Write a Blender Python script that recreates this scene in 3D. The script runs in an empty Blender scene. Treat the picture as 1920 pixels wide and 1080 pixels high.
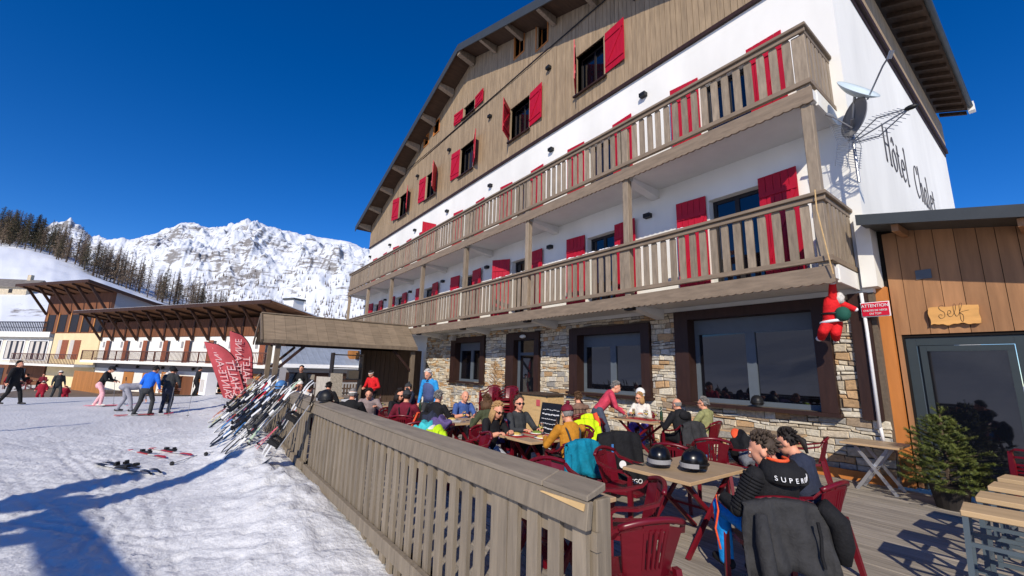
import bpy, bmesh, math, random
import numpy as np
from mathutils import Vector, Matrix
random.seed(7)
rng = np.random.default_rng(11)
SC = bpy.context.scene
COL = SC.collection
R = math.radians

# ------------------------------------------------------------------ camera
cam_d = bpy.data.cameras.new('camera')
cam = bpy.data.objects.new('camera', cam_d)
COL.objects.link(cam)
cam_d.sensor_width = 36.0
cam_d.lens = 14.70
cam_d.clip_start = 0.05
cam_d.clip_end = 20000
def cam_axes(yaw, pitch, roll):
    a, b, c = R(yaw), R(pitch), R(roll)
    f = Vector((math.sin(a)*math.cos(b), math.cos(a)*math.cos(b), math.sin(b)))
    r0 = Vector((math.cos(a), -math.sin(a), 0))
    u0 = r0.cross(f)
    return r0*math.cos(c)+u0*math.sin(c), -r0*math.sin(c)+u0*math.cos(c), f
_r, _u, _f = cam_axes(-53.397, 11.0998, 1.6011)
cam.matrix_world = Matrix(((_r.x, _u.x, -_f.x, 0.0), (_r.y, _u.y, -_f.y, 0.0), (_r.z, _u.z, -_f.z, 1.75), (0, 0, 0, 1)))
SC.camera = cam

# ------------------------------------------------------------------ sky and sun
SUN_DIR = Vector((-.88, 1.0, -.81)).normalized()      # the way the light travels
SUN_EL = math.asin(-SUN_DIR.z)
world = bpy.data.worlds.new('World')
SC.world = world
world.use_nodes = True
nt = world.node_tree
bg = nt.nodes['Background']
sky = nt.nodes.new('ShaderNodeTexSky')
sky.sky_type = 'NISHITA'
sky.sun_disc = False
sky.sun_elevation = SUN_EL
sky.sun_rotation = math.atan2(-SUN_DIR.x, -SUN_DIR.y)
sky.altitude = 2600
sky.air_density = 1.0
sky.dust_density = 0.0
sky.ozone_density = 4.0
hsv = nt.nodes.new('ShaderNodeHueSaturation')      # the deep, clean blue of high mountain air
hsv.inputs['Saturation'].default_value = 1.32
hsv.inputs['Value'].default_value = 1.75
hsv.inputs['Hue'].default_value = .512
nt.links.new(sky.outputs[0], hsv.inputs['Color'])
nt.links.new(hsv.outputs[0], bg.inputs[0])
bg.inputs[1].default_value = 0.085
sun_d = bpy.data.lights.new('sun', 'SUN')
sun_d.energy = 4.3
sun_d.angle = R(0.53)
sun_d.color = (1.0, 0.91, 0.77)
sun = bpy.data.objects.new('sun', sun_d)
COL.objects.link(sun)
sun.rotation_euler = SUN_DIR.to_track_quat('-Z', 'Y').to_euler()
sun.location = (10, -12, 20)
SC.view_settings.view_transform = 'Standard'
SC.view_settings.look = 'None'
SC.view_settings.exposure = 0.0
SC.view_settings.gamma = 1.0
SC.view_settings.use_curve_mapping = False
SC.cycles.max_bounces = 6
SC.cycles.diffuse_bounces = 2

# ------------------------------------------------------------------ materials
def lin(c):
    return tuple(((x/255)/12.92 if x/255 <= .04045 else ((x/255+.055)/1.055)**2.4) for x in c)
MATS = {}
def mat(name, rgb, rough=.65, var=.12, scale=6., stretch=(1, 1, 1), bump=0., objvar=0., spec=.35, metal=0., rgb2=None, coat=0., detail=4.):
    """one procedural material: base colour (0-255 picture value) broken up by noise, fine relief, a tint per object"""
    m = bpy.data.materials.new(name)
    m.use_nodes = True
    n, l = m.node_tree.nodes, m.node_tree.links
    b = n['Principled BSDF']
    b.inputs['Roughness'].default_value = rough
    b.inputs['Metallic'].default_value = metal
    b.inputs['Specular IOR Level'].default_value = spec
    if coat: b.inputs['Coat Weight'].default_value = coat
    c = lin(rgb)
    if var == 0 and not bump and not objvar and rgb2 is None:
        b.inputs['Base Color'].default_value = (*c, 1)
        MATS[name] = m
        return m
    geo = n.new('ShaderNodeNewGeometry')
    mp = n.new('ShaderNodeMapping'); mp.inputs['Scale'].default_value = stretch
    l.new(geo.outputs['Position'], mp.inputs[0])
    tx = n.new('ShaderNodeTexNoise'); tx.inputs['Scale'].default_value = scale; tx.inputs['Detail'].default_value = detail
    tx.inputs['Roughness'].default_value = .62
    l.new(mp.outputs[0], tx.inputs['Vector'])
    ramp = n.new('ShaderNodeValToRGB')
    e = ramp.color_ramp.elements
    c2 = lin(rgb2) if rgb2 else c
    lo = tuple(max(0, x*(1-var)) for x in c); hi = tuple(min(1, x*(1+var)) for x in c2)
    e[0].position = .3; e[0].color = (*lo, 1); e[1].position = .7; e[1].color = (*hi, 1)
    l.new(tx.outputs['Fac'], ramp.inputs[0])
    out = ramp.outputs[0]
    if objvar:
        oi = n.new('ShaderNodeObjectInfo')
        mr = n.new('ShaderNodeMapRange'); mr.inputs['To Min'].default_value = 1-objvar; mr.inputs['To Max'].default_value = 1+objvar
        l.new(oi.outputs['Random'], mr.inputs['Value'])
        mx = n.new('ShaderNodeVectorMath'); mx.operation = 'SCALE'
        l.new(out, mx.inputs[0]); l.new(mr.outputs[0], mx.inputs['Scale'])
        out = mx.outputs[0]
    l.new(out, b.inputs['Base Color'])
    if bump:
        bp = n.new('ShaderNodeBump'); bp.inputs['Strength'].default_value = bump; bp.inputs['Distance'].default_value = .02
        l.new(tx.outputs['Fac'], bp.inputs['Height']); l.new(bp.outputs[0], b.inputs['Normal'])
    MATS[name] = m
    return m

# ------------------------------------------------------------------ mesh builder
class MB:
    """collects shapes; build() links them as ONE mesh object"""
    def __init__(s): s.v = []; s.f = []; s.m = []
    def add(s, vs, fs, mi=0):
        o = len(s.v); s.v += [tuple(p) for p in vs]
        for f in fs: s.f.append(tuple(i+o for i in f)); s.m.append(mi)
        return s
    def hexa(s, p, mi=0):      # p: four bottom then four top, same winding
        return s.add(p, [(3, 2, 1, 0), (4, 5, 6, 7), (0, 1, 5, 4), (1, 2, 6, 5), (2, 3, 7, 6), (3, 0, 4, 7)], mi)
    def box(s, x0, y0, z0, x1, y1, z1, mi=0):
        x0, x1 = min(x0, x1), max(x0, x1); y0, y1 = min(y0, y1), max(y0, y1); z0, z1 = min(z0, z1), max(z0, z1)
        return s.hexa([(x0, y0, z0), (x1, y0, z0), (x1, y1, z0), (x0, y1, z0), (x0, y0, z1), (x1, y0, z1), (x1, y1, z1), (x0, y1, z1)], mi)
    def bar(s, p, q, w, h, up=(0, 0, 1), mi=0):    # a rectangular bar from p to q, w across, h along up
        p, q = Vector(p), Vector(q); d = (q-p).normalized(); up = Vector(up)
        sx = d.cross(up)
        if sx.length < 1e-4: sx = d.cross(Vector((0, 1, 0)))
        sx.normalize(); sy = sx.cross(d).normalized()
        a, b = sx*w/2, sy*h/2
        return s.hexa([p-a-b, p+a-b, p+a+b, p-a+b, q-a-b, q+a-b, q+a+b, q-a+b], mi)
    def tube(s, pts, r, n=8, mi=0, cap=True):
        pts = [Vector(p) for p in pts]
        r = [r]*len(pts) if not hasattr(r, '__len__') else list(r)
        rings = []; ref = None
        for i, p in enumerate(pts):
            d = (pts[min(i+1, len(pts)-1)]-pts[max(i-1, 0)]).normalized()
            if ref is None:
                ref = d.orthogonal().normalized()
            ref = (ref-d*ref.dot(d))
            if ref.length < 1e-5: ref = d.orthogonal()
            ref.normalize(); bi = d.cross(ref)
            rings.append([p+ref*math.cos(2*math.pi*k/n)*r[i]+bi*math.sin(2*math.pi*k/n)*r[i] for k in range(n)])
        return s.loft(rings, mi, cap)
    def loft(s, rings, mi=0, cap=True):
        n = len(rings[0]); vs = [p for rg in rings for p in rg]; fs = []
        for i in range(len(rings)-1):
            for k in range(n):
                k2 = (k+1) % n
                fs.append((i*n+k, i*n+k2, (i+1)*n+k2, (i+1)*n+k))
        if cap:
            fs.append(tuple(reversed(range(n)))); fs.append(tuple(range((len(rings)-1)*n, len(rings)*n)))
        return s.add(vs, fs, mi)
    def ell(s, c, rad, n=12, k=8, mi=0, M=None):
        vs = []; fs = []; c = Vector(c)
        def P(v):
            v = Vector((v[0]*rad[0], v[1]*rad[1], v[2]*rad[2]))
            return c+(M @ v if M else v)
        vs.append(P((0, 0, -1)))
        for j in range(1, k):
            t = math.pi*j/k
            for i in range(n):
                a = 2*math.pi*i/n
                vs.append(P((math.sin(t)*math.cos(a), math.sin(t)*math.sin(a), -math.cos(t))))
        vs.append(P((0, 0, 1)))
        for i in range(n): fs.append((0, 1+(i+1) % n, 1+i))
        for j in range(k-2):
            for i in range(n):
                a = 1+j*n+i; b = 1+j*n+(i+1) % n
                fs.append((a, b, b+n, a+n))
        top = len(vs)-1; o = 1+(k-2)*n
        for i in range(n): fs.append((o+i, o+(i+1) % n, top))
        return s.add(vs, fs, mi)
    def prism(s, poly, d, mi=0):       # planar polygon (3D points) pushed along d
        n = len(poly); d = Vector(d); a = [Vector(p) for p in poly]; b = [p+d for p in a]
        return s.add(a+b, [tuple(reversed(range(n))), tuple(range(n, 2*n))]+[(i, (i+1) % n, n+(i+1) % n, n+i) for i in range(n)], mi)
    def mesh(s, name, mats, off=(0, 0, 0), smooth=False):
        me = bpy.data.meshes.new(name)
        o = Vector(off)
        me.from_pydata([tuple(Vector(p)-o) for p in s.v], [], s.f)
        for m in (mats if isinstance(mats, (list, tuple)) else [mats]): me.materials.append(MATS[m] if isinstance(m, str) else m)
        if len(me.polygons):
            me.polygons.foreach_set('material_index', s.m)
            if smooth: me.polygons.foreach_set('use_smooth', [True]*len(me.polygons))
        me.update()
        bm = bmesh.new(); bm.from_mesh(me); bmesh.ops.recalc_face_normals(bm, faces=bm.faces); bm.to_mesh(me); bm.free()
        return me
    def build(s, name, mats, parent=None, at=None, smooth=False, bevel=0., world=True, **props):
        """world: the shape's coordinates are world ones; its origin is set at `at`"""
        pw = wloc(parent) if parent else Vector((0, 0, 0))
        if not world: pw = Vector((0, 0, 0))
        at = Vector(at) if at is not None else pw.copy()
        o = bpy.data.objects.new(name, s.mesh(name, mats, at, smooth))
        COL.objects.link(o)
        o.parent = parent
        o.location = at-pw
        if bevel:
            md = o.modifiers.new('bevel', 'BEVEL'); md.width = bevel; md.segments = 1; md.limit_method = 'ANGLE'; md.angle_limit = R(40)
        for k, v in props.items(): o[k] = v
        return o
def wloc(o):
    v = Vector((0, 0, 0))
    while o: v += o.location; o = o.parent
    return v
def tag(o, label=None, cat=None, group=None, kind=None):
    if label: o['label'] = label
    if cat: o['category'] = cat
    if group: o['group'] = group
    if kind: o['kind'] = kind
    return o
def thing(name, label, cat, loc=(0, 0, 0), rz=0., group=None):
    o = bpy.data.objects.new(name, None); COL.objects.link(o)
    o.empty_display_size = .2
    o.location = loc; o.rotation_euler = (0, 0, rz)
    return tag(o, label, cat, group)
def link_copy(o, parent=None, loc=None):
    c = o.copy(); COL.objects.link(c); c.parent = parent
    if loc is not None: c.location = loc
    return c
def kids(o): return [c for c in KIDS.get(o.name, [])]
KIDS = {}
def index_kids():
    KIDS.clear()
    for o in bpy.data.objects:
        if o.parent: KIDS.setdefault(o.parent.name, []).append(o)
def copy_tree(o, parent=None):
    c = o.copy(); COL.objects.link(c); c.parent = parent
    for ch in KIDS.get(o.name, []): copy_tree(ch, c)
    return c
def place(o, loc, rz, label=None, group=None):
    o.location = loc; o.rotation_euler = (0, 0, rz)
    if label: o['label'] = label
    if group: o['group'] = group
    return o

# value noise in numpy
def vnoise(x, y, seed=0):
    xi = np.floor(x).astype(np.int64); yi = np.floor(y).astype(np.int64); xf = x-xi; yf = y-yi
    def h(a, b):
        n = (a*374761393+b*668265263+seed*1442695041) & 0xffffffff
        n = ((n ^ (n >> 13))*1274126177) & 0xffffffff
        return ((n ^ (n >> 16)) & 0xffff)/65535.0
    u = xf*xf*(3-2*xf); v = yf*yf*(3-2*yf)
    return (h(xi, yi)*(1-u)+h(xi+1, yi)*u)*(1-v)+(h(xi, yi+1)*(1-u)+h(xi+1, yi+1)*u)*v
def fbm(x, y, o=4, seed=0):
    t = 0; a = 1; s = 0
    for i in range(o):
        t = t+a*vnoise(x*2**i, y*2**i, seed+i); s += a; a *= .5
    return t/s
def ridged(x, y, o=5, seed=0):
    t = 0; a = 1; s = 0
    for i in range(o):
        t = t+a*(1-np.abs(2*vnoise(x*2**i, y*2**i, seed+i)-1)); s += a; a *= .52
    return t/s
def text_mesh(body, size, depth=.01, align='CENTER', shear=0., space=1.0):
    cu = bpy.data.curves.new('text', 'FONT'); cu.body = body; cu.size = size; cu.extrude = depth; cu.align_x = align; cu.align_y = 'CENTER'
    cu.shear = shear; cu.space_character = space
    o = bpy.data.objects.new('text', cu); COL.objects.link(o)
    dg = bpy.context.evaluated_depsgraph_get()
    me = bpy.data.meshes.new_from_object(o.evaluated_get(dg))
    bpy.data.objects.remove(o); bpy.data.curves.remove(cu)
    return me
def text_obj(name, body, size, m, parent, M, depth=.004, sx=1., **kw):
    me = text_mesh(body, size, depth, **kw)
    me.materials.clear(); me.materials.append(MATS[m])
    me.transform(Matrix.Diagonal((sx, 1, 1, 1)))
    me.transform(M)
    if M.determinant()*sx < 0: me.flip_normals()
    o = bpy.data.objects.new(name, me); COL.objects.link(o); o.parent = parent
    return o
def frame3(o, ex, ey):     # matrix from a plane's origin, its x and y directions
    ex = Vector(ex).normalized(); ey = Vector(ey).normalized(); ez = ex.cross(ey)
    return Matrix(((ex.x, ey.x, ez.x, o[0]), (ex.y, ey.y, ez.y, o[1]), (ex.z, ey.z, ez.z, o[2]), (0, 0, 0, 1)))

# ------------------------------------------------------------------ the palette
mat('white_render', (236, 234, 226), .85, .09, .55, (1, 1, .35), .2)
mat('soffit_white', (226, 224, 218), .85, .04, 2.)
mat('gable_board', (154, 133, 106), .75, .24, 9, (1, 1, .12), .25, .1)
mat('balcony_wood', (136, 119, 100), .7, .2, 14, (.18, 1, 1), .25, .06)
mat('picket_wood', (144, 129, 110), .7, .26, 14, (1, 1, .18), .35, .17)
mat('fence_wood', (133, 121, 104), .72, .22, 18, (1, 1, .12), .35, .12)
mat('fence_cap_wood', (130, 119, 104), .7, .22, 18, (.1, 1, 1), .3, .05)
mat('raw_wood', (206, 172, 120), .7, .15, 20, (.15, 1, 1), .2)
mat('dark_timber', (52, 33, 27), .55, .25, 10, (1, 1, .2), .2)
mat('backing_dark', (24, 18, 14), .9, .0)
mat('shutter_red', (178, 18, 44), .5, .1, 8, (1, 1, .3), .1, .08)
mat('dark_frame', (40, 36, 36), .5, .1)
mat('grey_frame', (92, 100, 108), .45, .06)
mat('door_frame', (56, 64, 66), .45, .05)
mat('slate_metal', (62, 66, 68), .5, .1, 3)
mat('roof_grey', (74, 76, 74), .55, .12, 4)
mat('soffit_board', (76, 58, 44), .8, .25, 10, (1, .2, 1), .2, .12)
mat('plaster_grey', (176, 172, 166), .85, .06)
mat('lamp_black', (30, 30, 31), .45, .05)
mat('lens_white', (228, 228, 224), .4, .03)
mat('mortar', (104, 92, 78), .95, .2, 20, bump=.4)
STONES = ['stone_tan', 'stone_ochre', 'stone_grey', 'stone_cream', 'stone_brown', 'stone_pale']
for nm, c in zip(STONES, [(190, 176, 152), (186, 152, 112), (160, 156, 148), (208, 198, 176), (150, 132, 110), (202, 195, 180)]):
    mat(nm, c, .9, .28, 16, (1, 1, 1.6), .6, .14)
mat('self_board', (164, 120, 82), .65, .2, 7, (1, 1, .12), .15, .12)
mat('orange_board', (196, 124, 62), .6, .14, 6, (1, 1, .15), .12)
mat('deck_board', (154, 145, 132), .8, .34, 22, (.06, 1, 1), .5, .16)
mat('pale_wood', (198, 168, 126), .6, .12, 9, (.2, 1, 1), .1)
mat('ink_dark', (48, 34, 28), .6, .0)
mat('sign_red', (206, 22, 52), .45, .04)
mat('white_paint', (236, 236, 236), .5, .02)
mat('snow_clump', (236, 238, 242), .7, .03, 12, bump=.3)
def glass(name, tint=(10, 12, 16), rough=.02):
    m = mat(name, tint, rough, 0, spec=.8, coat=.45)
    m.node_tree.nodes['Principled BSDF'].inputs['Coat Roughness'].default_value = .01
    return m
glass('window_glass', (8, 11, 20)); glass('door_glass', (12, 15, 22), .03)
mat('curtain', (196, 190, 182), .9, .2, 10, (1, 1, .05))
# ================================================================== THE HOTEL
W = 9.70                        # plane of the long front
XL, XR = -31.6, -2.05
RX, RZ, SL = -16.9, 17.86, .37  # ridge, underside of the roof at the ridge, slope
def roof_z(x): return RZ-SL*abs(x-RX)
hotel = thing('hotel', 'large chalet hotel with wooden gable, red shutters and two long balconies', 'hotel', (-16.9, W, 0))

def wall_boxes(mb, x0, x1, z0, z1, holes, y0, y1, mi=0):
    xs = sorted({x0, x1, *[h[0] for h in holes if x0 < h[0] < x1], *[h[1] for h in holes if x0 < h[1] < x1]})
    for a, b in zip(xs, xs[1:]):
        c = (a+b)/2; cuts = sorted((h[2], h[3]) for h in holes if h[0] < c < h[1]); z = z0
        for p, q in cuts:
            if p > z+1e-4: mb.box(a, y0, z, b, y1, p, mi)
            z = max(z, q)
        if z < z1-1e-4: mb.box(a, y0, z, b, y1, z1, mi)

# --- white storeys with their balcony doors
BAY = 4.08; BAYS = [-4.38-BAY*k for k in range(7)]          # door centres
holes = []
for c in BAYS:
    holes += [(c-.58, c+.58, 3.62, 6.02), (c-.58, c+.58, 7.0, 9.25)]
mb = MB(); wall_boxes(mb, XL, XR, 3.32, 10.66, holes, W, W+.32)
mb.box(XR-.3, W+.323, 3.32, XR, 23.0, 10.66); mb.box(XL, W+.323, 3.32, XL+.3, 23.0, 10.66); mb.box(XL+.303, 22.7, 3.32, XR-.303, 23.0, 10.66)
mb.box(XL, W+.003, 0, -20.4, W+.3, 3.317); mb.box(XL, W+.303, 0, XL+.3, 23, 3.317); mb.box(XR-.3, W+.4, 0, XR, 23, 3.317)
wall = mb.build('wall', 'white_render', hotel)
for c in BAYS:
    for z0, z1 in ((3.62, 6.02), (7.0, 9.25)):
        d = MB(); x0, x1 = c-.575, c+.575; y = W+.2
        d.box(x0, y, z0, x0+.08, y+.08, z1); d.box(x1-.08, y, z0, x1, y+.08, z1); d.box(x0+.082, y, z1-.09, x1-.082, y+.08, z1)
        d.box(c-.05, y, z0+.002, c+.05, y+.08, z1-.092); d.box(x0+.082, y, z0+.002, c-.052, y+.08, z0+.3); d.box(c+.052, y, z0+.002, x1-.082, y+.08, z0+.3)
        door = d.build('balcony_door', 'dark_frame', hotel, at=(c, y, z0))
        for a, b in ((x0+.082, c-.052), (c+.052, x1-.082)):
            MB().box(a, y+.03, z0+.302, b, y+.045, z1-.092).build('pane', 'window_glass', door, at=((a+b)/2, y+.03, z0+.3))

# --- shutters: boards with gaps, two ledges and a brace
def shutter_mesh(w, h, brace=True):
    m = MB(); n = max(3, round(w/.16)); bw = w/n
    for i in range(n): m.box(i*bw+.005, 0, 0, (i+1)*bw-.005, .03, h)
    m.box(.02, -.026, h*.14, w-.02, 0, h*.14+.1); m.box(.02, -.026, h*.8, w-.02, 0, h*.8+.1)
    if brace: m.bar((.08, -.012, h*.14+.12), (w-.08, -.012, h*.8-.02), .022, .09, (-(h*.66), 0, w))
    return m
def put_shutter(me, hx, z, w, left, ang):
    """hinged at hx on the wall; ang 0 lies open flat on the wall, 90 stands straight out"""
    o = bpy.data.objects.new('shutter', me); COL.objects.link(o); o.parent = hotel
    o.location = Vector((hx, W-.075, z))-wloc(hotel)
    o.rotation_euler = (0, 0, 0)
    if left: # panel reaches to the left of the hinge
        o.rotation_euler.z = R(ang)
        for_m = o
    else:
        o.rotation_euler.z = -R(ang)
    return o
sm_r = {}
def shutter(hx, z, w, h, left, ang=4):
    k = (round(w, 2), round(h, 2), left)
    if k not in sm_r:
        m = shutter_mesh(w, h)
        if left: m.v = [(x-w, y, zz) for x, y, zz in m.v]
        sm_r[k] = m.mesh('shutter', 'shutter_red')
    return put_shutter(sm_r[k], hx, z, w, left, ang)
for i, c in enumerate(BAYS):
    shutter(c-.62, 3.72, .78, 2.42, True, 30 if i == 2 else random.uniform(2, 7)); shutter(c+.6, 3.72, .78, 2.42, False, random.uniform(2, 8))
    shutter(c-.62, 7.1, .78, 2.38, True, random.uniform(2, 7)); shutter(c+.6, 7.1, .78, 2.38, False, 95 if i == 4 else random.uniform(2, 8))
GW = []     # gable window openings
for c, al, ar in ((-8.78, 132, 5), (-12.78, 125, 6), (-17.15, 4, 27), (-21.2, 4, 40), (-25.3, 10, 24)):
    w = .66
    GW.append((c-w, c+w, 11.45, 12.98)); shutter(c-w-.02, 11.5, .84, 1.52, True, al); shutter(c+w+.02, 11.5, .84, 1.52, False, ar)
c = -17.15; GW.append((c-.56, c+.56, 14.68, 15.28)); shutter(c-.6, 14.66, .85, .68, True, 5); shutter(c+.6, 14.66, .85, .68, False, 5)
SMALL = [(-11.76, -11.06, 14.82, 16.08), (-13.3, -12.62, 15.42, 16.55), (-21.3, -20.6, 15.40, 16.2), (-22.62, -21.98, 15.2, 15.85)]
GW += SMALL
# --- gable backing wall and the boards
mb = MB()
def gable_piece(mb, a, b, z0, y0, y1):
    mb.hexa([(a, y0, z0), (b, y0, z0), (b, y1, z0), (a, y1, z0), (a, y0, roof_z(a)), (b, y0, roof_z(b)), (b, y1, roof_z(b)), (a, y1, roof_z(a))])
def gable_strip(mb, a, b, z0, y0, y1, z1=None):
    c = (a+b)/2; z = z0; top = min(roof_z(a), roof_z(b))
    for h in sorted((h for h in GW if h[0] < c < h[1]), key=lambda h: h[2]):
        if z1 is not None and h[2] >= z1: continue
        if h[3] <= z: continue
        if h[2] > z: mb.box(a, y0, z, b, y1, h[2])
        z = h[3]
    if z1 is None or z1 > top:
        if z < top: gable_piece(mb, a, b, z, y0, y1)
    elif z < z1: mb.box(a, y0, z, b, y1, z1)
xs = sorted({XL, XR, RX, *[h[0] for h in GW], *[h[1] for h in GW]})
for a, b in zip(xs, xs[1:]): gable_strip(mb, a, b, 10.66, W+.02, W+.3)
gback = mb.build('gable_wall', 'backing_dark', hotel)
clad = MB().box(XL, W-.09, 10.60, XR+.06, W-.002, 10.70).build('wood_cladding', 'dark_timber', hotel, at=(RX, W, 10.6))
n = 178; pw = (XR-XL)/n
for lo, hi in ((10.702, 14.42), (14.46, None)):
    for i in range(n):
        a, b = XL+i*pw+.006, XL+(i+1)*pw-.006
        if roof_z(a) < lo+.15 or roof_z(b) < lo+.15: continue
        m = MB(); off = random.uniform(-.006, .006); gable_strip(m, a, b, lo, W-.04+off, W+.018, hi)
        for q in range(0, len(m.v), 8):
            p_ = MB(); p_.hexa(m.v[q:q+8]); p_.build('plank', 'gable_board', clad, at=((a+b)/2, W, m.v[q][2]))
MB().box(XL+9, W-.07, 14.423, XR-9, W+.015, 14.458).build('ledge', 'dark_timber', clad, at=(RX, W, 14.44))
mb = MB().tube([(-26.4, W-.09, 14.62), (-20, W-.09, 14.47), (-14, W-.09, 14.4), (-7.0, W-.09, 14.3)], .02, 6)
mb.build('cable', 'lamp_black', hotel)
# gable windows: lining, frame, pane, sill
for a, b, z0, z1 in GW:
    small = (a, b, z0, z1) in SMALL
    m = MB(); t = .04; y0, y1 = W-.075, W+.3
    m.box(a-t, y0, z0-t, a, y1, z1+t); m.box(b, y0, z0-t, b+t, y1, z1+t); m.box(a, y0, z1, b, y1, z1+t); m.box(a, y0, z0-t, b, y1, z0)
    wn = m.build('window', 'orange_board' if small else 'gable_board', hotel, at=((a+b)/2, W, z0))
    if not small:
        MB().box(a-.1, W-.16, z0-.1, b+.1, W-.078, z0-.042).build('sill', 'dark_timber', wn, at=((a+b)/2, W, z0))
    f = MB(); y = W+.2; c = (a+b)/2
    f.box(a+.002, y, z0+.002, a+.06, y+.06, z1-.002); f.box(b-.06, y, z0+.002, b-.002, y+.06, z1-.002); f.box(a+.062, y, z1-.06, b-.062, y+.06, z1-.002); f.box(a+.062, y, z0+.002, b-.062, y+.06, z0+.06)
    if not small: f.box(c-.03, y, z0+.062, c+.03, y+.06, z1-.062)
    f.build('frame', 'orange_board' if small else 'dark_frame', wn, at=(c, y, z0))
    MB().box(a+.062, y+.025, z0+.062, (b if small else c)-.062+(0 if small else .03), y+.035, z1-.062).build('pane', 'window_glass', wn, at=(c, y, z0))
    if not small: MB().box(c+.032, y+.025, z0+.062, b-.062, y+.035, z1-.062).build('pane', 'window_glass', wn, at=(c, y, z0))
# --- roof
VY, BY, EL, ER = 8.70, 22.6, -32.35, -1.17
def roof_slab(x0, x1, d0, d1, y0, y1):
    z = lambda x: roof_z(x)
    return [(x0, y0, z(x0)+d0), (x1, y0, z(x1)+d0), (x1, y1, z(x1)+d0), (x0, y1, z(x0)+d0), (x0, y0, z(x0)+d1), (x1, y0, z(x1)+d1), (x1, y1, z(x1)+d1), (x0, y1, z(x0)+d1)]
m = MB(); m.hexa(roof_slab(EL, RX, .08, .24, VY, BY)); m.hexa(roof_slab(RX, ER, .08, .24, VY, BY))
roof = m.build('roof', 'roof_grey', hotel, at=(RX, VY, RZ))
m = MB(); m.hexa(roof_slab(EL-.02, RX, -.14, .27, VY-.045, VY-.003)); m.hexa(roof_slab(RX, ER+.02, -.14, .27, VY-.045, VY-.003))
m.build('verge_board', 'slate_metal', roof, at=(RX, VY, RZ))
m = MB(); m.hexa(roof_slab(EL+.02, RX-.002, .02, .077, VY, BY-.02)); m.hexa(roof_slab(RX+.002, ER-.02, .02, .077, VY, BY-.02))
m.build('soffit', 'soffit_board', roof, at=(RX, VY, RZ))
for k in range(15):
    if k == 7: continue
    x = RX+(k-7)*2.1
    z = roof_z(x)-.02
    m = MB(); s = SL if x < RX else -SL
    def pz(xx): return z+s*(xx-x)
    # purlin end cut on the slant
    m.add([(x-.1, VY+.02, pz(x-.1)-.14), (x+.1, VY+.02, pz(x+.1)-.14), (x+.1, VY+.02, pz(x+.1)+.035), (x-.1, VY+.02, pz(x-.1)+.035),
           (x-.1, W-.1, pz(x-.1)-.34), (x+.1, W-.1, pz(x+.1)-.34), (x+.1, W-.1, pz(x+.1)+.035), (x-.1, W-.1, pz(x-.1)+.035)],
          [(0, 1, 2, 3), (7, 6, 5, 4), (0, 4, 5, 1), (1, 5, 6, 2), (2, 6, 7, 3), (3, 7, 4, 0)])
    m.build('purlin', 'picket_wood', hotel, at=(x, W, z))
m = MB(); m.add([(RX-.13, VY+.02, RZ-.3), (RX+.13, VY+.02, RZ-.3), (RX+.13, VY+.02, RZ-.04), (RX-.13, VY+.02, RZ-.04), (RX-.13, W-.1, RZ-.5), (RX+.13, W-.1, RZ-.5), (RX+.13, W-.1, RZ-.04), (RX-.13, W-.1, RZ-.04)],
          [(0, 1, 2, 3), (7, 6, 5, 4), (0, 4, 5, 1), (1, 5, 6, 2), (2, 6, 7, 3), (3, 7, 4, 0)])
m.build('purlin', 'picket_wood', hotel, at=(RX, W, RZ))
# eave on the right: rafters and gutter
for k in range(24):
    y = VY+.35+k*.59
    m = MB(); xa, xb = XR+.07, ER-.08
    m.hexa([(xa, y, roof_z(xa)-.12), (xb, y, roof_z(xb)-.12), (xb, y+.09, roof_z(xb)-.12), (xa, y+.09, roof_z(xa)-.12), (xa, y, roof_z(xa)+.018), (xb, y, roof_z(xb)+.018), (xb, y+.09, roof_z(xb)+.018), (xa, y+.09, roof_z(xa)+.018)])
    m.build('rafter', 'soffit_board', roof, at=(xa, y, roof_z(xa)))
gz = roof_z(ER)+.05
MB().tube([(ER+.06, VY, gz), (ER+.06, BY-.35, gz-.03)], .075, 10).build('gutter', 'slate_metal', roof, at=(ER, VY, gz), smooth=True)
MB().box(ER-.02, BY-.345, gz-.2, ER+.16, BY-.05, gz+.15).build('gutter_end', 'white_render', roof, at=(ER, BY, gz))
# --- wood band on the side wall
m = MB(); m.box(XR+.002, W-.09, 10.86, XR+.07, 22.9, 11.98)
band = m.build('side_band', 'gable_board', hotel, at=(XR, W, 10.9))
MB().box(XR+.002, W-.1, 10.70, XR+.1, 22.95, 10.858).build('band_board', 'dark_timber', band, at=(XR, W, 10.8))
MB().box(XR+.002, W+.3, 10.56, XR+.03, 22.9, 10.698, 0).build('band_trim', 'dark_timber', band, at=(XR, W, 10.7))

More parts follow.
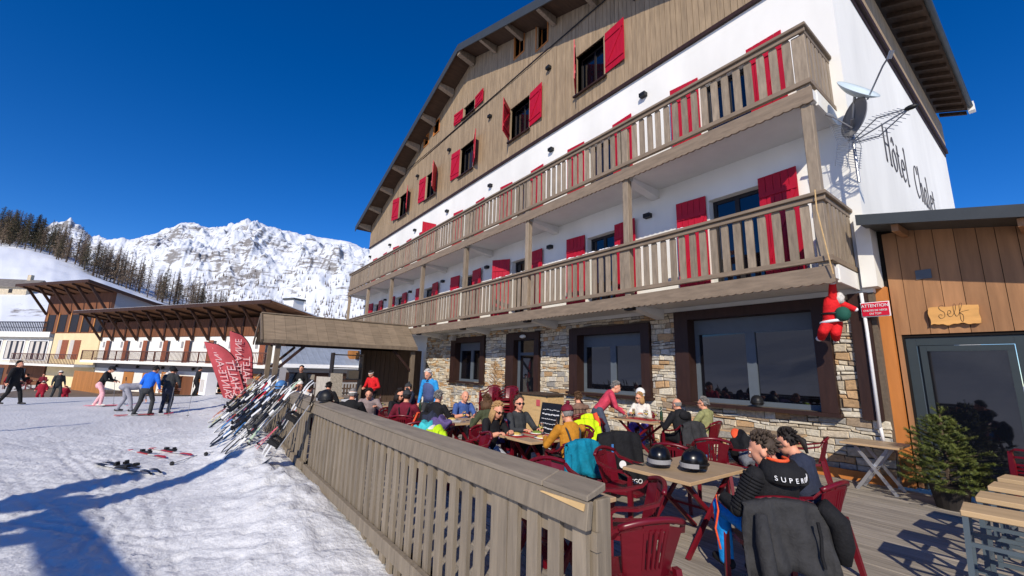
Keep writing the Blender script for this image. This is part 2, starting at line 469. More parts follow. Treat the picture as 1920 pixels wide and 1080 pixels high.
# --- balconies
BYF = 8.30; XBL, XBR = -31.2, -2.22
pk = {}
def picket_mesh(h, w=.14, t=.035):
    m = MB(); c = .03
    prof = [(-w/2, 0), (w/2, 0), (w/2, h-.05), (w/2-c, h), (-w/2+c, h), (-w/2, h-.05)]
    m.prism([(x, 0, z) for x, z in prof], (0, t, 0))
    return m.mesh('picket', 'picket_wood')
pmesh = picket_mesh(1.09)
POSTX = [-2.36, -6.45, -10.5, -14.6, -18.75, -22.85, -26.95, -31.05]
for zf in (3.42, 6.78):                # underside of each floor slab
    m = MB(); m.box(XBL, BYF+.06, zf, XBR-.02, W-.004, zf+.2)
    bal = m.build('balcony', 'soffit_white', hotel, at=(RX, W, zf))
    # fascia with a scalloped lower edge
    m = MB(); ns = 180; pts = []
    for i in range(ns*4+1):
        x = XBL+(XBR-XBL)*i/(ns*4); pts.append((x, BYF, zf-.085-.022*abs(math.sin(math.pi*i/4))))
    top = [(XBR, BYF, zf+.2), (XBL, BYF, zf+.2)]
    for i in range(len(pts)-1):
        a, b = pts[i], pts[i+1]
        m.add([a, b, (b[0], BYF, zf+.2), (a[0], BYF, zf+.2), (a[0], BYF+.045, a[2]), (b[0], BYF+.045, b[2]), (b[0], BYF+.045, zf+.2), (a[0], BYF+.045, zf+.2)], [(0, 1, 2, 3), (7, 6, 5, 4), (0, 4, 5, 1), (3, 2, 6, 7)])
    m.box(XBR-.006, BYF+.002, zf-.09, XBR, BYF+.04, zf+.2)
    m.build('fascia', 'balcony_wood', bal, at=(RX, BYF, zf))
    m = MB(); m.box(XBR-.045, BYF+.3, zf-.05, XBR-.002, W-.004, zf+.26); m.build('end_panel', 'white_render', bal, at=(XBR, W, zf))
    zr = zf+.29
    m = MB(); m.box(XBL, BYF-.0, zr, XBR, BYF+.09, zr+.09); m.box(XBR-.09, BYF+.093, zr, XBR, W-.005, zr+.09); m.box(XBL, BYF+.093, zr, XBL+.09, W-.005, zr+.09)
    m.build('bottom_rail', 'balcony_wood', bal, at=(RX, BYF, zr))
    zt = zf+1.43
    m = MB(); m.box(XBL-.03, BYF-.05, zt+.035, XBR+.03, BYF+.15, zt+.1); m.box(XBL, BYF+.0, zt-.06, XBR, BYF+.05, zt+.033)
    m.box(XBR-.15, BYF+.153, zt+.035, XBR+.03, W-.005, zt+.1); m.box(XBR-.07, BYF+.053, zt-.06, XBR-.02, W-.005, zt+.033); m.box(XBL-.03, BYF+.153, zt+.035, XBL+.15, W-.005, zt+.1)
    m.build('handrail', 'balcony_wood', bal, at=(RX, BYF, zt), bevel=.008)
    x = XBR-.2; base = Vector((RX, W, zf))
    npk = int((XBR-XBL-.3)/.2375)
    for i in range(npk):
        x = XBR-.34-i*.2375
        if min(abs(x-px) for px in POSTX) < .13: continue
        o = bpy.data.objects.new('picket', pmesh); COL.objects.link(o); o.parent = bal
        o.location = Vector((x+random.uniform(-.012, .012), BYF+.052, zf+.31))-base
    for xe in (XBR-.03, XBL+.04):
        for i in range(6 if xe > -10 else 5):
            o = bpy.data.objects.new('picket', pmesh); COL.objects.link(o); o.parent = bal
            o.location = Vector((xe, BYF+.3+i*.205, zf+.31))-base; o.rotation_euler.z = math.pi/2
    for px in POSTX:
        zt2 = 6.69 if zf < 5 else zt-.065
        if zf < 5: m = MB().box(px-.085, BYF+.055, zf+.21, px+.085, BYF+.225, zt2)
        else: m = MB().box(px-.11, BYF+.052, zf+.21, px+.11, BYF+.16, zt2)
        m.build('post', 'picket_wood', bal, at=(px, BYF+.1, zf+.2), bevel=.008)
        if px == POSTX[0]: continue
        # concrete bracket below the slab
        m = MB(); m.hexa([(px-.12, BYF+.25, zf-.1), (px+.12, BYF+.25, zf-.1), (px+.12, W-.004, zf-.26), (px-.12, W-.004, zf-.26), (px-.12, BYF+.25, zf-.002), (px+.12, BYF+.25, zf-.002), (px+.12, W-.004, zf-.002), (px-.12, W-.004, zf-.002)])
        br = m.build('bracket', 'soffit_white', bal, at=(px, W, zf))
        if zf < 5: MB().box(px-.14, BYF+.08, zf-.14, px+.1, BYF+.24, zf-.03).build('lamp_box', 'dark_frame', br, at=(px, BYF+.1, zf-.1))
# small lamps on the walls
lm = MB(); lm.box(-.1, -.15, -.06, .1, 0, .06); lmm = lm.mesh('wall_lamp', 'lamp_black')
for k in range(7):
    for z, y in ((9.9, W-.002), (6.1, W-.002)):
        o = bpy.data.objects.new('wall_lamp', lmm); COL.objects.link(o); o.parent = hotel; o.location = Vector((-6.68-BAY*k, y, z))-wloc(hotel)
for x in (-6.8, -10.9, -15.04, -19.0, -23.1):
    o = bpy.data.objects.new('wall_lamp', lmm); COL.objects.link(o); o.parent = hotel; o.location = Vector((x, W-.05, 13.45))-wloc(hotel)
# lumps of snow lying along the lower balcony
for a, b in ((-9.1, -6.7), (-13.0, -10.7), (-16.3, -14.8), (-5.3, -4.9)):
    m = MB(); x = a
    while x < b:
        r = random.uniform(.045, .075); m.ell((x, BYF+.3+random.uniform(-.02, .02), 5.0+r*.4), (r*1.4, .09, r), 8, 5); x += r*1.5
    o = m.build('snow_ledge', 'snow_clump', smooth=True, at=((a+b)/2, BYF+.3, 5.0)); tag(o, kind='stuff')

# --- stone ground floor
OPEN = [(-6.0, -2.75, 1.13, 3.32), (-9.75, -6.75, 1.15, 3.12), (-13.2, -11.25, -.1, 3.15), (-17.6, -14.75, 1.2, 3.15), (-2.42, -2.11, 1.06, 3.32)]
SX0, SX1 = -20.4, -2.06
mb = MB(); wall_boxes(mb, SX0, SX1, 0, 3.317, [(a, b, max(0, c), d) for a, b, c, d in OPEN[:4]], W+.001, W+.3)
swall = mb.build('stone_wall', 'mortar', hotel, at=(-11, W, 0))
stones = []
z = 0.0; row = 0
while z < 3.30:
    h = random.choice((.06, .08, .09, .11, .13, .16)); z2 = min(z+h, 3.31)
    x = SX0+random.uniform(0, .2)
    while x < SX1:
        w = random.choice((.14, .19, .25, .32, .42))*random.uniform(.85, 1.15); x2 = min(x+w, SX1)
        if x2 > SX1-.08: x2 = SX1
        segs = [(x, x2)]
        for a, b, c, d in OPEN:
            if z2 > c+.02 and z < d-.02:
                ns = []
                for p, q in segs:
                    if q <= a or p >= b: ns.append((p, q)); continue
                    if p < a: ns.append((p, a))
                    if q > b: ns.append((b, q))
                segs = ns
        for p, q in segs:
            if q-p > .05:
                if h > .15 and random.random() < .25:
                    zm = z+(z2-z)*random.uniform(.4, .6); stones.append((p, q, z, zm)); stones.append((p, q, zm, z2))
                else: stones.append((p, q, z, z2))
        x = x2
    z = z2; row += 1
wav = lambda x, z: .018*math.sin(x*3.1+z*5)+.014*math.sin(x*7.3+z*11)
def stone_mb(p, q, a, b, m=None, mi=0):
    m = m or MB(); g = .006
    j = lambda s: random.uniform(-s, s)
    P = []
    for x, z in ((p+g, a+g), (q-g, a+g), (q-g, b-g), (p+g, b-g)):
        dz = wav(x, z) if .12 < z < 3.2 else 0
        P.append((x+j(.012), z+dz+j(.008)))
    d = random.uniform(.012, .05); bv = .014
    cx = sum(x for x, z in P)/4; cz = sum(z for x, z in P)/4
    out = [(x, W+.0005, z) for x, z in P]; mid = [(x, W-d*.55, z) for x, z in P]
    inn = [(x+math.copysign(min(bv, abs(cx-x)*.4), cx-x), W-d+j(.006), z+math.copysign(min(bv, abs(cz-z)*.4), cz-z)) for x, z in P]
    vs = out+mid+inn
    fs = [(i, (i+1) % 4, 4+(i+1) % 4, 4+i) for i in range(4)]+[(4+i, 4+(i+1) % 4, 8+(i+1) % 4, 8+i) for i in range(4)]+[(8, 9, 10, 11)]
    return m.add(vs, fs, mi)
SW = [.30, .14, .17, .2, .07, .12]
stones.sort(key=lambda s: -((s[1]-s[0])*(s[3]-s[2]))/((s[0])**2+90))
rest = MB()
for i, s in enumerate(stones):
    k = random.choices(range(6), SW)[0]
    if i < 300: stone_mb(*s).build('stone', STONES[k], swall, at=((s[0]+s[1])/2, W, s[2]))
    else: stone_mb(*s, m=rest, mi=k)
rest.build('stones', STONES, swall, at=(-11, W, 0), kind='stuff')
# timber surrounds, frames and panes of the ground floor
def big_window(a, b, z0, z1, jw, split, right=True):
    m = MB(); y0, y1 = W-.12, W+.28
    m.box(a, y0, z0, a+jw, y1, z1); m.box(b-jw*.75, y0, z0, b, y1, z1); m.box(a+jw+.002, y0, z1-.22, b-jw*.75-.002, y1, z1); m.box(a-.05, y0-.1, z0-.07, b+.05, y1, z0-.002)
    wn = m.build('window', 'dark_timber', hotel, at=((a+b)/2, W, z0))
    x0, x1, za, zb = a+jw+.003, b-jw*.75-.003, z0+.003, z1-.222
    f = MB(); y = W+.19; c = (x0+x1)/2; t = .1
    f.box(x0, y, za, x0+t, y+.08, zb); f.box(x1-t, y, za, x1, y+.08, zb); f.box(x0+t+.002, y, zb-t-.25, x1-t-.002, y+.08, zb); f.box(x0+t+.002, y, za, x1-t-.002, y+.08, za+t)
    f.box(c-.1, y-.01, za+t+.002, c+.1, y+.08, zb-t-.252)
    f.build('frame', 'grey_frame', wn, at=(c, y, z0))
    for p, q in ((x0+t+.002, c-.102), (c+.102, x1-t-.002)):
        MB().box(p, y+.03, za+t+.002, q, y+.045, zb-t-.252).build('pane', 'window_glass', wn, at=((p+q)/2, y, z0))
big_window(-6.0, -2.75, 1.13, 3.3, .36, True)
big_window(-9.75, -6.75, 1.15, 3.1, .36, True)
big_window(-17.6, -14.75, 1.2, 3.13, .4, True)
m = MB(); a, b = -13.2, -11.25
m.box(a, W-.12, 0, a+.5, W+.28, 3.12); m.box(b-.26, W-.12, 0, b, W+.28, 3.12); m.box(a+.502, W-.12, 2.86, b-.262, W+.28, 3.12)
dr = m.build('door', 'dark_timber', hotel, at=(-12.2, W, 0))
f = MB(); y = W+.1; a, b = -12.697, -11.513
f.box(a, y, .01, a+.13, y+.07, 2.85); f.box(b-.13, y, .01, b, y+.07, 2.85); f.box(a+.132, y, 2.3, b-.132, y+.07, 2.4); f.box(a+.132, y, .01, b-.132, y+.07, .2)
f.build('frame', 'grey_frame', dr, at=(-12.1, y, 0))
MB().box(a+.132, y+.025, .202, b-.132, y+.04, 2.298).build('pane', 'door_glass', dr, at=(-12.1, y, 0))
MB().box(a+.132, y+.025, 2.402, b-.132, y+.04, 2.85).build('pane', 'door_glass', dr, at=(-12.1, y, 0))
MB().tube([(a+.2, y-.05, .8), (a+.2, y-.05, 1.4)], .016, 8).build('handle', 'grey_frame', dr, at=(a+.2, y, 1))
MB().ell((-12.1, W-.16, 2.97), (.16, .08, .07), 10, 6).build('porch_lamp', 'lens_white', hotel, smooth=True)
m = MB().box(-2.42, W-.09, 1.06, -2.135, W+.02, 3.315); m.build('corner_board', 'dark_timber', hotel, at=(-2.3, W, 1.06))
m = MB(); m.tube([(-2.19, W-.13, 0.95), (-2.19, W-.13, 2.6), (-2.20, W-.13, 3.3)], .028, 8); m.tube([(-2.19, W-.13, 1.02), (-2.17, W-.11, .7)], .026, 8)
m.build('drain_pipe', 'white_paint', hotel, smooth=True)
m = MB().box(-3.75, W-.09, .0, -2.08, W-.052, .17); m.build('base_board', 'orange_board', hotel, at=(-3, W, 0))
for x, z in ((-18.35, 3.1), (-17.4, 3.02)):
    MB().box(x, W-.32, z, x+.28, W-.08, z+.2).build('floodlight', 'plaster_grey', hotel, at=(x, W, z))
MB().box(XR-.12, W-.14, 3.4, XR+.1, W+.3, 4.75).build('corner_pier', 'white_render', hotel, at=(XR, W, 3.4))
# ================================================================== GROUND, SNOW, MOUNTAINS
def ss(t): t = np.clip(t, 0, 1); return t*t*(3-2*t)
def ground_z(x, y, fine=True):
    x = np.asarray(x, float); y = np.asarray(y, float)
    z = -.34+.13*ss((-8-x)/8)-.2*ss((-28-x)/8)-.62*ss((-33-x)/7)
    bank = .30*ss((-3.6-x)/3.5)*np.exp(-((y-1.35)/.72)**2)*(1-.55*ss((-13-x)/6))
    z = z+bank*(.75+.5*fbm(x*1.3, y*1.3, 3, 5))
    near = ss((30+x)/12)
    z = z+near*(.10*(fbm(x*.55, y*.55, 3, 2)-.5))
    if fine:
        a, b = x*.6+y*.8, y*.6-x*.8           # packed along the slope: long low ripples, crumbs on top
        z = z+near*(.04*(fbm(a*1.1, b*3.2, 3, 9)-.5)+.022*(fbm(a*4.2, b*9.5, 3, 3)-.5))+bank*.6*(fbm(x*4.1+.6*np.sin(y*5), y*6.3, 4, 21)-.5)
        z = z+near*.03*np.maximum(0, fbm(x*7, y*7, 2, 44)-.7)/.2
        if x.ndim == 2:
            r_ = np.random.default_rng(3)
            for k in range(26):               # ski tracks in pairs and boot prints
                th = r_.uniform(-.5, .9); px_, py_ = r_.uniform(-15, -4), r_.uniform(-4, .6); d = (x-px_)*-math.sin(th)+(y-py_)*math.cos(th)+.06*np.sin((x+y)*.7+k); s_ = (x-px_)*math.cos(th)+(y-py_)*math.sin(th)
                m_ = (np.abs(s_) < r_.uniform(2, 6))*(y < 1.2)
                for o_ in (-.09, .09): z = z-m_*.016*np.exp(-((d-o_)/.035)**2)
            for k in range(260):
                px_, py_, th = r_.uniform(-14, -3.4), r_.uniform(-3.5, 1.7), r_.uniform(0, 3.14); dx, dy = x-px_, y-py_; u_, v_ = dx*math.cos(th)+dy*math.sin(th), dy*math.cos(th)-dx*math.sin(th)
                q = (u_/.15)**2+(v_/.07)**2; z = z-.016*np.exp(-q*q)+.006*np.exp(-((np.sqrt(q)-1.35)/.25)**2)
    z = np.where(y > 1.93, np.where((x > -21.5) & (y < 30), -.75, z), z)
    h_ = ss((-y-26-.34*np.maximum(0, -x-30))/360)
    hill = 46*h_+np.minimum(1, h_*6)*(16*(fbm(x/55+y/160, y/48, 4, 61)-.5)+5*(fbm(x/14, y/16, 3, 62)-.5))  # unseen slope behind the camera; relief shaped for the window reflections
    z = z+hill-np.where(x < -60, 4*ss((-60-x)/60), 0)
    return z
def axis(parts):
    a = [parts[0][0]]
    for lo, hi, st in parts:
        n = max(1, int(round((hi-lo)/st))); a += [lo+(hi-lo)*(i+1)/n for i in range(n)]
    return np.array(a)
gx = axis([(-900, -120, 60), (-120, -46, 6), (-46, -16, .32), (-16, -13, .085), (-13, -3.2, .055), (-3.2, 6, .3), (6, 40, 4), (40, 700, 60)])
gy = axis([(-700, -100, 40), (-100, -14, 4), (-14, -4.2, .3), (-4.2, 1.92, .055), (1.92, 1.96, .04), (1.96, 26, 2), (26, 900, 60)])
GX, GY = np.meshgrid(gx, gy, indexing='ij')
GZ = ground_z(GX, GY)
nx, ny = GX.shape
me = bpy.data.meshes.new('ground')
idx = np.arange(nx*ny).reshape(nx, ny)
F = np.stack([idx[:-1, :-1], idx[1:, :-1], idx[1:, 1:], idx[:-1, 1:]], -1).reshape(-1, 4)
me.from_pydata(np.stack([GX, GY, GZ], -1).reshape(-1, 3).tolist(), [], F.tolist())
me.polygons.foreach_set('use_smooth', [True]*len(me.polygons))
def snow_mat(name, rgb=(224, 224, 224), bump=.55, sc=14.):
    m = bpy.data.materials.new(name); m.use_nodes = True
    n, l = m.node_tree.nodes, m.node_tree.links; b = n['Principled BSDF']
    b.inputs['Roughness'].default_value = .62; b.inputs['Specular IOR Level'].default_value = .3
    geo = n.new('ShaderNodeNewGeometry')
    t1 = n.new('ShaderNodeTexNoise'); t1.inputs['Scale'].default_value = sc; t1.inputs['Detail'].default_value = 6
    t2 = n.new('ShaderNodeTexNoise'); t2.inputs['Scale'].default_value = .7; t2.inputs['Detail'].default_value = 5
    for t in (t1, t2): l.new(geo.outputs['Position'], t.inputs['Vector'])
    r = n.new('ShaderNodeValToRGB'); c = lin(rgb)
    r.color_ramp.elements[0].position = .25; r.color_ramp.elements[0].color = (c[0]*.86, c[1]*.87, c[2]*.88, 1)
    r.color_ramp.elements[1].position = .6; r.color_ramp.elements[1].color = (*c, 1)
    l.new(t2.outputs['Fac'], r.inputs[0]); l.new(r.outputs[0], b.inputs['Base Color'])
    bp = n.new('ShaderNodeBump'); bp.inputs['Strength'].default_value = bump; bp.inputs['Distance'].default_value = .05
    l.new(t1.outputs['Fac'], bp.inputs['Height']); l.new(bp.outputs[0], b.inputs['Normal'])
    MATS[name] = m; return m
me.materials.append(snow_mat('packed_snow'))
ground = bpy.data.objects.new('snow_ground', me); COL.objects.link(ground); tag(ground, kind='structure')
mat('wet_asphalt', (120, 108, 96), .6, .25, 2.5, bump=.2)
# the cleared road in front of the far chalets
front = [(-46, -11.2), (-40.4, -6.9), (-36.5, -4.0), (-33.0, -1.4), (-30.6, 1.9), (-27.0, 3.2), (-24, 4.5)]
back = [(-60, -11.0), (-52, -5.2), (-47, -2.0), (-42, 1.2), (-38, 3.6), (-33, 6.5), (-28, 9.5)]
vs, fs = [], []; nb = 24
for j in range(97):
    t = j/16; i = min(5, int(t)); u = t-i
    fx = front[i][0]*(1-u)+front[i+1][0]*u; fy = front[i][1]*(1-u)+front[i+1][1]*u; bx = back[i][0]*(1-u)+back[i+1][0]*u; by = back[i][1]*(1-u)+back[i+1][1]*u
    for k in range(nb+1):
        w = k/nb; x = fx*(1-w)+bx*w; y = fy*(1-w)+by*w; vs.append((x, y, float(ground_z(x, min(y, 1.9) if x > -21.5 else y))+.05))
for j in range(96):
    for k in range(nb): a = j*(nb+1)+k; fs.append((a, a+1, a+nb+2, a+nb+1))
MB().add(vs, fs).build('road', 'wet_asphalt', smooth=True, kind='structure')

# the hillside on the left: rows from the foot upward
HILL = [[(-151.2, -72.8, -6.2), (-139.8, -57.5, -5.7), (-131.1, -46.1, -5.3), (-123.7, -36.1, -4.9), (-119.1, -30.0, -4.7), (-116.8, -27.0, -4.6), (-113.9, -23.1, -4.5), (-111.0, -19.3, -4.4), (-108.2, -15.5, -4.2), (-105.3, -11.7, -4.1), (-102.4, -7.8, -4.0), (-99.6, -4.0, -3.8), (-96.1, 0.6, -3.7), (-92.1, 5.9, -3.5), (-86.9, 12.8, -3.3), (-81.2, 20.4, -3.0), (-74.3, 29.6, -2.7)], [(-259.3, -129.1, 8.3), (-239.3, -102.7, 9.9), (-224.3, -82.8, 11.0), (-211.3, -65.7, 12.0), (-203.1, -55.3, 13.9), (-199.0, -50.1, 15.1), (-194.1, -43.4, 14.9), (-189.2, -36.8, 14.7), (-184.3, -30.0, 14.2), (-179.4, -23.3, 13.6), (-174.7, -16.4, 12.2), (-169.9, -9.6, 10.8), (-164.3, -1.3, 8.8), (-157.7, 8.3, 6.5), (-149.0, 20.6, 4.5), (-139.5, 34.2, 2.4), (-128.0, 50.6, -0.2)], [(-449.4, -237.6, 79.5), (-415.7, -189.3, 70.6), (-390.3, -153.1, 64.8), (-368.0, -122.0, 61.5), (-354.3, -102.9, 59.5), (-347.4, -93.3, 58.4), (-338.9, -81.3, 56.9), (-330.4, -69.3, 54.9), (-322.3, -56.8, 50.2), (-314.4, -44.2, 44.2), (-306.5, -31.6, 38.3), (-298.5, -19.1, 33.1), (-288.8, -4.1, 27.0), (-277.6, 13.4, 20.0), (-263.0, 35.8, 11.4), (-246.0, 59.8, 8.0), (-225.6, 88.6, 4.0)], [(-642.0, -343.8, 134.0), (-593.9, -274.0, 118.4), (-557.7, -221.9, 108.0), (-526.0, -177.0, 101.3), (-506.6, -149.4, 97.2), (-496.8, -135.6, 95.1), (-484.8, -118.1, 91.1), (-473.2, -100.2, 84.1), (-461.6, -82.4, 77.5), (-450.0, -64.6, 71.0), (-438.4, -46.8, 64.3), (-426.7, -28.9, 57.7), (-412.9, -7.4, 48.9), (-396.8, 17.7, 38.1), (-376.4, 50.3, 23.0), (-352.2, 85.0, 16.3), (-323.2, 126.7, 8.2)], [(-817.8, -436.9, 164.8), (-756.7, -348.0, 145.0), (-710.6, -281.7, 132.0), (-670.1, -224.7, 124.1), (-645.2, -189.6, 119.3), (-632.8, -172.0, 116.8), (-617.8, -149.6, 109.9), (-602.8, -127.1, 103.0), (-588.0, -104.4, 94.8), (-573.2, -81.7, 86.2), (-558.5, -59.0, 77.4), (-543.7, -36.2, 68.7), (-526.3, -8.7, 56.4), (-505.9, 23.4, 42.0), (-479.8, 64.7, 23.6), (-448.9, 108.9, 15.5), (-412.0, 161.8, 5.8)]]
HA = np.array(HILL)
def hill_at(c, r):
    c = min(max(c, 0), HA.shape[1]-1.001); r = min(max(r, 0), HA.shape[0]-1.001)
    i, j = int(c), int(r); u, v = c-i, r-j
    p = (HA[j, i]*(1-u)+HA[j, i+1]*u)*(1-v)+(HA[j+1, i]*(1-u)+HA[j+1, i+1]*u)*v
    n = (fbm(np.array([p[0]*.05]), np.array([p[1]*.05]), 4, 31)[0]-.5)*4*min(1, r)
    return p[0], p[1], p[2]+n
nc, nr = 16*9, 4*16
vs = [hill_at(i/9, j/16) for j in range(nr+1) for i in range(nc+1)]
fs = [(j*(nc+1)+i, j*(nc+1)+i+1, (j+1)*(nc+1)+i+1, (j+1)*(nc+1)+i) for j in range(nr) for i in range(nc)]
def rock_snow(name, thr, sc, rock=(120, 108, 96), rot=(0, 0, 0), stretch=(1, 1, 1), soft=.06, slope=.0, snow=(.74, .77, .82)):
    """snow broken by bare rock: large and fine noise, drawn out along the strata, more rock where it is steep"""
    m = bpy.data.materials.new(name); m.use_nodes = True
    n, l = m.node_tree.nodes, m.node_tree.links; b = n['Principled BSDF']; b.inputs['Roughness'].default_value = .8
    geo = n.new('ShaderNodeNewGeometry'); mp = n.new('ShaderNodeMapping'); mp.inputs['Scale'].default_value = stretch; mp.inputs['Rotation'].default_value = tuple(R(x) for x in rot)
    l.new(geo.outputs['Position'], mp.inputs[0])
    def noise(s, det, vec):
        t = n.new('ShaderNodeTexNoise'); t.inputs['Scale'].default_value = s; t.inputs['Detail'].default_value = det; t.inputs['Roughness'].default_value = .66; l.new(vec, t.inputs['Vector']); return t.outputs['Fac']
    def math_(op, a, b_):
        k = n.new('ShaderNodeMath'); k.operation = op
        for i, v in enumerate((a, b_)):
            if hasattr(v, 'links'): l.new(v, k.inputs[i])
            else: k.inputs[i].default_value = v
        return k.outputs[0]
    big = noise(sc*.12, 4, geo.outputs['Position']); fine = noise(sc, 8, mp.outputs[0])
    h = math_('ADD', math_('MULTIPLY', big, .55), math_('MULTIPLY', fine, .6))
    if slope:
        sp = n.new('ShaderNodeSeparateXYZ'); l.new(geo.outputs['Normal'], sp.inputs[0]); h = math_('ADD', h, math_('MULTIPLY', math_('SUBTRACT', .62, sp.outputs['Z']), slope))
    r = n.new('ShaderNodeValToRGB'); e = r.color_ramp.elements; c = lin(rock)
    e[0].position = thr; e[0].color = (*snow, 1); e[1].position = thr+soft; e[1].color = (*c, 1)
    l.new(h, r.inputs[0]); l.new(r.outputs[0], b.inputs['Base Color'])
    MATS[name] = m; return m
rock_snow('hill_snow', .70, .09, (104, 92, 78), snow=(.80, .83, .88))
MB().add(vs, fs).build('hillside', 'hill_snow', smooth=True, kind='structure')

# the mountain: a ridge line and its foot, broken up by ravines
RIDGE = [(-600, -5044.0, -2723.0, 1141.0), (-300, -4484.0, -1891.0, 908.0), (-100, -4108.0, -1338.0, 764.0), (60, -3794.0, -910.0, 746.0), (105, -3701.0, -794.0, 776.0), (125, -3661.0, -741.0, 781.0), (150, -3616.0, -670.0, 744.0), (165, -3590.0, -626.0, 720.0), (200, -3522.0, -532.0, 710.0), (235, -3455.0, -437.0, 700.0), (265, -3389.0, -364.0, 745.0), (285, -3347.0, -313.0, 763.0), (300, -3315.0, -275.0, 777.0), (320, -3275.0, -222.0, 782.0), (340, -3231.0, -173.0, 810.0), (355, -3201.0, -134.0, 815.0), (375, -3163.0, -79.0, 807.0), (400, -3115.0, -11.0, 796.0), (420, -3074.0, 41.0, 804.0), (440, -3033.0, 93.0, 813.0), (460, -2994.0, 147.0, 808.0), (480, -2953.0, 198.0, 823.0), (500, -2914.0, 253.0, 815.0), (520, -2878.0, 309.0, 794.0), (540, -2842.0, 366.0, 767.0), (560, -2803.0, 420.0, 762.0), (570, -2781.0, 444.0, 779.0), (580, -2760.0, 470.0, 787.0), (600, -2722.0, 524.0, 775.0), (620, -2684.0, 579.0, 764.0), (640, -2645.0, 633.0, 759.0), (655, -2617.0, 674.0, 751.0), (665, -2599.0, 703.0, 736.0), (680, -2572.0, 746.0, 718.0), (700, -2536.0, 802.0, 693.0), (740, -2463.0, 915.0, 645.0), (800, -2358.0, 1088.0, 553.0), (1000, -2000, 1700, 500)]
RA = np.array(RIDGE); u = np.concatenate([np.linspace(-600, 60, 60), np.linspace(62, 800, 420), np.linspace(810, 1000, 20)])
rx, ry, rz = (np.interp(u, RA[:, 0], RA[:, k]) for k in (1, 2, 3))
L = np.hypot(rx, ry); fx, fy = rx*.47, ry*.47
V = np.linspace(0, 1.25, 150)
vs = np.zeros((len(u), len(V), 3))
for j, v in enumerate(V):
    x = fx+(rx-fx)*v; y = fy+(ry-fy)*v
    env = np.clip(v*2.2, 0, 1)*(1-np.exp(-((v-1)/.16)**2))
    h = 40+(rz-40)*(1-(1-min(v, 1))**1.25) if v <= 1 else rz-(v-1)*rz*1.6
    sh_ = u/46+v*3.2                                   # spurs run down to the left and right of the crest line
    n = (ridged(x/520+v*.7, y/520, 6, 3)-.55)*330+(fbm(x/110, y/110, 5, 8)-.5)*130
    d = 120*(ridged(sh_*.55, u*0+v*2.2+.3*np.sin(u/70), 6, 17)-.55)+60*(ridged(u/22-v*5.5, v*3+u*0, 5, 23)-.55)
    z = h+env*(n*.5+d)+(fbm(u/9, u*0+v*20, 4, 5)-.5)*12*(v > .6)
    vs[:, j] = np.stack([x, y, z], -1)
nu, nv = len(u), len(V); idx = np.arange(nu*nv).reshape(nu, nv)
F = np.stack([idx[:-1, :-1], idx[1:, :-1], idx[1:, 1:], idx[:-1, 1:]], -1).reshape(-1, 4)
rock_snow('mountain_snow', .575, .034, (132, 128, 126), (38, 0, 0), (1, .32, 2.0), .07, .22)
MB().add(vs.reshape(-1, 3).tolist(), F.tolist()).build('mountain', 'mountain_snow', smooth=True, kind='structure')
MV = vs.copy()

# --- larches without leaves
mat('bark', (84, 70, 58), .9, .2, 1.)
mat('larch_twigs', (128, 110, 92), .9, .25, .5, objvar=.25)
mat('dark_conifer', (84, 78, 58), .9, .25, .5, objvar=.2)
def larch(seed, h, w, dense):
    rd = random.Random(seed)
    t = MB().tube([(0, 0, -1), (0, 0, h*.5), (0, 0, h)], [h*.016, h*.010, h*.002], 5)
    c = MB(); nb = dense
    for i in range(nb):
        f = .14+.84*(i/nb)**.9; z = h*f; a = rd.uniform(0, 2*math.pi); l = w*(1.02-f)**.75*rd.uniform(.55, 1.1)
        d = Vector((math.cos(a), math.sin(a), rd.uniform(-.25, .22))); p = Vector((0, 0, z)); q = p+d*l; s = Vector((-d.y, d.x, 0))*.06*h/20
        c.add([p-s, p+s, q], [(0, 1, 2)])
        for k in range(7):
            g = p+d*l*rd.uniform(.2, .98); e = g+Vector((rd.uniform(-1, 1), rd.uniform(-1, 1), rd.uniform(-.9, .35)))*l*.32
            n = Vector((rd.uniform(-1, 1), rd.uniform(-1, 1), rd.uniform(-.4, .4)))*.17*h/20
            c.add([g-n, g+n, e], [(0, 1, 2)])
    return t, c
protos = []
for s, (h, w, d, m) in enumerate([(18, 3.6, 110, 'larch_twigs'), (20, 4.6, 150, 'larch_twigs'), (15, 3.9, 120, 'larch_twigs'), (17, 4.2, 240, 'dark_conifer'), (12, 3.8, 220, 'dark_conifer')]):
    t, c = larch(s, h, w, d)
    protos.append((h, t.mesh('trunk', 'bark'), c.mesh('crown', m), m))
def tree(x, y, z, h, k, label, group):
    h0, tm, cm, m = protos[k]
    o = thing('larch_tree' if m == 'larch_twigs' else 'conifer_tree', label, 'tree', (x, y, z-.3), random.uniform(0, 6.28), group)
    s = h/h0; o.scale = (s*random.uniform(.85, 1.2), s*random.uniform(.85, 1.2), s)
    for n, me_ in (('trunk', tm), ('crown', cm)):
        p = bpy.data.objects.new(n, me_); COL.objects.link(p); p.parent = o
LARCH = 'bare brown larch standing in the tree belt above the chalet roofs'
CON = 'dark dense conifer among the bare larches above the chalet roofs'
rt = random.Random(5)
PX = [-600, -400, -250, -120, -40, 0, 50, 100, 150, 200, 250, 300, 360, 430, 520, 620, 740]
colof = lambda px: float(np.interp(px, PX, range(17)))
for i in range(125):
    px = rt.uniform(105, 425); r = 2.0+abs(rt.gauss(0, .28)); k = rt.choices([0, 1, 2, 3, 4], [5, 5, 4, 1, .8])[0]
    h = float(np.interp(px, [105, 180, 300, 425], [15, 20, 21, 17]))*rt.uniform(.65, 1.12)
    tree(*hill_at(colof(px), r), h, k, LARCH if k < 3 else CON, 'larches above the chalet roofs')
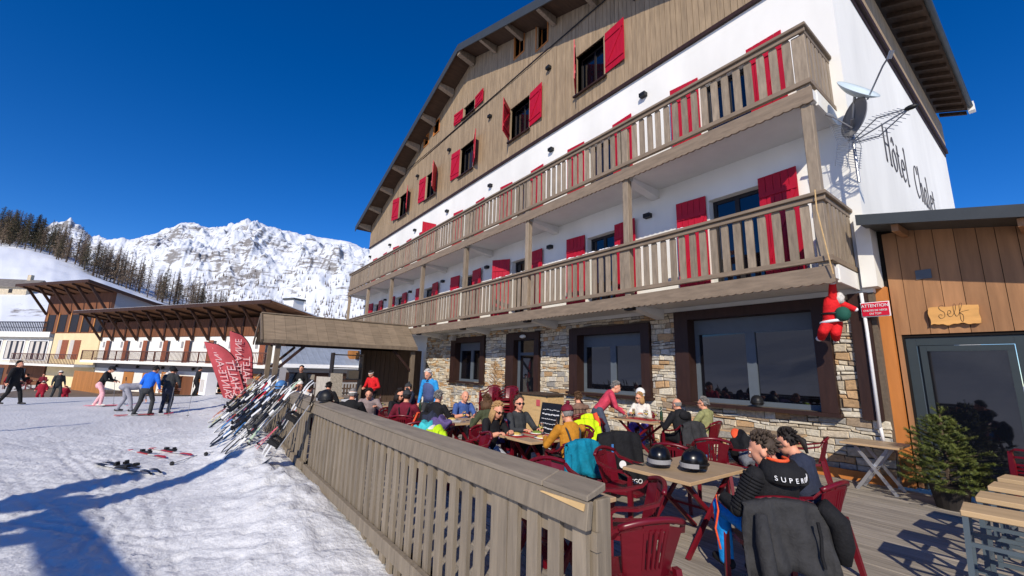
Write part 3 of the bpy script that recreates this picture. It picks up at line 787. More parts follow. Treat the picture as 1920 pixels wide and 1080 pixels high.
for i in range(140):
    px = rt.uniform(-150, 122); r = rt.uniform(2.25, 2.85); k = rt.choices([1, 3, 4], [4, 2.5, 1.5])[0]
    tree(*hill_at(colof(px), r), rt.uniform(14, 25), k, 'tall tree in the dark wood on the left hilltop', 'trees in the wood on the left hilltop')
for px, r in ((62, 2.9), (88, 2.7), (112, 2.5), (140, 2.15), (30, 3.0), (150, 2.6)):
    tree(*hill_at(colof(px), r), 24, 1, 'tall tree in the dark wood on the left hilltop', 'trees in the wood on the left hilltop')
rt2 = random.Random(9)
for i in range(14):   # lone bare trees at the mountain's foot, right of the belt
    px = rt2.uniform(455, 690); t = rt2.uniform(4.0, 6)
    tree(*hill_at(colof(px), rt2.uniform(1.7, 2.6)), rt2.uniform(12, 18), 0, 'thin bare larch standing alone before the mountain slope', 'lone larches before the mountain')

fw = MB(); rw = random.Random(31)     # thin bare wood on the mountain's foot: far too small to pick apart
for i in range(800):
    iu = min(len(MV)-2, max(0, int(np.searchsorted(u, rw.uniform(380, 720))))); jv = int(abs(rw.gauss(0, 20)))
    if jv > 84: continue
    p = Vector(MV[iu, jv]).lerp(Vector(MV[iu+1, jv+1]), rw.random()); hgt = rw.uniform(10, 20); w_ = hgt*rw.uniform(.07, .13)
    fw.add([p+Vector((0, -w_, -1)), p+Vector((0, w_, -1)), p+Vector((0, 0, hgt)), p+Vector((-w_, 0, -1)), p+Vector((w_, 0, -1))], [(0, 1, 2), (3, 4, 2)])
fw.build('far_wood', 'larch_twigs', kind='stuff')

# ================================================================== TERRACE DECK
deck = MB().box(-21.4, 1.95, -.12, 4.2, W-.1, -.034).build('deck', 'backing_dark', kind='structure', at=(0, 0, 0))
y = 1.96
while y < W-.12:
    x = -21.3
    while x < 4.1:
        x2 = min(4.15, x+random.choice((6.5, 8, 9.5)))
        MB().box(x+.003, y+.004, -.032, x2-.003, min(y+.138, W-.11), random.uniform(-.003, .003)).build('plank', 'deck_board', deck, at=((x+x2)/2, y, 0))
        x = x2
    y += .142
# ================================================================== FENCE along the snow
FY = 1.84
fence = thing('terrace_fence', 'long brown wooden picket fence between the snow and the terrace', 'fence', (-9, FY, -.4))
fp = MB(); fp.prism([(-.052, 0, -.2), (.052, 0, -.2), (.052, 0, 1.235), (.03, 0, 1.265), (-.03, 0, 1.265), (-.052, 0, 1.235)], (0, .034, 0)); fpm = fp.mesh('picket', 'fence_wood')
def fence_run(xa, xb, zoff=0):
    base = Vector(wloc(fence))
    n = round((xb-xa)/.207)
    for i in range(n+1):
        x = xb-.1-i*.207
        if x < xa+.08: break
        o = bpy.data.objects.new('picket', fpm); COL.objects.link(o); o.parent = fence
        o.location = Vector((x, FY+.03, -.3))-base; o.location.x += random.uniform(-.01, .01); o.rotation_euler.y = random.uniform(-.006, .006)
        if i == 3:
            o = link_copy(o, fence); o.location = Vector((x-.11, FY+.028, -.3))-base
    # slanting cap: a front board on edge, a wide board lying behind it
    m = MB(); m.hexa([(xa, FY-.02, .90), (xb, FY-.02, .90), (xb, FY+.027, .90), (xa, FY+.027, .90), (xa, FY+.0, 1.045), (xb, FY+.0, 1.045), (xb, FY+.045, 1.045), (xa, FY+.045, 1.045)])
    m.build('front_rail', 'fence_wood', fence, at=((xa+xb)/2, FY, 1), bevel=.006)
    seg = xa
    while seg < xb:
        s2 = min(xb, seg+random.choice((3.2, 4.4)))
        m = MB(); m.hexa([(seg+.003, FY-.005, 1.047), (s2-.003, FY-.005, 1.047), (s2-.003, FY+.15, 1.085), (seg+.003, FY+.15, 1.085), (seg+.003, FY-.005, 1.08), (s2-.003, FY-.005, 1.08), (s2-.003, FY+.15, 1.13), (seg+.003, FY+.15, 1.13)])
        m.build('cap_board', 'fence_cap_wood', fence, at=(seg, FY, 1.05), bevel=.006); seg = s2
    MB().box(xa, FY-.035, -.13, xb, FY+.026, .01).build('bottom_rail', 'fence_wood', fence, at=((xa+xb)/2, FY, 0), bevel=.006)
    MB().box(xa, FY+.066, .78, xb, FY+.10, .88).build('back_rail', 'fence_wood', fence, at=((xa+xb)/2, FY, .6))
fence_run(-8.5, -1.72)
fence_run(-20.2, -8.72)
for x in (-1.79, -8.62, -12.6, -16.5, -20.25):
    MB().box(x-.06, FY+.08, -.4, x+.06, FY+.20, 1.044).build('post', 'fence_wood', fence, at=(x, FY, 0), bevel=.006)
m = MB(); m.hexa([(-2.12, FY-.012, 1.018), (-1.74, FY-.018, 1.0), (-1.74, FY-.012, 1.0), (-2.12, FY-.008, 1.018), (-2.1, FY-.008, 1.024), (-1.74, FY-.008, 1.035), (-1.74, FY-.003, 1.035), (-2.1, FY-.004, 1.025)])
m.build('splinter', 'raw_wood', fence, at=(-2, FY, 1))

# ================================================================== THE LOW WOODEN BUILDING "Self"
sb = thing('wooden_annex', 'low wooden annex with a glazed door under a grey sloping roof', 'building', (0, 10, 0))
SY = 9.95
m = MB(); wall_boxes(m, -2.04, 3.6, 0, 4.5, [(-1.78, -.40, 0, 2.5)], SY+.03, SY+.25); m.box(-2.04, SY+.252, 0, -1.9, 16, 4.5); m.box(3.4, SY+.252, 0, 3.6, 16, 4.5)
swl = m.build('wall', 'backing_dark', sb)
x = -1.88; 
while x < 3.5:
    w = random.choice((.2, .22, .25)); x2 = min(x+w, 3.58)
    for a, b in ((x, x2),):
        m = MB()
        if b > -1.80 and a < -.38:
            if a < -1.80: pass
            m.box(a+.004, SY, 2.55, b-.004, SY+.028, 4.42)
            if a < -1.81: m.box(a+.004, SY, .02, -1.81, SY+.028, 2.548)
            elif b > -.37: m.box(-.37, SY, .02, b-.004, SY+.028, 2.548)
        else: m.box(a+.004, SY, .02, b-.004, SY+.028, 4.42)
        m.build('plank', 'self_board', swl, at=((a+b)/2, SY, 0))
    x = x2
MB().box(-2.13, SY-.1, .0, -1.90, SY+.02, 3.42).build('corner_board', 'orange_board', sb, at=(-2, SY, 0))
m = MB(); zl = lambda x: 4.60-.2*(x+1.95)
m.hexa([(-2.0, 9.12, zl(-2.0)-.15), (3.8, 9.12, zl(3.8)-.15), (3.8, 16, zl(3.8)+.25), (-2.0, 16, zl(-2)+.25), (-2.0, 9.12, zl(-2)-.01), (3.8, 9.12, zl(3.8)-.01), (3.8, 16, zl(3.8)+.4), (-2.0, 16, zl(-2)+.4)])
m.build('roof', 'roof_grey', sb, at=(0, 9.2, 4.4))
m = MB(); m.hexa([(-2.03, 9.09, zl(-2.03)-.17), (3.8, 9.09, zl(3.8)-.17), (3.8, 9.118, zl(3.8)-.17), (-2.03, 9.118, zl(-2.03)-.17), (-2.03, 9.09, zl(-2.03)+.02), (3.8, 9.09, zl(3.8)+.02), (3.8, 9.118, zl(3.8)+.02), (-2.03, 9.118, zl(-2.03)+.02)])
m.build('roof_edge', 'slate_metal', sb, at=(0, 9.1, 4.4))
for x in (-1.55, -.2, 1.2): MB().bar((x, 9.2, zl(x)-.22), (x, 10, zl(x)-.17), .09, .12).build('rafter', 'self_board', sb, at=(x, 9.5, 4.2))
dm = MB(); a, b, y = -1.775, -.405, SY+.06
dm.box(a, y, .01, a+.13, y+.07, 2.49); dm.box(b-.13, y, .01, b, y+.07, 2.49); dm.box(a+.132, y, 2.36, b-.132, y+.07, 2.49); dm.box(a+.132, y, .01, b-.132, y+.07, .14)
dm.box(a+.17, y-.02, .15, a+.25, y+.05, 2.35); dm.box(a+.252, y-.02, 2.26, b-.14, y+.05, 2.35); dm.box(b-.22, y-.02, .15, b-.14, y+.05, 2.258)
gd = dm.build('door', 'door_frame', sb, at=(-1.1, y, 0))
MB().box(a+.252, y+.0, .15, b-.222, y+.02, 2.258).build('pane', 'door_glass', gd, at=(-1.1, y, 1))
MB().box(-1.5, SY-.02, 3.50, -1.3, SY-.003, 3.66).build('vent_grille', 'grey_frame', sb, at=(-1.4, SY, 3.5))
# ================================================================== OPEN WOODEN SHELTER at the far end of the terrace
mat('shelter_wood', (116, 102, 86), .75, .22, 10, (1, 1, .2), .2, .1)
mat('shingle_board', (134, 118, 98), .8, .22, 9, (1, .2, 1), .25, .1)
mat('brown_panel', (78, 62, 50), .7, .2, 8, (1, 1, .2), .2)
sh = thing('wooden_shelter', 'open wooden shelter with a pitched board roof at the far end of the terrace', 'shelter', (-19.6, 5.2, 0))
RX2, RZ2, EX, EZ, Y0, Y1 = -19.6, 3.74, 1.32, 2.66, 2.0, 8.22
n = 16
for s in (1, -1):
    for i in range(n):
        a, b = Y0+(Y1-Y0)*i/n+.004, Y0+(Y1-Y0)*(i+1)/n-.004
        x1 = RX2+s*EX; d = random.uniform(0, .012)
        P = [(RX2+s*.002, a, RZ2+d), (x1, a, EZ+d), (x1, b, EZ+d), (RX2+s*.002, b, RZ2+d)]
        m = MB(); m.hexa([(p[0], p[1], p[2]-.03) for p in P]+P)
        m.build('roof_board', 'shingle_board', sh, at=((RX2+x1)/2, a, EZ))
m = MB()
for s in (1, -1): m.bar((RX2, Y0-.06, RZ2-.06), (RX2+s*(EX+.05), Y0-.06, EZ-.09), .05, .17)
m.build('verge_board', 'shelter_wood', sh, at=(RX2, Y0, RZ2))
MB().bar((RX2, Y0-.05, RZ2+.02), (RX2, Y1, RZ2+.02), .16, .05).build('ridge_board', 'shelter_wood', sh, at=(RX2, 5, RZ2))
for s in (1, -1):
    MB().box(RX2+s*(EX+.02)-.03, Y0, EZ-.15, RX2+s*(EX+.02)+.03, Y1, EZ-.0).build('eave_board', 'shelter_wood', sh, at=(RX2+s*EX, 5, EZ))
    xx = RX2+s*(EX-.25)
    MB().box(xx-.07, Y0+.3, 2.5, xx+.07, Y1, 2.66).build('plate', 'dark_timber', sh, at=(xx, 5, 2.5))
    for y in (2.55, Y1-.1):
        MB().box(xx-.09, y-.09, -.03, xx+.09, y+.09, 2.498).build('post', 'shelter_wood', sh, at=(xx, y, 0), bevel=.01)
        MB().bar((xx, y+(.1 if y < 5 else -.1), 1.6), (xx, y+(.95 if y < 5 else -.95), 2.48), .1, .12, (1, 0, 0)).build('brace', 'dark_timber', sh, at=(xx, y, 2))
MB().box(RX2-EX+.3, 2.5, 2.52, RX2+EX-.3, 2.62, 2.65).build('tie_beam', 'dark_timber', sh, at=(RX2, 2.55, 2.5))
MB().bar((RX2-EX+.3, 2.56, 2.66), (RX2, 2.56, RZ2-.06), .1, .12).build('rafter', 'dark_timber', sh, at=(RX2, 2.55, 3))
m = MB(); m.box(-20.75, 6.4, -.03, -20.6, Y1+1.3, 2.6); m.build('back_wall', 'brown_panel', sh, at=(-20.7, 7, 0))
for k in range(9): MB().box(-20.598, 6.42+k*.235, 0, -20.57, 6.42+k*.235+.22, 2.5).build('wall_plank', 'brown_panel', sh, at=(-20.6, 6.5+k*.235, 0))
shelf = thing('shelf', 'dark wooden shelf unit with boxes under the shelter roof', 'shelf', (-20.2, 5.6, 0))
m = MB(); m.box(-20.5, 5.0, -.0, -20.0, 5.06, 2.3); m.box(-20.5, 6.3, -.0, -20.0, 6.36, 2.3); m.build('side', 'shelter_wood', shelf)
for z in (.5, 1.1, 1.62, 2.2): MB().box(-20.5, 5.062, z, -20.0, 6.298, z+.04).build('board', 'shelter_wood', shelf, at=(-20.2, 5.6, z))
bx = MB().box(-20.4, 5.75, 1.142, -20.05, 6.2, 1.52).build('box', 'pale_wood'); tag(bx, 'pale cardboard box standing on the shelter shelf', 'box')
for i, (y, z, w, lab, mt) in enumerate([(3.6, 1.35, .95, 'grey table top leaning upright under the shelter, next to the chalk white board', 'deck_board'), (4.45, 1.25, .55, 'cream board leaning upright between two grey table tops', 'curtain'), (4.98, 1.4, .5, 'narrow grey table top leaning in front of the shelf', 'deck_board')]):
    m = MB(); m.bar((-18.9, y, .05), (-19.2-.05*i, y+.05, z), w, .04, (1, 0, 0)); o = m.build('leaning_board', mt, at=(-19, y, .05)); tag(o, lab, 'board')

# ================================================================== CHALETS ACROSS THE SNOW
mat('brown_cladding', (116, 74, 50), .75, .25, 3, (1, 1, .08), .1, .08)
mat('brown_beam', (62, 40, 30), .7, .2, 3)
mat('eave_brown', (128, 90, 62), .8, .2, 2)
mat('door_brown', (142, 82, 54), .6, .15, 5)
mat('beige_render', (226, 204, 160), .85, .06, 1.5)
mat('cream_wall', (222, 214, 198), .85, .06, 1.5)
mat('neutral_grey', (150, 148, 150), .85, .06)  # one even grey for chalet bands, vents and plain walls
mat('panel_orange', (178, 120, 66), .7, .2, 3, (1, 1, .1), .1, .1)
mat('rail_brown', (96, 62, 50), .6, .15)
mat('bluegrey_roof', (150, 160, 176), .5, .12, 2)
mat('old_stone', (196, 182, 158), .9, .2, 1.5)
mat('slate_old', (122, 116, 110), .85, .2, 1)
DZ = -1.08
b1 = thing('chalet_hotel', 'long two storey chalet with brown top floor and white balcony floor behind the skiers', 'chalet', (-57.0, -7.5, DZ), R(30))
LB = 25.5
def loc(m, name, mt, parent, **kw): return m.build(name, mt, parent, world=False, **kw)
m = MB(); m.box(0, 0, 0, LB, 10, 4.85); loc(m, 'wall', 'white_render', b1)
m = MB(); m.hexa([(0, -.05, 4.86), (LB, -.05, 4.86), (LB, 9.9, 4.86), (0, 9.9, 4.86), (0, -.05, 6.32), (LB, -.05, 6.32), (LB, 9.9, 3.0+2.0), (0, 9.9, 5.0)])
up = loc(m, 'upper_wall', 'brown_cladding', b1)
for k in range(76): MB().box(k*.335+.01, -.075, 4.88, k*.335+.325, -.052, 6.3).build('plank', 'brown_cladding', up, at=(k*.335, -.06, 4.88), world=False)
m = MB(); m.hexa([(-.6, -2.2, 7.0), (LB+.8, -2.2, 7.0), (LB+.8, 10.3, 5.0), (-.6, 10.3, 5.0), (-.6, -2.2, 7.14), (LB+.8, -2.2, 7.14), (LB+.8, 10.3, 5.14), (-.6, 10.3, 5.14)])
rf = loc(m, 'roof', 'eave_brown', b1)
m = MB(); m.box(-.63, -2.24, 6.93, LB+.83, -2.203, 7.2); loc(m, 'roof_edge', 'brown_beam', rf)
m = MB(); m.hexa([(-.62, -2.2, 7.145), (LB+.82, -2.2, 7.145), (LB+.82, 10.3, 5.145), (-.62, 10.3, 5.145), (-.62, -2.2, 7.22), (LB+.82, -2.2, 7.22), (LB+.82, 10.3, 5.22), (-.62, 10.3, 5.22)]); loc(m, 'snow_cover', 'snow_clump', rf)
for k in range(13):
    x = .25+k*2.05
    m = MB(); m.bar((x, -.1, 4.55), (x, -1.75, 6.85), .12, .17, (0, 1, 0)); loc(m, 'strut', 'brown_beam', b1)
    m = MB(); m.box(x-.07, -.17, 4.5, x+.07, -.078, 6.4); loc(m, 'pillar', 'brown_beam', b1)
    m = MB(); m.bar((x, -2.1, 6.88), (x, 0, 6.55), .09, .14); loc(m, 'rafter', 'brown_beam', b1)
m = MB(); m.box(0, -1.25, 2.45, LB, -.003, 2.68); slab = loc(m, 'balcony', 'white_render', b1)
m = MB(); m.box(0, -1.22, 3.5, LB, -1.16, 3.57); m.box(0, -1.22, 2.75, LB, -1.17, 2.8)
loc(m, 'handrail', 'rail_brown', slab)
for k in range(14): MB().box(k*1.95+.02, -1.23, 2.68, k*1.95+.09, -1.15, 3.5).build('rail_post', 'rail_brown', slab, at=(k*1.95, -1.2, 2.68), world=False)
me_b = MB().box(-.02, 0, 0, .02, .02, .69).mesh('baluster', 'rail_brown')
for k in range(150):
    o = bpy.data.objects.new('baluster', me_b); COL.objects.link(o); o.parent = slab; o.location = (.1+k*.169, -1.2, 2.81)
for k in range(8):
    x = 1.1+k*3.1
    m = MB(); m.box(x, -.03, 2.69, x+.62, -.002, 4.55); loc(m, 'door', 'door_brown', b1)
    m = MB(); m.box(x+.66, -.025, 2.72, x+1.0, -.002, 4.5); loc(m, 'window', 'window_glass', b1)
    m = MB(); m.box(x-.5, -.03, 3.9, x-.22, -.002, 4.45); loc(m, 'vent', 'neutral_grey', b1)
# ground floor: garage doors, fence panels, wall lamps
for k, (x, w, h, mt) in enumerate([(5.2, 1.6, 1.75, 'panel_orange'), (8.2, 2.3, 1.7, 'panel_orange'), (11.6, .7, 1.9, 'door_brown'), (13.2, 2.2, 1.6, 'brown_cladding'), (16.2, 2.0, 1.9, 'door_brown'), (18.8, 2.2, 1.8, 'panel_orange'), (21.9, 1.5, 1.8, 'panel_orange')]):
    m = MB(); m.box(x, -.04, .02, x+w, -.002, h); loc(m, 'garage_door', mt, b1)
m = MB(); m.box(0, -.02, 1.98, LB, -.001, 2.44); loc(m, 'grey_band', 'neutral_grey', b1)
for x in (4.0, 7.4, 11.2, 15.4, 19.6): m = MB(); m.ell((x, -.16, 2.2), (.12, .12, .14), 8, 5); loc(m, 'wall_lamp', 'lamp_black', b1)
ch = MB(); ch.box(22.2, 2.0, 5.6, 23.3, 3.0, 8.0); chim = loc(ch, 'chimney', 'white_render', b1)
ch = MB(); ch.box(22.1, 1.9, 8.002, 23.4, 3.1, 8.15); loc(ch, 'chimney_cap', 'roof_grey', chim)
# slatted fence panels in front
PAN = 'wooden slatted privacy screen standing against the white chalet wall, %s'
for i, (x, y, w, lab) in enumerate([(-43.0, 1.0, 2.3, 'beside the white skier'), (-40.2, 2.4, 1.5, 'left of the parked stroller'), (-46.2, -1.4, 2.0, 'behind the bending skier'), (-37.6, 3.9, 1.6, 'right of the parked stroller')]):
    t = thing('privacy_screen', PAN % lab, 'screen', (x, y-.6, float(ground_z(x, 0))), R(30), 'slatted screens before the chalet')
    for k in range(9): MB().box(0, 0, .15+k*.19, w, .03, .30+k*.19).build('slat', 'panel_orange', t, at=(w/2, 0, .2+k*.19), world=False)
    for xx in (.02, w-.1): MB().box(xx, .032, 0, xx+.08, .09, 1.9).build('post', 'brown_beam', t, world=False)
t = thing('board_fence', 'tall brown board fence left of the skiers, before the beige house', 'fence', (-53.5, -8.3, -1.1), R(22))
for k in range(40): MB().box(k*.2, 0, .05, k*.2+.185, .03, 1.75).build('board', 'panel_orange', t, at=(k*.2, 0, 0), world=False)
MB().box(0, .032, 1.4, 8, .08, 1.5).build('rail', 'brown_beam', t, world=False)

b2 = thing('tall_chalet', 'tall brown chalet with shed roof and beige lower storey, left of the long chalet', 'chalet', (-67.3, -14.4, -1.4), R(34.7))
m = MB(); m.box(1.9, 0, 5.6, 12.4, 9, 8.7); b2w = loc(m, 'upper_wall', 'brown_cladding', b2)
m = MB(); m.hexa([(12.41, .3, 5.6), (12.43, .3, 5.6), (12.43, 9, 5.6), (12.41, 9, 5.6), (12.41, .3, 9.9), (12.43, .3, 9.9), (12.43, 9, 8.2), (12.41, 9, 8.2)]); loc(m, 'grey_gable', 'neutral_grey', b2)
m = MB(); m.box(5.0, -.3, 0, 12.4, 9, 5.58); loc(m, 'lower_wall', 'beige_render', b2)
m = MB(); m.hexa([(1.0, -2.4, 10.3), (13, -2.4, 10.3), (13, 12, 7.2), (1.0, 12, 7.2), (1.0, -2.4, 10.45), (13, -2.4, 10.45), (13, 12, 7.35), (1.0, 12, 7.35)]); rf = loc(m, 'roof', 'eave_brown', b2)
m = MB(); m.box(.97, -2.44, 10.22, 13.03, -2.403, 10.5); m.hexa([(13.003, -2.4, 10.2), (13.05, -2.4, 10.2), (13.05, 12, 7.1), (13.003, 12, 7.1), (13.003, -2.4, 10.5), (13.05, -2.4, 10.5), (13.05, 12, 7.4), (13.003, 12, 7.4)]); loc(m, 'roof_edge', 'brown_beam', rf)
m = MB(); m.hexa([(1.9, -.003, 8.702), (12.4, -.003, 8.702), (12.4, 9, 8.702), (1.9, 9, 8.702), (1.9, -.003, 9.74), (12.4, -.003, 9.74), (12.4, 9, 8.72), (1.9, 9, 8.72)]); loc(m, 'gable_infill', 'brown_cladding', b2)
for k in range(6):
    x = 2.1+k*2.05
    m = MB(); m.bar((x, -.05, 7.6), (x, -1.9, 10.1), .14, .2, (0, 1, 0)); loc(m, 'strut', 'brown_beam', b2)
    m = MB(); m.bar((x, -2.3, 10.2), (x, 0, 9.72), .1, .16); loc(m, 'rafter', 'brown_beam', b2)
for k in range(5):
    x = 2.6+k*2.0
    m = MB(); m.box(x, -.04, 5.75, x+1.2, -.002, 7.55); w_ = loc(m, 'window', 'dark_frame', b2)
    m = MB(); m.box(x-.16, -.08, 5.7, x-.02, -.042, 7.7); loc(m, 'jamb', 'panel_orange', w_)
for x in (6.6, 8.6):
    m = MB(); m.box(x, -.34, 3.0, x+1.0, -.302, 4.9); loc(m, 'door', 'door_brown', b2)
    m = MB(); m.box(x-.7, -.33, 3.0, x-.05, -.302, 4.9); loc(m, 'window', 'curtain', b2)
m = MB(); m.box(-2, -1.9, 2.3, 12.6, -.303, 2.5); bb = loc(m, 'balcony', 'white_render', b2)
m = MB(); m.box(2, -1.88, 3.4, 12.6, -1.83, 3.47)
loc(m, 'handrail', 'rail_brown', bb)
for k in range(46): MB().box(2.05+k*.23, -1.87, 2.5, 2.1+k*.23, -1.84, 3.4).build('baluster', 'rail_brown', bb, at=(2+k*.23, -1.86, 2.5), world=False)
t3 = thing('terrace_house', 'low cream building with big curtained windows and a dark railed roof terrace', 'building', (-75.5, -21.5, -1.4), R(41))
m = MB(); m.box(0, 0, 0, 14.0, 7, 2.3); loc(m, 'base', 'brown_cladding', t3)
m = MB(); m.box(0, .1, 2.302, 14.0, 7, 5.2); loc(m, 'wall', 'cream_wall', t3)
m = MB(); m.box(-.3, -.5, 5.202, 14.4, 7.2, 5.75); loc(m, 'terrace_edge', 'white_render', t3)
for k in range(4):
    x = .6+k*3.4
    m = MB(); m.box(x, .04, 2.75, x+2.8, .097, 4.9); w_ = loc(m, 'window', 'white_paint', t3)
    m = MB(); m.box(x+.12, .02, 2.85, x+2.68, .038, 4.8); loc(m, 'pane', 'window_glass', w_)
    for q in range(3): m = MB(); m.box(x+.25+q*.85, .008, 2.9, x+.75+q*.85, .018, 4.75); loc(m, 'curtain', 'curtain', w_)
m = MB(); m.box(-.2, -.4, 6.75, 14.3, -.34, 6.85); m.box(-.2, -.4, 6.2, 14.3, -.36, 6.26); rl = loc(m, 'railing', 'lamp_black', t3)
for k in range(58): MB().box(-.2+k*.25, -.39, 5.75, -.12+k*.25, -.35, 6.75).build('bar', 'lamp_black', rl, at=(k*.25, -.37, 5.75), world=False)
for x in (2.0, 6.3, 9.5): m = MB(); m.box(x, -.04, .1, x+1.9, -.002, 1.9); loc(m, 'shop_window', 'window_glass', t3)
hs = thing('stone_house', 'old stone house with grey slate roof standing alone on the snowy hill', 'house', (-234, -66, 20.5), R(57))
m = MB(); m.box(0, 0, -3, 17, 9, 6); m.add([(17, 0, 6.001), (17, 9, 6.001), (17, 4.5, 9)], [(0, 1, 2)]); hw = loc(m, 'wall', 'old_stone', hs)
m = MB(); m.hexa([(-.8, -.9, 5.6), (17.8, -.9, 5.6), (17.8, 4.5, 9.1), (-.8, 4.5, 9.1), (-.8, -.9, 5.85), (17.8, -.9, 5.85), (17.8, 4.5, 9.4), (-.8, 4.5, 9.4)]); m.hexa([(-.8, 9.9, 5.6), (17.8, 9.9, 5.6), (17.8, 4.502, 9.1), (-.8, 4.502, 9.1), (-.8, 9.9, 5.85), (17.8, 9.9, 5.85), (17.8, 4.502, 9.4), (-.8, 4.502, 9.4)]); loc(m, 'roof', 'slate_old', hs)
m = MB(); m.box(12, 4, 8.5, 13.2, 5.2, 11.2); loc(m, 'chimney', 'old_stone', hs)
for x, z in ((2, 3.6), (6, 3.7), (11, 3.6), (14.5, 1), (4.5, .3), (9.5, .4)): m = MB(); m.box(x, -.05, z, x+1.3, -.002, z+1.4); loc(m, 'window', 'dark_frame', hs)
b3 = thing('blue_roof_house', 'low house with a pale blue grey roof and snowy eave seen under the shelter', 'house', (-31.5, 5.0, -.9), R(90))
m = MB(); m.box(0, 0, 0, 9, 2.7, 2.35); loc(m, 'wall', 'neutral_grey', b3)
m = MB(); m.box(0, -.05, 1.5, 9, -.002, 2.1); loc(m, 'dark_band', 'brown_beam', b3)
m = MB(); m.hexa([(-.3, -.5, 2.45), (9.3, -.5, 2.45), (9.3, 2.8, 3.75), (-.3, 2.8, 3.75), (-.3, -.5, 2.55), (9.3, -.5, 2.55), (9.3, 2.8, 3.9), (-.3, 2.8, 3.9)]); r3 = loc(m, 'roof', 'bluegrey_roof', b3)
for k in range(24): m = MB(); m.bar((-.2+k*.4, -.49, 2.56), (-.2+k*.4, 2.78, 3.9), .04, .04); loc(m, 'roof_rib', 'bluegrey_roof', r3)
m = MB(); m.box(-.3, -.62, 2.42, 9.3, -.502, 2.66); loc(m, 'snow_edge', 'snow_clump', r3)
m = MB(); m.box(4.2, .9, 2.9, 5.1, 1.4, 3.75); dw = loc(m, 'dormer_window', 'panel_orange', r3)
pf = thing('picket_screen', 'dark picket fence before the low blue roofed house', 'fence', (-30.2, 5.0, -.75), R(90))
for k in range(44): MB().box(k*.2, 0, 0, k*.2+.11, .03, 1.25).build('picket', 'brown_panel', pf, at=(k*.2, 0, 0), world=False)
m = MB(); m.box(0, .032, .9, 8.8, .07, 1.0); loc(m, 'rail', 'brown_panel', pf)
cab = thing('white_cabinet', 'small white cabinet standing at the road edge left of the flags', 'cabinet', (-31.0, .9, float(ground_z(-31.0, .9))), R(20))
m = MB(); m.box(-.4, -.3, 0, .4, .3, 1.3); loc(m, 'body', 'white_paint', cab, bevel=.02); m = MB(); m.box(-.25, -.32, .2, .2, -.302, .9); loc(m, 'door', 'curtain', cab)

# ================================================================== FLAGS
mat('flag_red', (196, 84, 90), .7, .12, 3, bump=.1)
mat('flag_ink', (240, 196, 196), .7, .0)
def flag(loc_, h, w, tilt, label, phase):
    t = thing('feather_flag', label, 'flag', loc_, 0, 'red feather flags by the ski rack')
    def cur(v):   # right edge (the pole side), runs over to the left at the top
        if v < .62: return 0
        q = (v-.62)/.38; return -w*(1-math.sqrt(max(0, 1-q*q)))*.92
    m = MB(); N = 26; pts = []
    tl = math.tan(R(tilt))
    def P(u, v): return Vector((.05*math.sin(u*6+v*5+phase), u-(v*h)*tl, .25+v*h))
    grid = []
    for i in range(N+1):
        v = i/N; r = cur(v); l = -w*(.86+.14*v) if v > .03 else -w*.85
        grid.append([P(r+(min(l, r-.01)-r)*k/6, v*(1) - (.10*(k/6)*(1-v))*-1) for k in range(7)])
    vs = [p for g in grid for p in g]+[p+Vector((-.006, 0, 0)) for g in grid for p in g]; fs = []; o = 7*(N+1)
    for i in range(N):
        for k in range(6): a = i*7+k; fs += [(a, a+1, a+8, a+7), (o+a+7, o+a+8, o+a+1, o+a)]
    m.add(vs, fs); cl = m.build('cloth', 'flag_red', t, world=False, smooth=True)
    m = MB(); m.tube([P(cur(i/N)+.012, i/N) if i else Vector((0, 0, -.1)) for i in range(N+1)], .017, 6); m.build('pole', 'lamp_black', t, world=False)
    m = MB(); m.ell((0, 0, -.05), (.3, .3, .1), 10, 5); m.build('base', 'snow_clump', t, world=False)
    up = (P(0, 1)-P(0, 0)).normalized(); rt_ = Vector((0, 1, 0))
    for txt, u, v, s in (('CHALET', -.29*w, .42, .40*w), ('SAINTE-ANNE', -.64*w, .54, .36*w), ('Le', -.42*w, .10, .42*w)):
        c = P(u, v)+Vector((.075, 0, 0))
        ex = up; ey = rt_
        text_obj('lettering', txt, s*1.12, 'flag_ink', cl, Matrix.Translation((0, 0, 0)) @ frame3(c, ex, ey) , .002, sx=1.0)
flag((-21.5, 2.1, -.2), 2.5, .95, 20, 'red feather flag with pale lettering leaning furthest left', .3)
flag((-21.6, 2.28, -.2), 3.0, .85, 7, 'taller red feather flag with pale lettering standing more upright', 1.4)

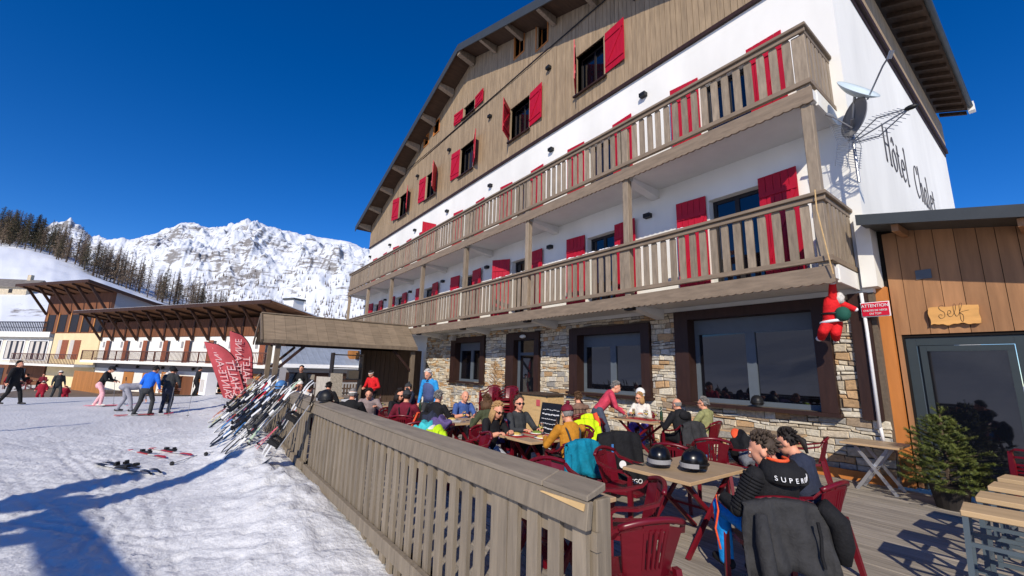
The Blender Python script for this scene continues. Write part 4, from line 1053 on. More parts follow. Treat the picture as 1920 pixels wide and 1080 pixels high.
# ================================================================== SKIS leaning on the fence
mat('ski_black', (28, 28, 30), .4, .1); mat('ski_white', (226, 226, 224), .4, .05); mat('ski_red', (190, 44, 48), .4, .1); mat('ski_pink', (232, 110, 128), .4, .08)
mat('ski_green', (176, 196, 170), .4, .08); mat('ski_yellow', (222, 206, 120), .4, .08); mat('ski_blue', (70, 120, 176), .4, .08); mat('pole_grey', (150, 152, 156), .35, .05, metal=.6); mat('steel_edge', (190, 192, 196), .3, .03, metal=.8)
def ski_meshes(L, w, c1, c2):
    out = []
    body = MB(); N = 18; rings = []
    for i in range(N+1):
        t = i/N; z = L*t; wd = w*(1-.22*math.sin(math.pi*t))*(1 if .04 < t < .94 else (.6 if t <= .04 else .45)); y = .02*math.sin(math.pi*t)+(.055*((t-.88)/.12)**2 if t > .88 else 0)+(.02*((.06-t)/.06) if t < .06 else 0)
        th = .009
        rings.append([Vector((-wd/2, y, z)), Vector((wd/2, y, z)), Vector((wd/2, y+th, z)), Vector((-wd/2, y+th, z))])
    body.loft(rings)
    for i, f in enumerate(body.f):
        c = sum(body.v[k][2] for k in f)/len(f)/L
        if .22 < c < .40 or .66 < c < .86: body.m[i] = 1
    b = MB(); z = L*.47
    b.box(-.035, -.045, z-.17, .035, 0, z-.10); b.box(-.03, -.075, z-.14, .03, -.04, z-.10); b.box(-.035, -.05, z+.12, .035, 0, z+.2); b.box(-.028, -.02, z-.1, .028, 0, z+.12)
    return body.mesh('ski', [c1, c2]), b.mesh('binding', 'ski_black')
SK = [('ski_black', 'ski_white', 'black and white'), ('ski_white', 'ski_red', 'white and red'), ('ski_red', 'ski_white', 'red and white'), ('ski_green', 'ski_white', 'pale green and white'), ('ski_yellow', 'ski_black', 'cream and black'), ('ski_pink', 'ski_white', 'pink and white'), ('ski_blue', 'ski_black', 'blue and black'), ('ski_white', 'ski_black', 'white and black')]
SKM = [ski_meshes(1.62, .085, a, b) for a, b, _ in SK]
def lean(o, foot, top, spin=0):
    z = (Vector(top)-Vector(foot)).normalized()
    y = Vector((math.sin(spin)*.6, 1, 0)); y = (y-z*y.dot(z)).normalized(); x = y.cross(z)
    o.matrix_world = Matrix(((x.x, y.x, z.x, foot[0]), (x.y, y.y, z.y, foot[1]), (x.z, y.z, z.z, foot[2]), (0, 0, 0, 1)))
def put_ski(k, foot, top, spin=0, label=None, group='skis leaning on the terrace fence'):
    t = thing('ski', label or SK[k][2]+' ski leaning against the terrace fence', 'ski', foot, 0, group)
    b = bpy.data.objects.new('board', SKM[k][0]); COL.objects.link(b); b.parent = t
    n = bpy.data.objects.new('binding', SKM[k][1]); COL.objects.link(n); n.parent = t
    lean(t, foot, top, spin)
    return t
pg = MB(); pg.tube([(0, 0, 0), (0, 0, 1.05)], [.006, .008], 6); pgm = pg.mesh('shaft', 'pole_grey')
gm = MB(); gm.tube([(0, 0, 1.05), (0, 0, 1.2)], [.016, .019], 6); gm.ell((0, 0, 1.2), (.02, .02, .015), 6, 4); gmm = gm.mesh('grip', 'ski_black')
bk = MB(); bk.tube([(0, 0, .075), (0, 0, .085)], [.045, .045], 8); bkm = bk.mesh('basket', 'ski_black')
pinkm = pg.mesh('shaft', 'ski_pink')
def put_pole(foot, top, pink=False, label='grey ski pole leaning among the skis on the fence', group='ski poles leaning on the terrace fence'):
    t = thing('ski_pole', label, 'ski pole', foot, 0, group)
    for n_, me_ in (('shaft', pinkm if pink else pgm), ('grip', gmm), ('basket', bkm)):
        o = bpy.data.objects.new(n_, me_); COL.objects.link(o); o.parent = t
    lean(t, foot, top)
    return t
rs = random.Random(21)
for i in range(44):
    x = -17.9+i*.172+rs.uniform(-.06, .06)
    if x > -10.3: continue
    d = rs.uniform(.55, 1.25); yb = FY-.05-d; f = (x+rs.uniform(-.15, .15), yb, float(ground_z(x, yb))+.01)
    k = rs.choices(range(8), [8, 3, 1, 3, 1, 1, 2, 6])[0]
    put_ski(k, f, (x+rs.uniform(-.1, .25), FY-.06, 1.07), rs.uniform(-.6, .6))
    if i % 4 != 3:
        xp = x+rs.uniform(-.2, .2); f = (xp-.1, FY-.45-rs.uniform(0, .5), 0); f = (f[0], f[1], float(ground_z(f[0], f[1])))
        put_pole(f, (xp+rs.uniform(0, .25), FY-.04, .95))
put_ski(0, (-12.3, .55, float(ground_z(-12.3, .55))+.01), (-11.6, FY-.06, 1.05), 0, 'long black ski sticking out lowest toward the open snow')
for dx in (0, .28): put_pole((-10.35+dx, 1.25, float(ground_z(-10.3, 1.25))), (-10.0-dx*.6, FY-.04, .72), True, 'pink ski pole crossed with another before the fence', 'crossed pink ski poles')
for x in (-9.6, -9.35): put_ski(7, (x-.2, 1.3, float(ground_z(x, 1.3))), (x, FY-.06, 1.05), 0, 'white and black ski beside the leaning snowboard', 'pair of skis beside the snowboard')
# snowboard
sbd = thing('snowboard', 'grey snowboard with black bindings leaning at the fence corner', 'snowboard', (0, 0, 0))
m = MB(); rings = []; N = 20; L = 1.56
for i in range(N+1):
    t = i/N; z = L*t; q = abs(2*t-1); wd = .27*(1-.12*math.sin(math.pi*t))*math.sqrt(max(.02, 1-max(0, (q-.82)/.18)**2)); y = .07*max(0, (q-.8)/.2)**2
    rings.append([Vector((-wd/2, -y, z)), Vector((wd/2, -y, z)), Vector((wd/2, .012-y, z)), Vector((-wd/2, .012-y, z))])
m.loft(rings); m.build('board', 'ski_black', sbd, world=False)
for z in (.5, 1.04):
    m = MB(); m.box(-.11, -.04, z-.07, .11, 0, z+.07); m.tube([(-.1, -.03, z), (-.1, -.16, z+.02), (0, -.2, z+.02), (.1, -.16, z+.02), (.1, -.03, z)], .03, 6); m.box(.07, -.22, z-.05, .11, -.02, z+.05)
    m.build('binding', 'lamp_black', sbd, world=False)
m = MB(); 
for s in (-1, 1): m.box(s*.128-.004, -.001, .14, s*.128+.004, .013, L-.14)
m.build('edge', 'steel_edge', sbd, world=False)
lean(sbd, (-9.1, 1.3, float(ground_z(-9.1, 1.3))-.02), (-8.42, 1.84, 1.14), .9)
# pairs lying on the snow
def lying(k, x, y, a, label, group):
    z = float(ground_z(x, y))
    return put_ski(k, (x, y, z+.035), (x+math.cos(a)*1.6, y+math.sin(a)*1.6, float(ground_z(x+math.cos(a)*1.6, y+math.sin(a)*1.6))+.04), 0, label, group)
def flat(k, x, y, a, label, group):
    t = lying(k, x, y, a, label, group); zx = Vector((math.cos(a), math.sin(a), 0)); yv = Vector((0, 0, -1)); xv = yv.cross(zx)
    z = float(ground_z(x, y))+.05
    t.matrix_world = Matrix(((xv.x, yv.x, zx.x, x), (xv.y, yv.y, zx.y, y), (xv.z, yv.z, zx.z, z), (0, 0, 0, 1)))
    return t
for dy in (0, .13): flat(0, -11.7, -1.25+dy, R(35), 'black ski with red trim lying in a pair on the open snow', 'pair of black skis lying on the snow')
flat(2, -12.0, -.2, R(-152), 'red and white ski lying left of its twin on the snow near the fence', None); flat(2, -11.9, .25, R(-150), 'red and white ski lying right of its twin on the snow near the fence', None)
for i, (x, y) in enumerate([(-11.1, -.1), (-11.4, .45)]):
    z = float(ground_z(x, y))+.04; t = thing('ski_pole', 'ski pole lying on the snow beside the red skis', 'ski pole', (x, y, z), 0, 'ski poles lying on the snow')
    for n_, me_ in (('shaft', pgm), ('grip', gmm), ('basket', bkm)): o = bpy.data.objects.new(n_, me_); COL.objects.link(o); o.parent = t
    a = R(150); t.rotation_euler = (0, R(90), a)
# ================================================================== TERRACE FURNITURE
mat('red_plastic', (104, 12, 28), .34, .06, 5, spec=.5)
mat('red_metal', (112, 20, 32), .4, .1, 6)
mat('table_top', (176, 152, 122), .5, .14, 6, (.3, 1, 1), .1, .06)
mat('table_edge', (196, 164, 124), .5, .08)
mat('metal_light', (196, 198, 202), .3, .04, metal=.7)
mat('stool_metal', (84, 96, 104), .45, .06)
mat('black_plastic', (16, 16, 18), .28, .04, spec=.5)
mat('grey_plastic', (150, 150, 152), .4, .05)
mat('ceramic', (232, 228, 220), .3, .02)
mat('red_mat', (176, 40, 44), .7, .08, 10)
mat('food', (208, 178, 96), .7, .3, 40)
mat('salad', (120, 140, 60), .7, .3, 60)
def clear_glass():
    m = bpy.data.materials.new('clear_glass'); m.use_nodes = True; b = m.node_tree.nodes['Principled BSDF']
    b.inputs['Base Color'].default_value = (.95, .97, .97, 1); b.inputs['Roughness'].default_value = .02; b.inputs['Transmission Weight'].default_value = 1; b.inputs['IOR'].default_value = 1.2
    MATS['clear_glass'] = m
clear_glass()
mat('wine', (226, 206, 120), .1, .0)
def make_chair():
    t = thing('plastic_chair', 'dark red plastic garden chair', 'chair')
    m = MB(); N = 8; rings = []
    for i in range(N+1):       # seat: dished, front edge turned down
        v = i/N; y = -.21+.45*v; w = .19+.045*math.sin(math.pi*min(1, v*.8+.1)); z = .43+.02*(2*v-1)**2-(.03*((v-.85)/.15)**2 if v > .85 else 0)
        rings.append([Vector((-w, y, z+.006)), Vector((-w*.5, y, z-.008)), Vector((0, y, z-.012)), Vector((w*.5, y, z-.008)), Vector((w, y, z+.006)), Vector((w, y, z-.03)), Vector((0, y, z-.035)), Vector((-w, y, z-.03))])
    m.loft(rings); m.build('seat', 'red_plastic', t, world=False)
    def bp(u, v):   # the curved plane of the back: u -1..1, v 0..1
        w = .17+.07*v
        return Vector((u*w, -.215-.10*v+.055*u*u, .45+.40*v-.05*u*u*v))
    m = MB()
    def panel(u0, u1, v0, v1, n=4):
        rg = []
        for i in range(n+1):
            v = v0+(v1-v0)*i/n; a, b = bp(u0, v), bp(u1, v); d = Vector((0, -.014, 0)); rg.append([a, b, b+d, a+d])
        m.loft(rg)
    panel(-1, -.42, 0, .86); panel(.42, 1, 0, .86)
    for k in range(5):
        u = -.36+k*.18; panel(u-.045, u+.045, .16, .8)
    panel(-.42, .42, 0, .17, 2); panel(-.42, .42, .78, .9, 2)
    m.build('backrest', 'red_plastic', t, world=False)
    m = MB(); pts = []
    for i in range(13): u = -1.05+2.1*i/12; pts.append(bp(u, .92)+Vector((0, -.005, .015)))
    m.tube(pts, .022, 7); m.build('top_rail', 'red_plastic', t, world=False, smooth=True)
    for s in (-1, 1):
        a = bp(s*1.05, .92); m = MB(); pts = [a, Vector((s*.27, -.2, .71)), Vector((s*.285, -.02, .665)), Vector((s*.28, .15, .66)), Vector((s*.265, .2, .62))]
        rg = []
        for i, p in enumerate(pts): w = (.018, .024, .03, .03, .022)[i]; rg.append([p+Vector((-w, 0, .012)), p+Vector((w, 0, .012)), p+Vector((w, 0, -.012)), p+Vector((-w, 0, -.012))])
        m.loft(rg); m.build('armrest', 'red_plastic', t, world=False)
        m = MB(); m.loft([[Vector((s*.265+dx*k, .2+dy*k, z)) for dx, dy in ((-.024, -.026), (.024, -.026), (.024, .026), (-.024, .026))] for z, k in ((.63, .8), (.42, 1), (0.0, .75))]); m.build('leg', 'red_plastic', t, world=False)
        m = MB(); m.loft([[Vector((s*x+dx*k, y+dy*k, z)) for dx, dy in ((-.024, -.026), (.024, -.026), (.024, .026), (-.024, .026))] for x, y, z, k in ((.2, -.22, .5, .9), (.215, -.25, .3, 1), (.235, -.31, 0, .75))]); m.build('leg', 'red_plastic', t, world=False)
    return t
chair0 = make_chair()
def make_table(name, lab, w, d, legs='red_metal'):
    t = thing(name, lab, 'table')
    m = MB(); m.box(-w/2, -d/2, .705, w/2, d/2, .74); m.f and None
    for i, f in enumerate(m.f):
        if i not in (0, 1): m.m[i] = 1
    m.build('tabletop', ['table_top', 'table_edge'], t, world=False, bevel=.004)
    for s in (-1, 1):
        x = s*(w/2-.14)
        m = MB(); m.bar((x, -d/2+.12, .0), (x, d/2-.16, .7), .045, .03, (1, 0, 0)); m.build('leg', legs, t, world=False)
        m = MB(); m.bar((x-.05*s, d/2-.12, .0), (x-.05*s, -d/2+.16, .7), .045, .03, (1, 0, 0)); m.build('leg', legs, t, world=False)
    m = MB(); m.bar((-w/2+.12, 0, .36), (w/2-.12, 0, .36), .02, .02); m.build('cross_bar', legs, t, world=False)
    return t
tab_s = make_table('bistro_table', 'table', .8, .8)
tab_l = make_table('bistro_table', 'table', .8, 1.2)
index_kids()
used = set()
def inst(proto, x, y, rz, label, group=None, z=0):
    o = proto if proto.name not in used else copy_tree(proto)
    used.add(proto.name)
    o.location = (x, y, z); o.rotation_euler = (0, 0, R(rz)); o['label'] = label
    if group: o['group'] = group
    return o
G_CH = 'dark red plastic chairs on the terrace'; G_T = 'bistro tables on the terrace'
def chair(x, y, face, label):      # face: degrees, the way the sitter looks, 0 = +Y, 90 = -X
    return inst(chair0, x, y, face, 'dark red plastic chair '+label, G_CH)
def table(p, x, y, rz, label): return inst(p, x, y, rz, label, G_T)
table(tab_l, -2.78, 4.55, 0, 'front bistro table with two black ski helmets on its wooden top')
table(tab_s, -2.85, 2.56, 0, 'bare bistro table right behind the near end of the fence')
table(tab_s, -5.25, 4.42, 0, 'bistro table with plates and wine in front of the man in mustard')
table(tab_l, -6.1, 8.3, 90, 'bistro table with glasses beside the bending waiter')
table(tab_l, -3.75, 8.75, 90, 'empty bistro table standing against the stone wall')
table(tab_s, -7.5, 4.45, 0, 'bistro table of the man in the blue sweater')
table(tab_s, -9.15, 4.15, 0, 'bistro table of the man in burgundy with braces')
table(tab_l, -11.6, 4.3, 90, 'bistro table before the shelter, beside the striped shirt')
table(tab_s, -11.0, 7.5, 0, 'small bistro table standing by the stacked red chairs')
table(tab_s, -14.6, 3.6, 0, 'bistro table at the far fence beside the woman in the white cap')
# grey metal table by the wall
bt = make_table('folding_table', 'beige topped folding table with light metal crossed legs by the annex corner', .75, .75, 'metal_light'); 
bt.location = (-2.2, 9.18, 0); bt.rotation_euler = (0, 0, R(90))
# bar stools
st = thing('bar_stool', 'x', 'stool')
m = MB(); m.box(-.19, -.19, .70, .19, .19, .745); m.build('seat', 'pale_wood', st, world=False, bevel=.006)
for sx in (-1, 1):
    for sy in (-1, 1): m = MB(); m.bar((sx*.165, sy*.165, .7), (sx*.19, sy*.19, 0), .035, .035, (0, 1, 0)); m.build('leg', 'stool_metal', st, world=False)
for z in (.22, .5):
    m = MB()
    for a, b in (((-1, -1), (1, -1)), ((1, -1), (1, 1)), ((1, 1), (-1, 1)), ((-1, 1), (-1, -1))): m.bar((a[0]*.175, a[1]*.175, z), (b[0]*.175, b[1]*.175, z), .025, .03)
    m.build('foot_rail', 'stool_metal', st, world=False)
index_kids()
for i, (x, y, lab) in enumerate([(-.56, 5.3, 'nearest of the bar stools'), (-.54, 6.0, 'second bar stool from the front'), (-.52, 6.7, 'third bar stool from the front'), (-.5, 7.35, 'farthest bar stool, nearest the red chair stack')]):
    inst(st, x, y, 4-3*i, 'grey metal bar stool with wooden seat, '+lab, 'bar stools at the right edge')
# stacked chairs before the annex door
for i in range(4): inst(chair0, -.45+.01*i, 8.75-.035*i, 78, 'dark red plastic chair in the stack before the annex door', 'stacked chairs before the annex door', z=.095*i)
for i in range(5): inst(chair0, -12.1, 8.3-.03*i, 200, 'dark red plastic chair in the left stack by the stone wall', 'left stack of chairs by the stone wall', z=.095*i)
for i in range(5): inst(chair0, -11.5, 8.6-.03*i, 200, 'dark red plastic chair in the right stack by the stone wall', 'right stack of chairs by the stone wall', z=.095*i)
# wooden counter by the door and the menu board
cn = thing('counter', 'wooden counter with a black cloth on top beside the glazed door', 'counter', (-9.5, 8.2, 0))
m = MB(); m.box(-10.05, 7.95, 0, -8.95, 8.6, 1.08); m.build('body', 'pale_wood', cn)
for k in range(5): MB().box(-10.04+k*.218, 7.925, .02, -10.04+k*.218+.21, 7.948, 1.05).build('front_board', 'raw_wood', cn, at=(-10+k*.218, 7.94, 0))
for k in range(3): MB().box(-8.948, 7.96+k*.21, .02, -8.925, 7.96+k*.21+.2, 1.05).build('side_board', 'raw_wood', cn, at=(-8.94, 7.96+k*.21, 0))
MB().box(-10.12, 7.86, 1.082, -8.86, 8.68, 1.12).build('top', 'brown_panel', cn, at=(-9.5, 8.2, 1.1))
m = MB(); m.box(-9.35, 7.91, .78, -9.2, 7.922, .95); m.build('note', 'flag_red', cn)
mb_ = thing('menu_board', 'black chalk menu board leaning between the counter and the tables', 'board', (-6.95, 6.2, 0))
m = MB(); m.bar((-7.05, 6.2, .02), (-7.05, 6.42, 1.06), .62, .03, (0, -1, .2)); m.build('slate', 'lamp_black', mb_)
m = MB()
rr = random.Random(4)
for k in range(9):
    z = .92-.095*k; y = 6.2+(z-.02)/1.04*.22-.019
    x = -7.05-.24
    while x < -6.83:
        l = rr.uniform(.03, .09)
        m.bar((x, y, z+rr.uniform(-.01, .01)), (x+l, y, z+rr.uniform(-.01, .01)), .006, .012+.012*(k % 3 == 1)); x += l+.018
m.build('chalk_writing', 'white_paint', mb_, kind='stuff')

# ---- things on the tables
def helmet(x, y, z, rz, label, strap=True, mt='black_plastic', s=1.0):
    h = thing('ski_helmet', label, 'helmet', (x, y, z), R(rz))
    m = MB(); n, k = 24, 12; vs = []; fs = []
    for j in range(k+1):
        t = (.62*math.pi)*j/k
        for i in range(n):
            a = 2*math.pi*i/n; r = math.sin(t); f = math.cos(a)
            low = -math.cos(t)
            vs.append((s*.118*r*math.sin(a), s*(.142*r*math.cos(a)), s*(.115+.125*math.cos(t)-(.02*(1-f) if j > k-3 else 0)*(j-k+3)/3)))
    for j in range(k):
        for i in range(n): a = j*n+i; b = j*n+(i+1) % n; fs.append((a, b, b+n, a+n))
    m.add(vs, fs); m.build('shell', mt, h, world=False, smooth=True)
    m = MB()
    for i in (-1, 1):
        for q in range(3): m.bar((i*s*.035, s*(-.01+.035*q), s*(.238-.004*q*q)), (i*s*.03, s*(.015+.035*q), s*(.237-.004*(q+.5)**2)), .012*s, .006)
    m.build('vents', 'lamp_black', h, world=False)
    m = MB(); pts = [(s*.122*math.sin(a), s*.146*math.cos(a), s*.085) for a in [2*math.pi*i/24 for i in range(25)]]; m.tube(pts, .012*s, 6); m.build('rim', 'lamp_black', h, world=False)
    m = MB(); rg = []
    for i in range(13):
        a = -1.25+2.5*i/12; x0, y0 = s*.128*math.sin(a), s*.154*math.cos(a); rg.append([Vector((x0, y0, s*.10)), Vector((x0*1.06, y0*1.06, s*.10)), Vector((x0*1.04, y0*1.04, s*.055)), Vector((x0*.98, y0*.98, s*.055))])
    m.loft(rg); m.build('goggle_strap', 'grey_plastic', h, world=False)
    if strap:
        m = MB(); m.tube([(s*.1, 0, s*.06), (s*.18, s*.05, .012), (s*.26, s*.02, .008), (s*.3, -s*.03, .008)], .008, 6); m.build('chin_strap', 'lamp_black', h, world=False)
    return h
helmet(-2.93, 4.28, .742, 205, 'black ski helmet on the front table, left one with a grey goggle strap')
helmet(-2.60, 4.42, .742, 160, 'black ski helmet on the front table, right one nearer the man', False)
g = thing('ski_goggles', 'black ski goggles lying between the two black helmets', 'goggles', (-2.76, 4.62, .742), R(40))
m = MB(); m.box(-.08, -.03, 0, .08, .03, .085); m.build('lens', 'black_plastic', g, world=False, bevel=.02); m = MB(); m.tube([(-.08, 0, .04), (-.12, -.1, .03), (0, -.16, .02), (.12, -.1, .03), (.08, 0, .04)], .014, 6); m.build('strap', 'lamp_black', g, world=False)
c = MB(); c.tube([(-2.72, 4.82, .742), (-2.72, 4.82, .86)], [.035, .04], 12); o = c.build('cup', 'ski_blue', smooth=True); tag(o, 'small blue cup standing behind the two helmets', 'cup')
helmet(-2.95, W-.02, 1.14, 30, 'dark helmet with goggles on the sill of the large window', False, 'lamp_black').location = (-4.15, W-.13, 1.137)
helmet(0, 0, 0, 60, 'white ski helmet on the sill of the middle window', False, 'white_paint').location = (-7.05, W-.14, 1.152)
helmet(0, 0, 0, 20, 'bright blue ski helmet hanging over the skis at the fence top', False, 'ski_blue').location = (-12.15, FY+.02, 1.10)
helmet(0, 0, 0, 120, 'black ski helmet lying on the fence cap behind the snowboard', True, 'lamp_black').location = (-8.0, FY+.1, 1.08)
def plate(x, y, lab, food='food'):
    p = thing('plate', lab, 'plate', (x, y, .741)); m = MB(); m.tube([(0, 0, 0), (0, 0, .006), (0, 0, .02)], [.07, .1, .13], 16); m.build('dish', 'ceramic', p, world=False, smooth=True)
    m = MB(); m.ell((0, 0, .022), (.09, .08, .03), 10, 6); m.build('meal', food, p, world=False)
T2 = (-5.25, 4.42)
for i, (dx, dy, lab) in enumerate([(-.2, -.2, 'red paper place mat under the blonde woman\'s plate'), (.2, .02, 'red paper place mat before the man in mustard'), (-.22, .22, 'red paper place mat before the man in black')]):
    o = MB().box(T2[0]+dx-.19, T2[1]+dy-.14, .7405, T2[0]+dx+.19, T2[1]+dy+.14, .743).build('place_mat', 'red_mat'); tag(o, lab, 'place mat')
plate(T2[0]-.22, T2[1]-.2, 'white plate of gratin before the blonde woman'); plate(T2[0]+.2, T2[1]-.02, 'white plate of food before the man in mustard'); plate(T2[0]-.2, T2[1]+.22, 'white plate of salad before the man in black', 'salad')
def wineglass(x, y, lab, z=.743):
    p = thing('wine_glass', lab, 'glass', (x, y, z)); m = MB(); m.tube([(0, 0, 0), (0, 0, .004), (0, 0, .01), (0, 0, .09), (0, 0, .10), (0, 0, .13), (0, 0, .17), (0, 0, .2)], [.034, .034, .005, .004, .015, .036, .038, .032], 14); m.build('bowl', 'clear_glass', p, world=False, smooth=True)
    m = MB(); m.tube([(0, 0, .105), (0, 0, .13), (0, 0, .145)], [.014, .033, .034], 12); m.build('wine', 'wine', p, world=False, smooth=True)
wineglass(T2[0]+.02, T2[1]+.12, 'stemmed wine glass with white wine on the table before the blonde woman'); 
p = thing('carafe', 'clear glass bottle standing beside the wine glass', 'bottle', (T2[0]+.2, T2[1]+.28, .743)); m = MB(); m.tube([(0, 0, 0), (0, 0, .02), (0, 0, .16), (0, 0, .2), (0, 0, .28)], [.04, .042, .04, .016, .014], 12); m.build('body', 'clear_glass', p, world=False, smooth=True)
for i, (dx, dy) in enumerate([(-.3, .1), (-.15, -.1), (.0, .12), (.14, -.02), (.3, .1)]):
    wineglass(-6.1+dx, 8.3+dy, 'stemmed glass in the cluster on the waiter\'s table', .741).__class__ if False else wineglass(-6.1+dx, 8.3+dy, 'stemmed glass in the cluster on the waiter\'s table', .741)
for o in list(bpy.data.objects):
    if o.get('label', '').startswith('stemmed glass in the cluster'): o['group'] = 'glasses on the waiter\'s table'
o = MB().box(-6.45, 8.1, .7405, -5.75, 8.5, .743).build('place_mat', 'red_mat'); tag(o, 'long red table runner under the cluster of glasses', 'table runner')

# ---- clothes
def cloth_mat(n, c, **k): return mat(n, c, .85, .2, 11, bump=.9, detail=3., **k)
cloth_mat('teal_cloth', (0, 122, 150)); cloth_mat('black_cloth', (22, 22, 25)); cloth_mat('hivis', (206, 232, 20)); cloth_mat('orange_cloth', (236, 90, 50)); cloth_mat('turq_cloth', (70, 196, 200)); cloth_mat('purple_cloth', (98, 82, 130)); cloth_mat('lime_cloth', (190, 226, 30)); cloth_mat('charcoal_cloth', (50, 50, 52)); cloth_mat('grey_cloth', (124, 126, 132))
def draped(name, lab, cat, x, y, face, mt, w=.5, drop_b=.5, drop_f=.25, top=.9, parts=()):
    """a jacket hung over a chair back at (x, y): an arched sheet with folds, thick all over"""
    t = thing(name, lab, cat, (x, y, 0), R(face)); rd = random.Random(int(abs(x*1000)))
    N, K = 18, 12; A = []
    ph = rd.uniform(0, 6)
    for j in range(K+1):
        v = j/K
        for i in range(N+1):
            u = 2*i/N-1; s = v*(drop_b+drop_f+.12)
            if s < drop_b: yy, zz = -.375-.03*(drop_b-s), top-drop_b+s
            elif s < drop_b+.12: q = (s-drop_b)/.12*math.pi; yy, zz = -.345-.045*math.cos(q)*1.0, top+.03*math.sin(q)
            else: yy, zz = -.29, top-(s-drop_b-.12)
            low = max(0, 1-v*1.6)
            ww = w/2*(1+.22*low+.04*math.sin(6*v+ph)); f = .03*math.sin(u*8+ph+v*3)*(.35+low)+.016*math.sin(u*15+v*7+ph)+.012*math.sin(v*19+u*4)
            A.append(Vector((u*ww, yy-f-.05*low+.05*u*u*(1 if v > .3 else v/.3), zz-.06*u*u-.02*math.sin(3*u+ph)*low)))
    W_ = N+1; vs = A+[p+Vector((0, .018 if p.y < -.345 else -.018, -.004)) for p in A]; o = len(A); fs = []
    for j in range(K):
        for i in range(N): a = j*W_+i; fs += [(a, a+1, a+1+W_, a+W_), (o+a+W_, o+a+1+W_, o+a+1, o+a)]
    for i in range(N): fs += [(i, o+i, o+i+1, i+1), (K*W_+i, K*W_+i+1, o+K*W_+i+1, o+K*W_+i)]
    for j in range(K): fs += [(j*W_, j*W_+W_, o+j*W_+W_, o+j*W_), (j*W_+N, o+j*W_+N, o+j*W_+N+W_, j*W_+N+W_)]
    m = MB().add(vs, fs); m.build('cloth', mt, t, world=False, smooth=True)
    return t
def sleeve(t, pts, r, mt, name='sleeve'):
    m = MB(); m.tube([Vector(p) for p in pts], r, 9); m.build(name, mt, t, world=False, smooth=True)
def heap(name, lab, cat, x, y, z, pieces):
    t = thing(name, lab, cat, (x, y, z)); rd = random.Random(int(abs(x*777)))
    for (dx, dy, dz, a, b, c, mt) in pieces:
        m = MB(); m.ell((dx, dy, dz), (a, b, c), 20, 12); ph = rd.uniform(0, 9)
        m.v = [(p[0]+.03*math.sin(p[2]*30+p[1]*18+ph), p[1]+.03*math.sin(p[0]*22+ph), max(-.02, p[2]+.035*math.sin(p[0]*26+p[1]*31+ph))) for p in m.v]
        m.build('fold', mt, t, world=False, smooth=True)
    return t
# ================================================================== PEOPLE
mat('skin', (222, 158, 128), .55, .06, 20); mat('skin_red', (214, 128, 108), .55, .08, 20)
for n_, c_ in dict(hair_grey=(128, 124, 120), hair_white=(206, 202, 196), hair_brown=(92, 66, 44), hair_blonde=(176, 138, 92), hair_dark=(34, 28, 26), hair_mid=(72, 60, 50), hair_bald=(214, 150, 124)).items(): mat(n_, c_, .7, .3, 60, (1, 1, .3), .3)
for n_, c_ in dict(c_black=(24, 24, 27), c_char=(54, 56, 58), c_mustard=(190, 128, 36), c_burg=(112, 24, 44), c_blue=(66, 92, 150), c_olive=(70, 76, 52), c_rose=(196, 62, 84), c_slate=(70, 76, 92), c_white=(226, 220, 210), c_green=(142, 142, 96), c_navy=(42, 48, 66), c_ltgrey=(182, 186, 196), c_ltblue=(44, 148, 214), c_red=(214, 28, 34), c_stripe=(150, 134, 132), c_royal=(24, 100, 206), c_pink=(236, 176, 182), c_plaid=(124, 96, 80), c_azure=(18, 142, 226), c_jeans=(90, 120, 160), c_taupe=(150, 136, 126), c_greyblue=(74, 86, 128), c_violet=(96, 80, 190), c_darkred=(150, 20, 44), c_palegrey=(150, 150, 160)).items(): mat(n_, c_, .85, .2, 11, bump=.9, detail=3.)
mat('eye_white', (236, 232, 226), .3, 0); mat('eye_dark', (34, 26, 22), .3, 0); mat('lips', (176, 96, 90), .5, 0); mat('lens_dark', (14, 13, 14), .12, 0, spec=.6)
mat('check_dark', (60, 40, 34), .85, .1)

def capsule(m, p, q, r0, r1, sq=1.0, n=10, side=None, mi=0):
    """closed tapered capsule, optionally flattened by sq across `side`"""
    p, q = Vector(p), Vector(q); d = q-p; L = d.length
    if L < 1e-5: d = Vector((0, 0, 1)); L = 1e-5
    d = d/L
    s = Vector(side) if side is not None else d.orthogonal()
    s = (s-d*s.dot(d))
    if s.length < 1e-4: s = d.orthogonal()
    s.normalize(); b = d.cross(s); rings = []
    for a in (-80, -50, -20): a = R(a); rings.append((p+d*(math.sin(a)*r0), r0*math.cos(a)))
    for f in (.25, .5, .75): rings.append((p+d*L*f, r0+(r1-r0)*f))
    for a in (20, 50, 80): a = R(a); rings.append((q+d*(math.sin(a)*r1), r1*math.cos(a)))
    m.loft([[c+s*math.cos(2*math.pi*k/n)*r+b*math.sin(2*math.pi*k/n)*r*sq for k in range(n)] for c, r in rings], mi)

def ik(a, c, l1, l2, hint):
    """middle joint of a two-bone limb"""
    a, c = Vector(a), Vector(c); d = c-a; L = min(d.length, (l1+l2)*.995); d.normalize(); c2 = a+d*L
    x = (l1*l1-l2*l2+L*L)/(2*L); h = math.sqrt(max(0, l1*l1-x*x))
    hv = Vector(hint); hv = hv-d*hv.dot(d)
    if hv.length < 1e-4: hv = d.orthogonal()
    return a+d*x+hv.normalized()*h, c2

def seg_dist(P, a, b, r0, r1):
    a = np.array(a); b = np.array(b); d = b-a; L2 = float(d@d)+1e-9
    t = np.clip((P-a)@d/L2, 0, 1)
    return np.linalg.norm(P-(a+t[:, None]*d), axis=1)-(r0+(r1-r0)*t)

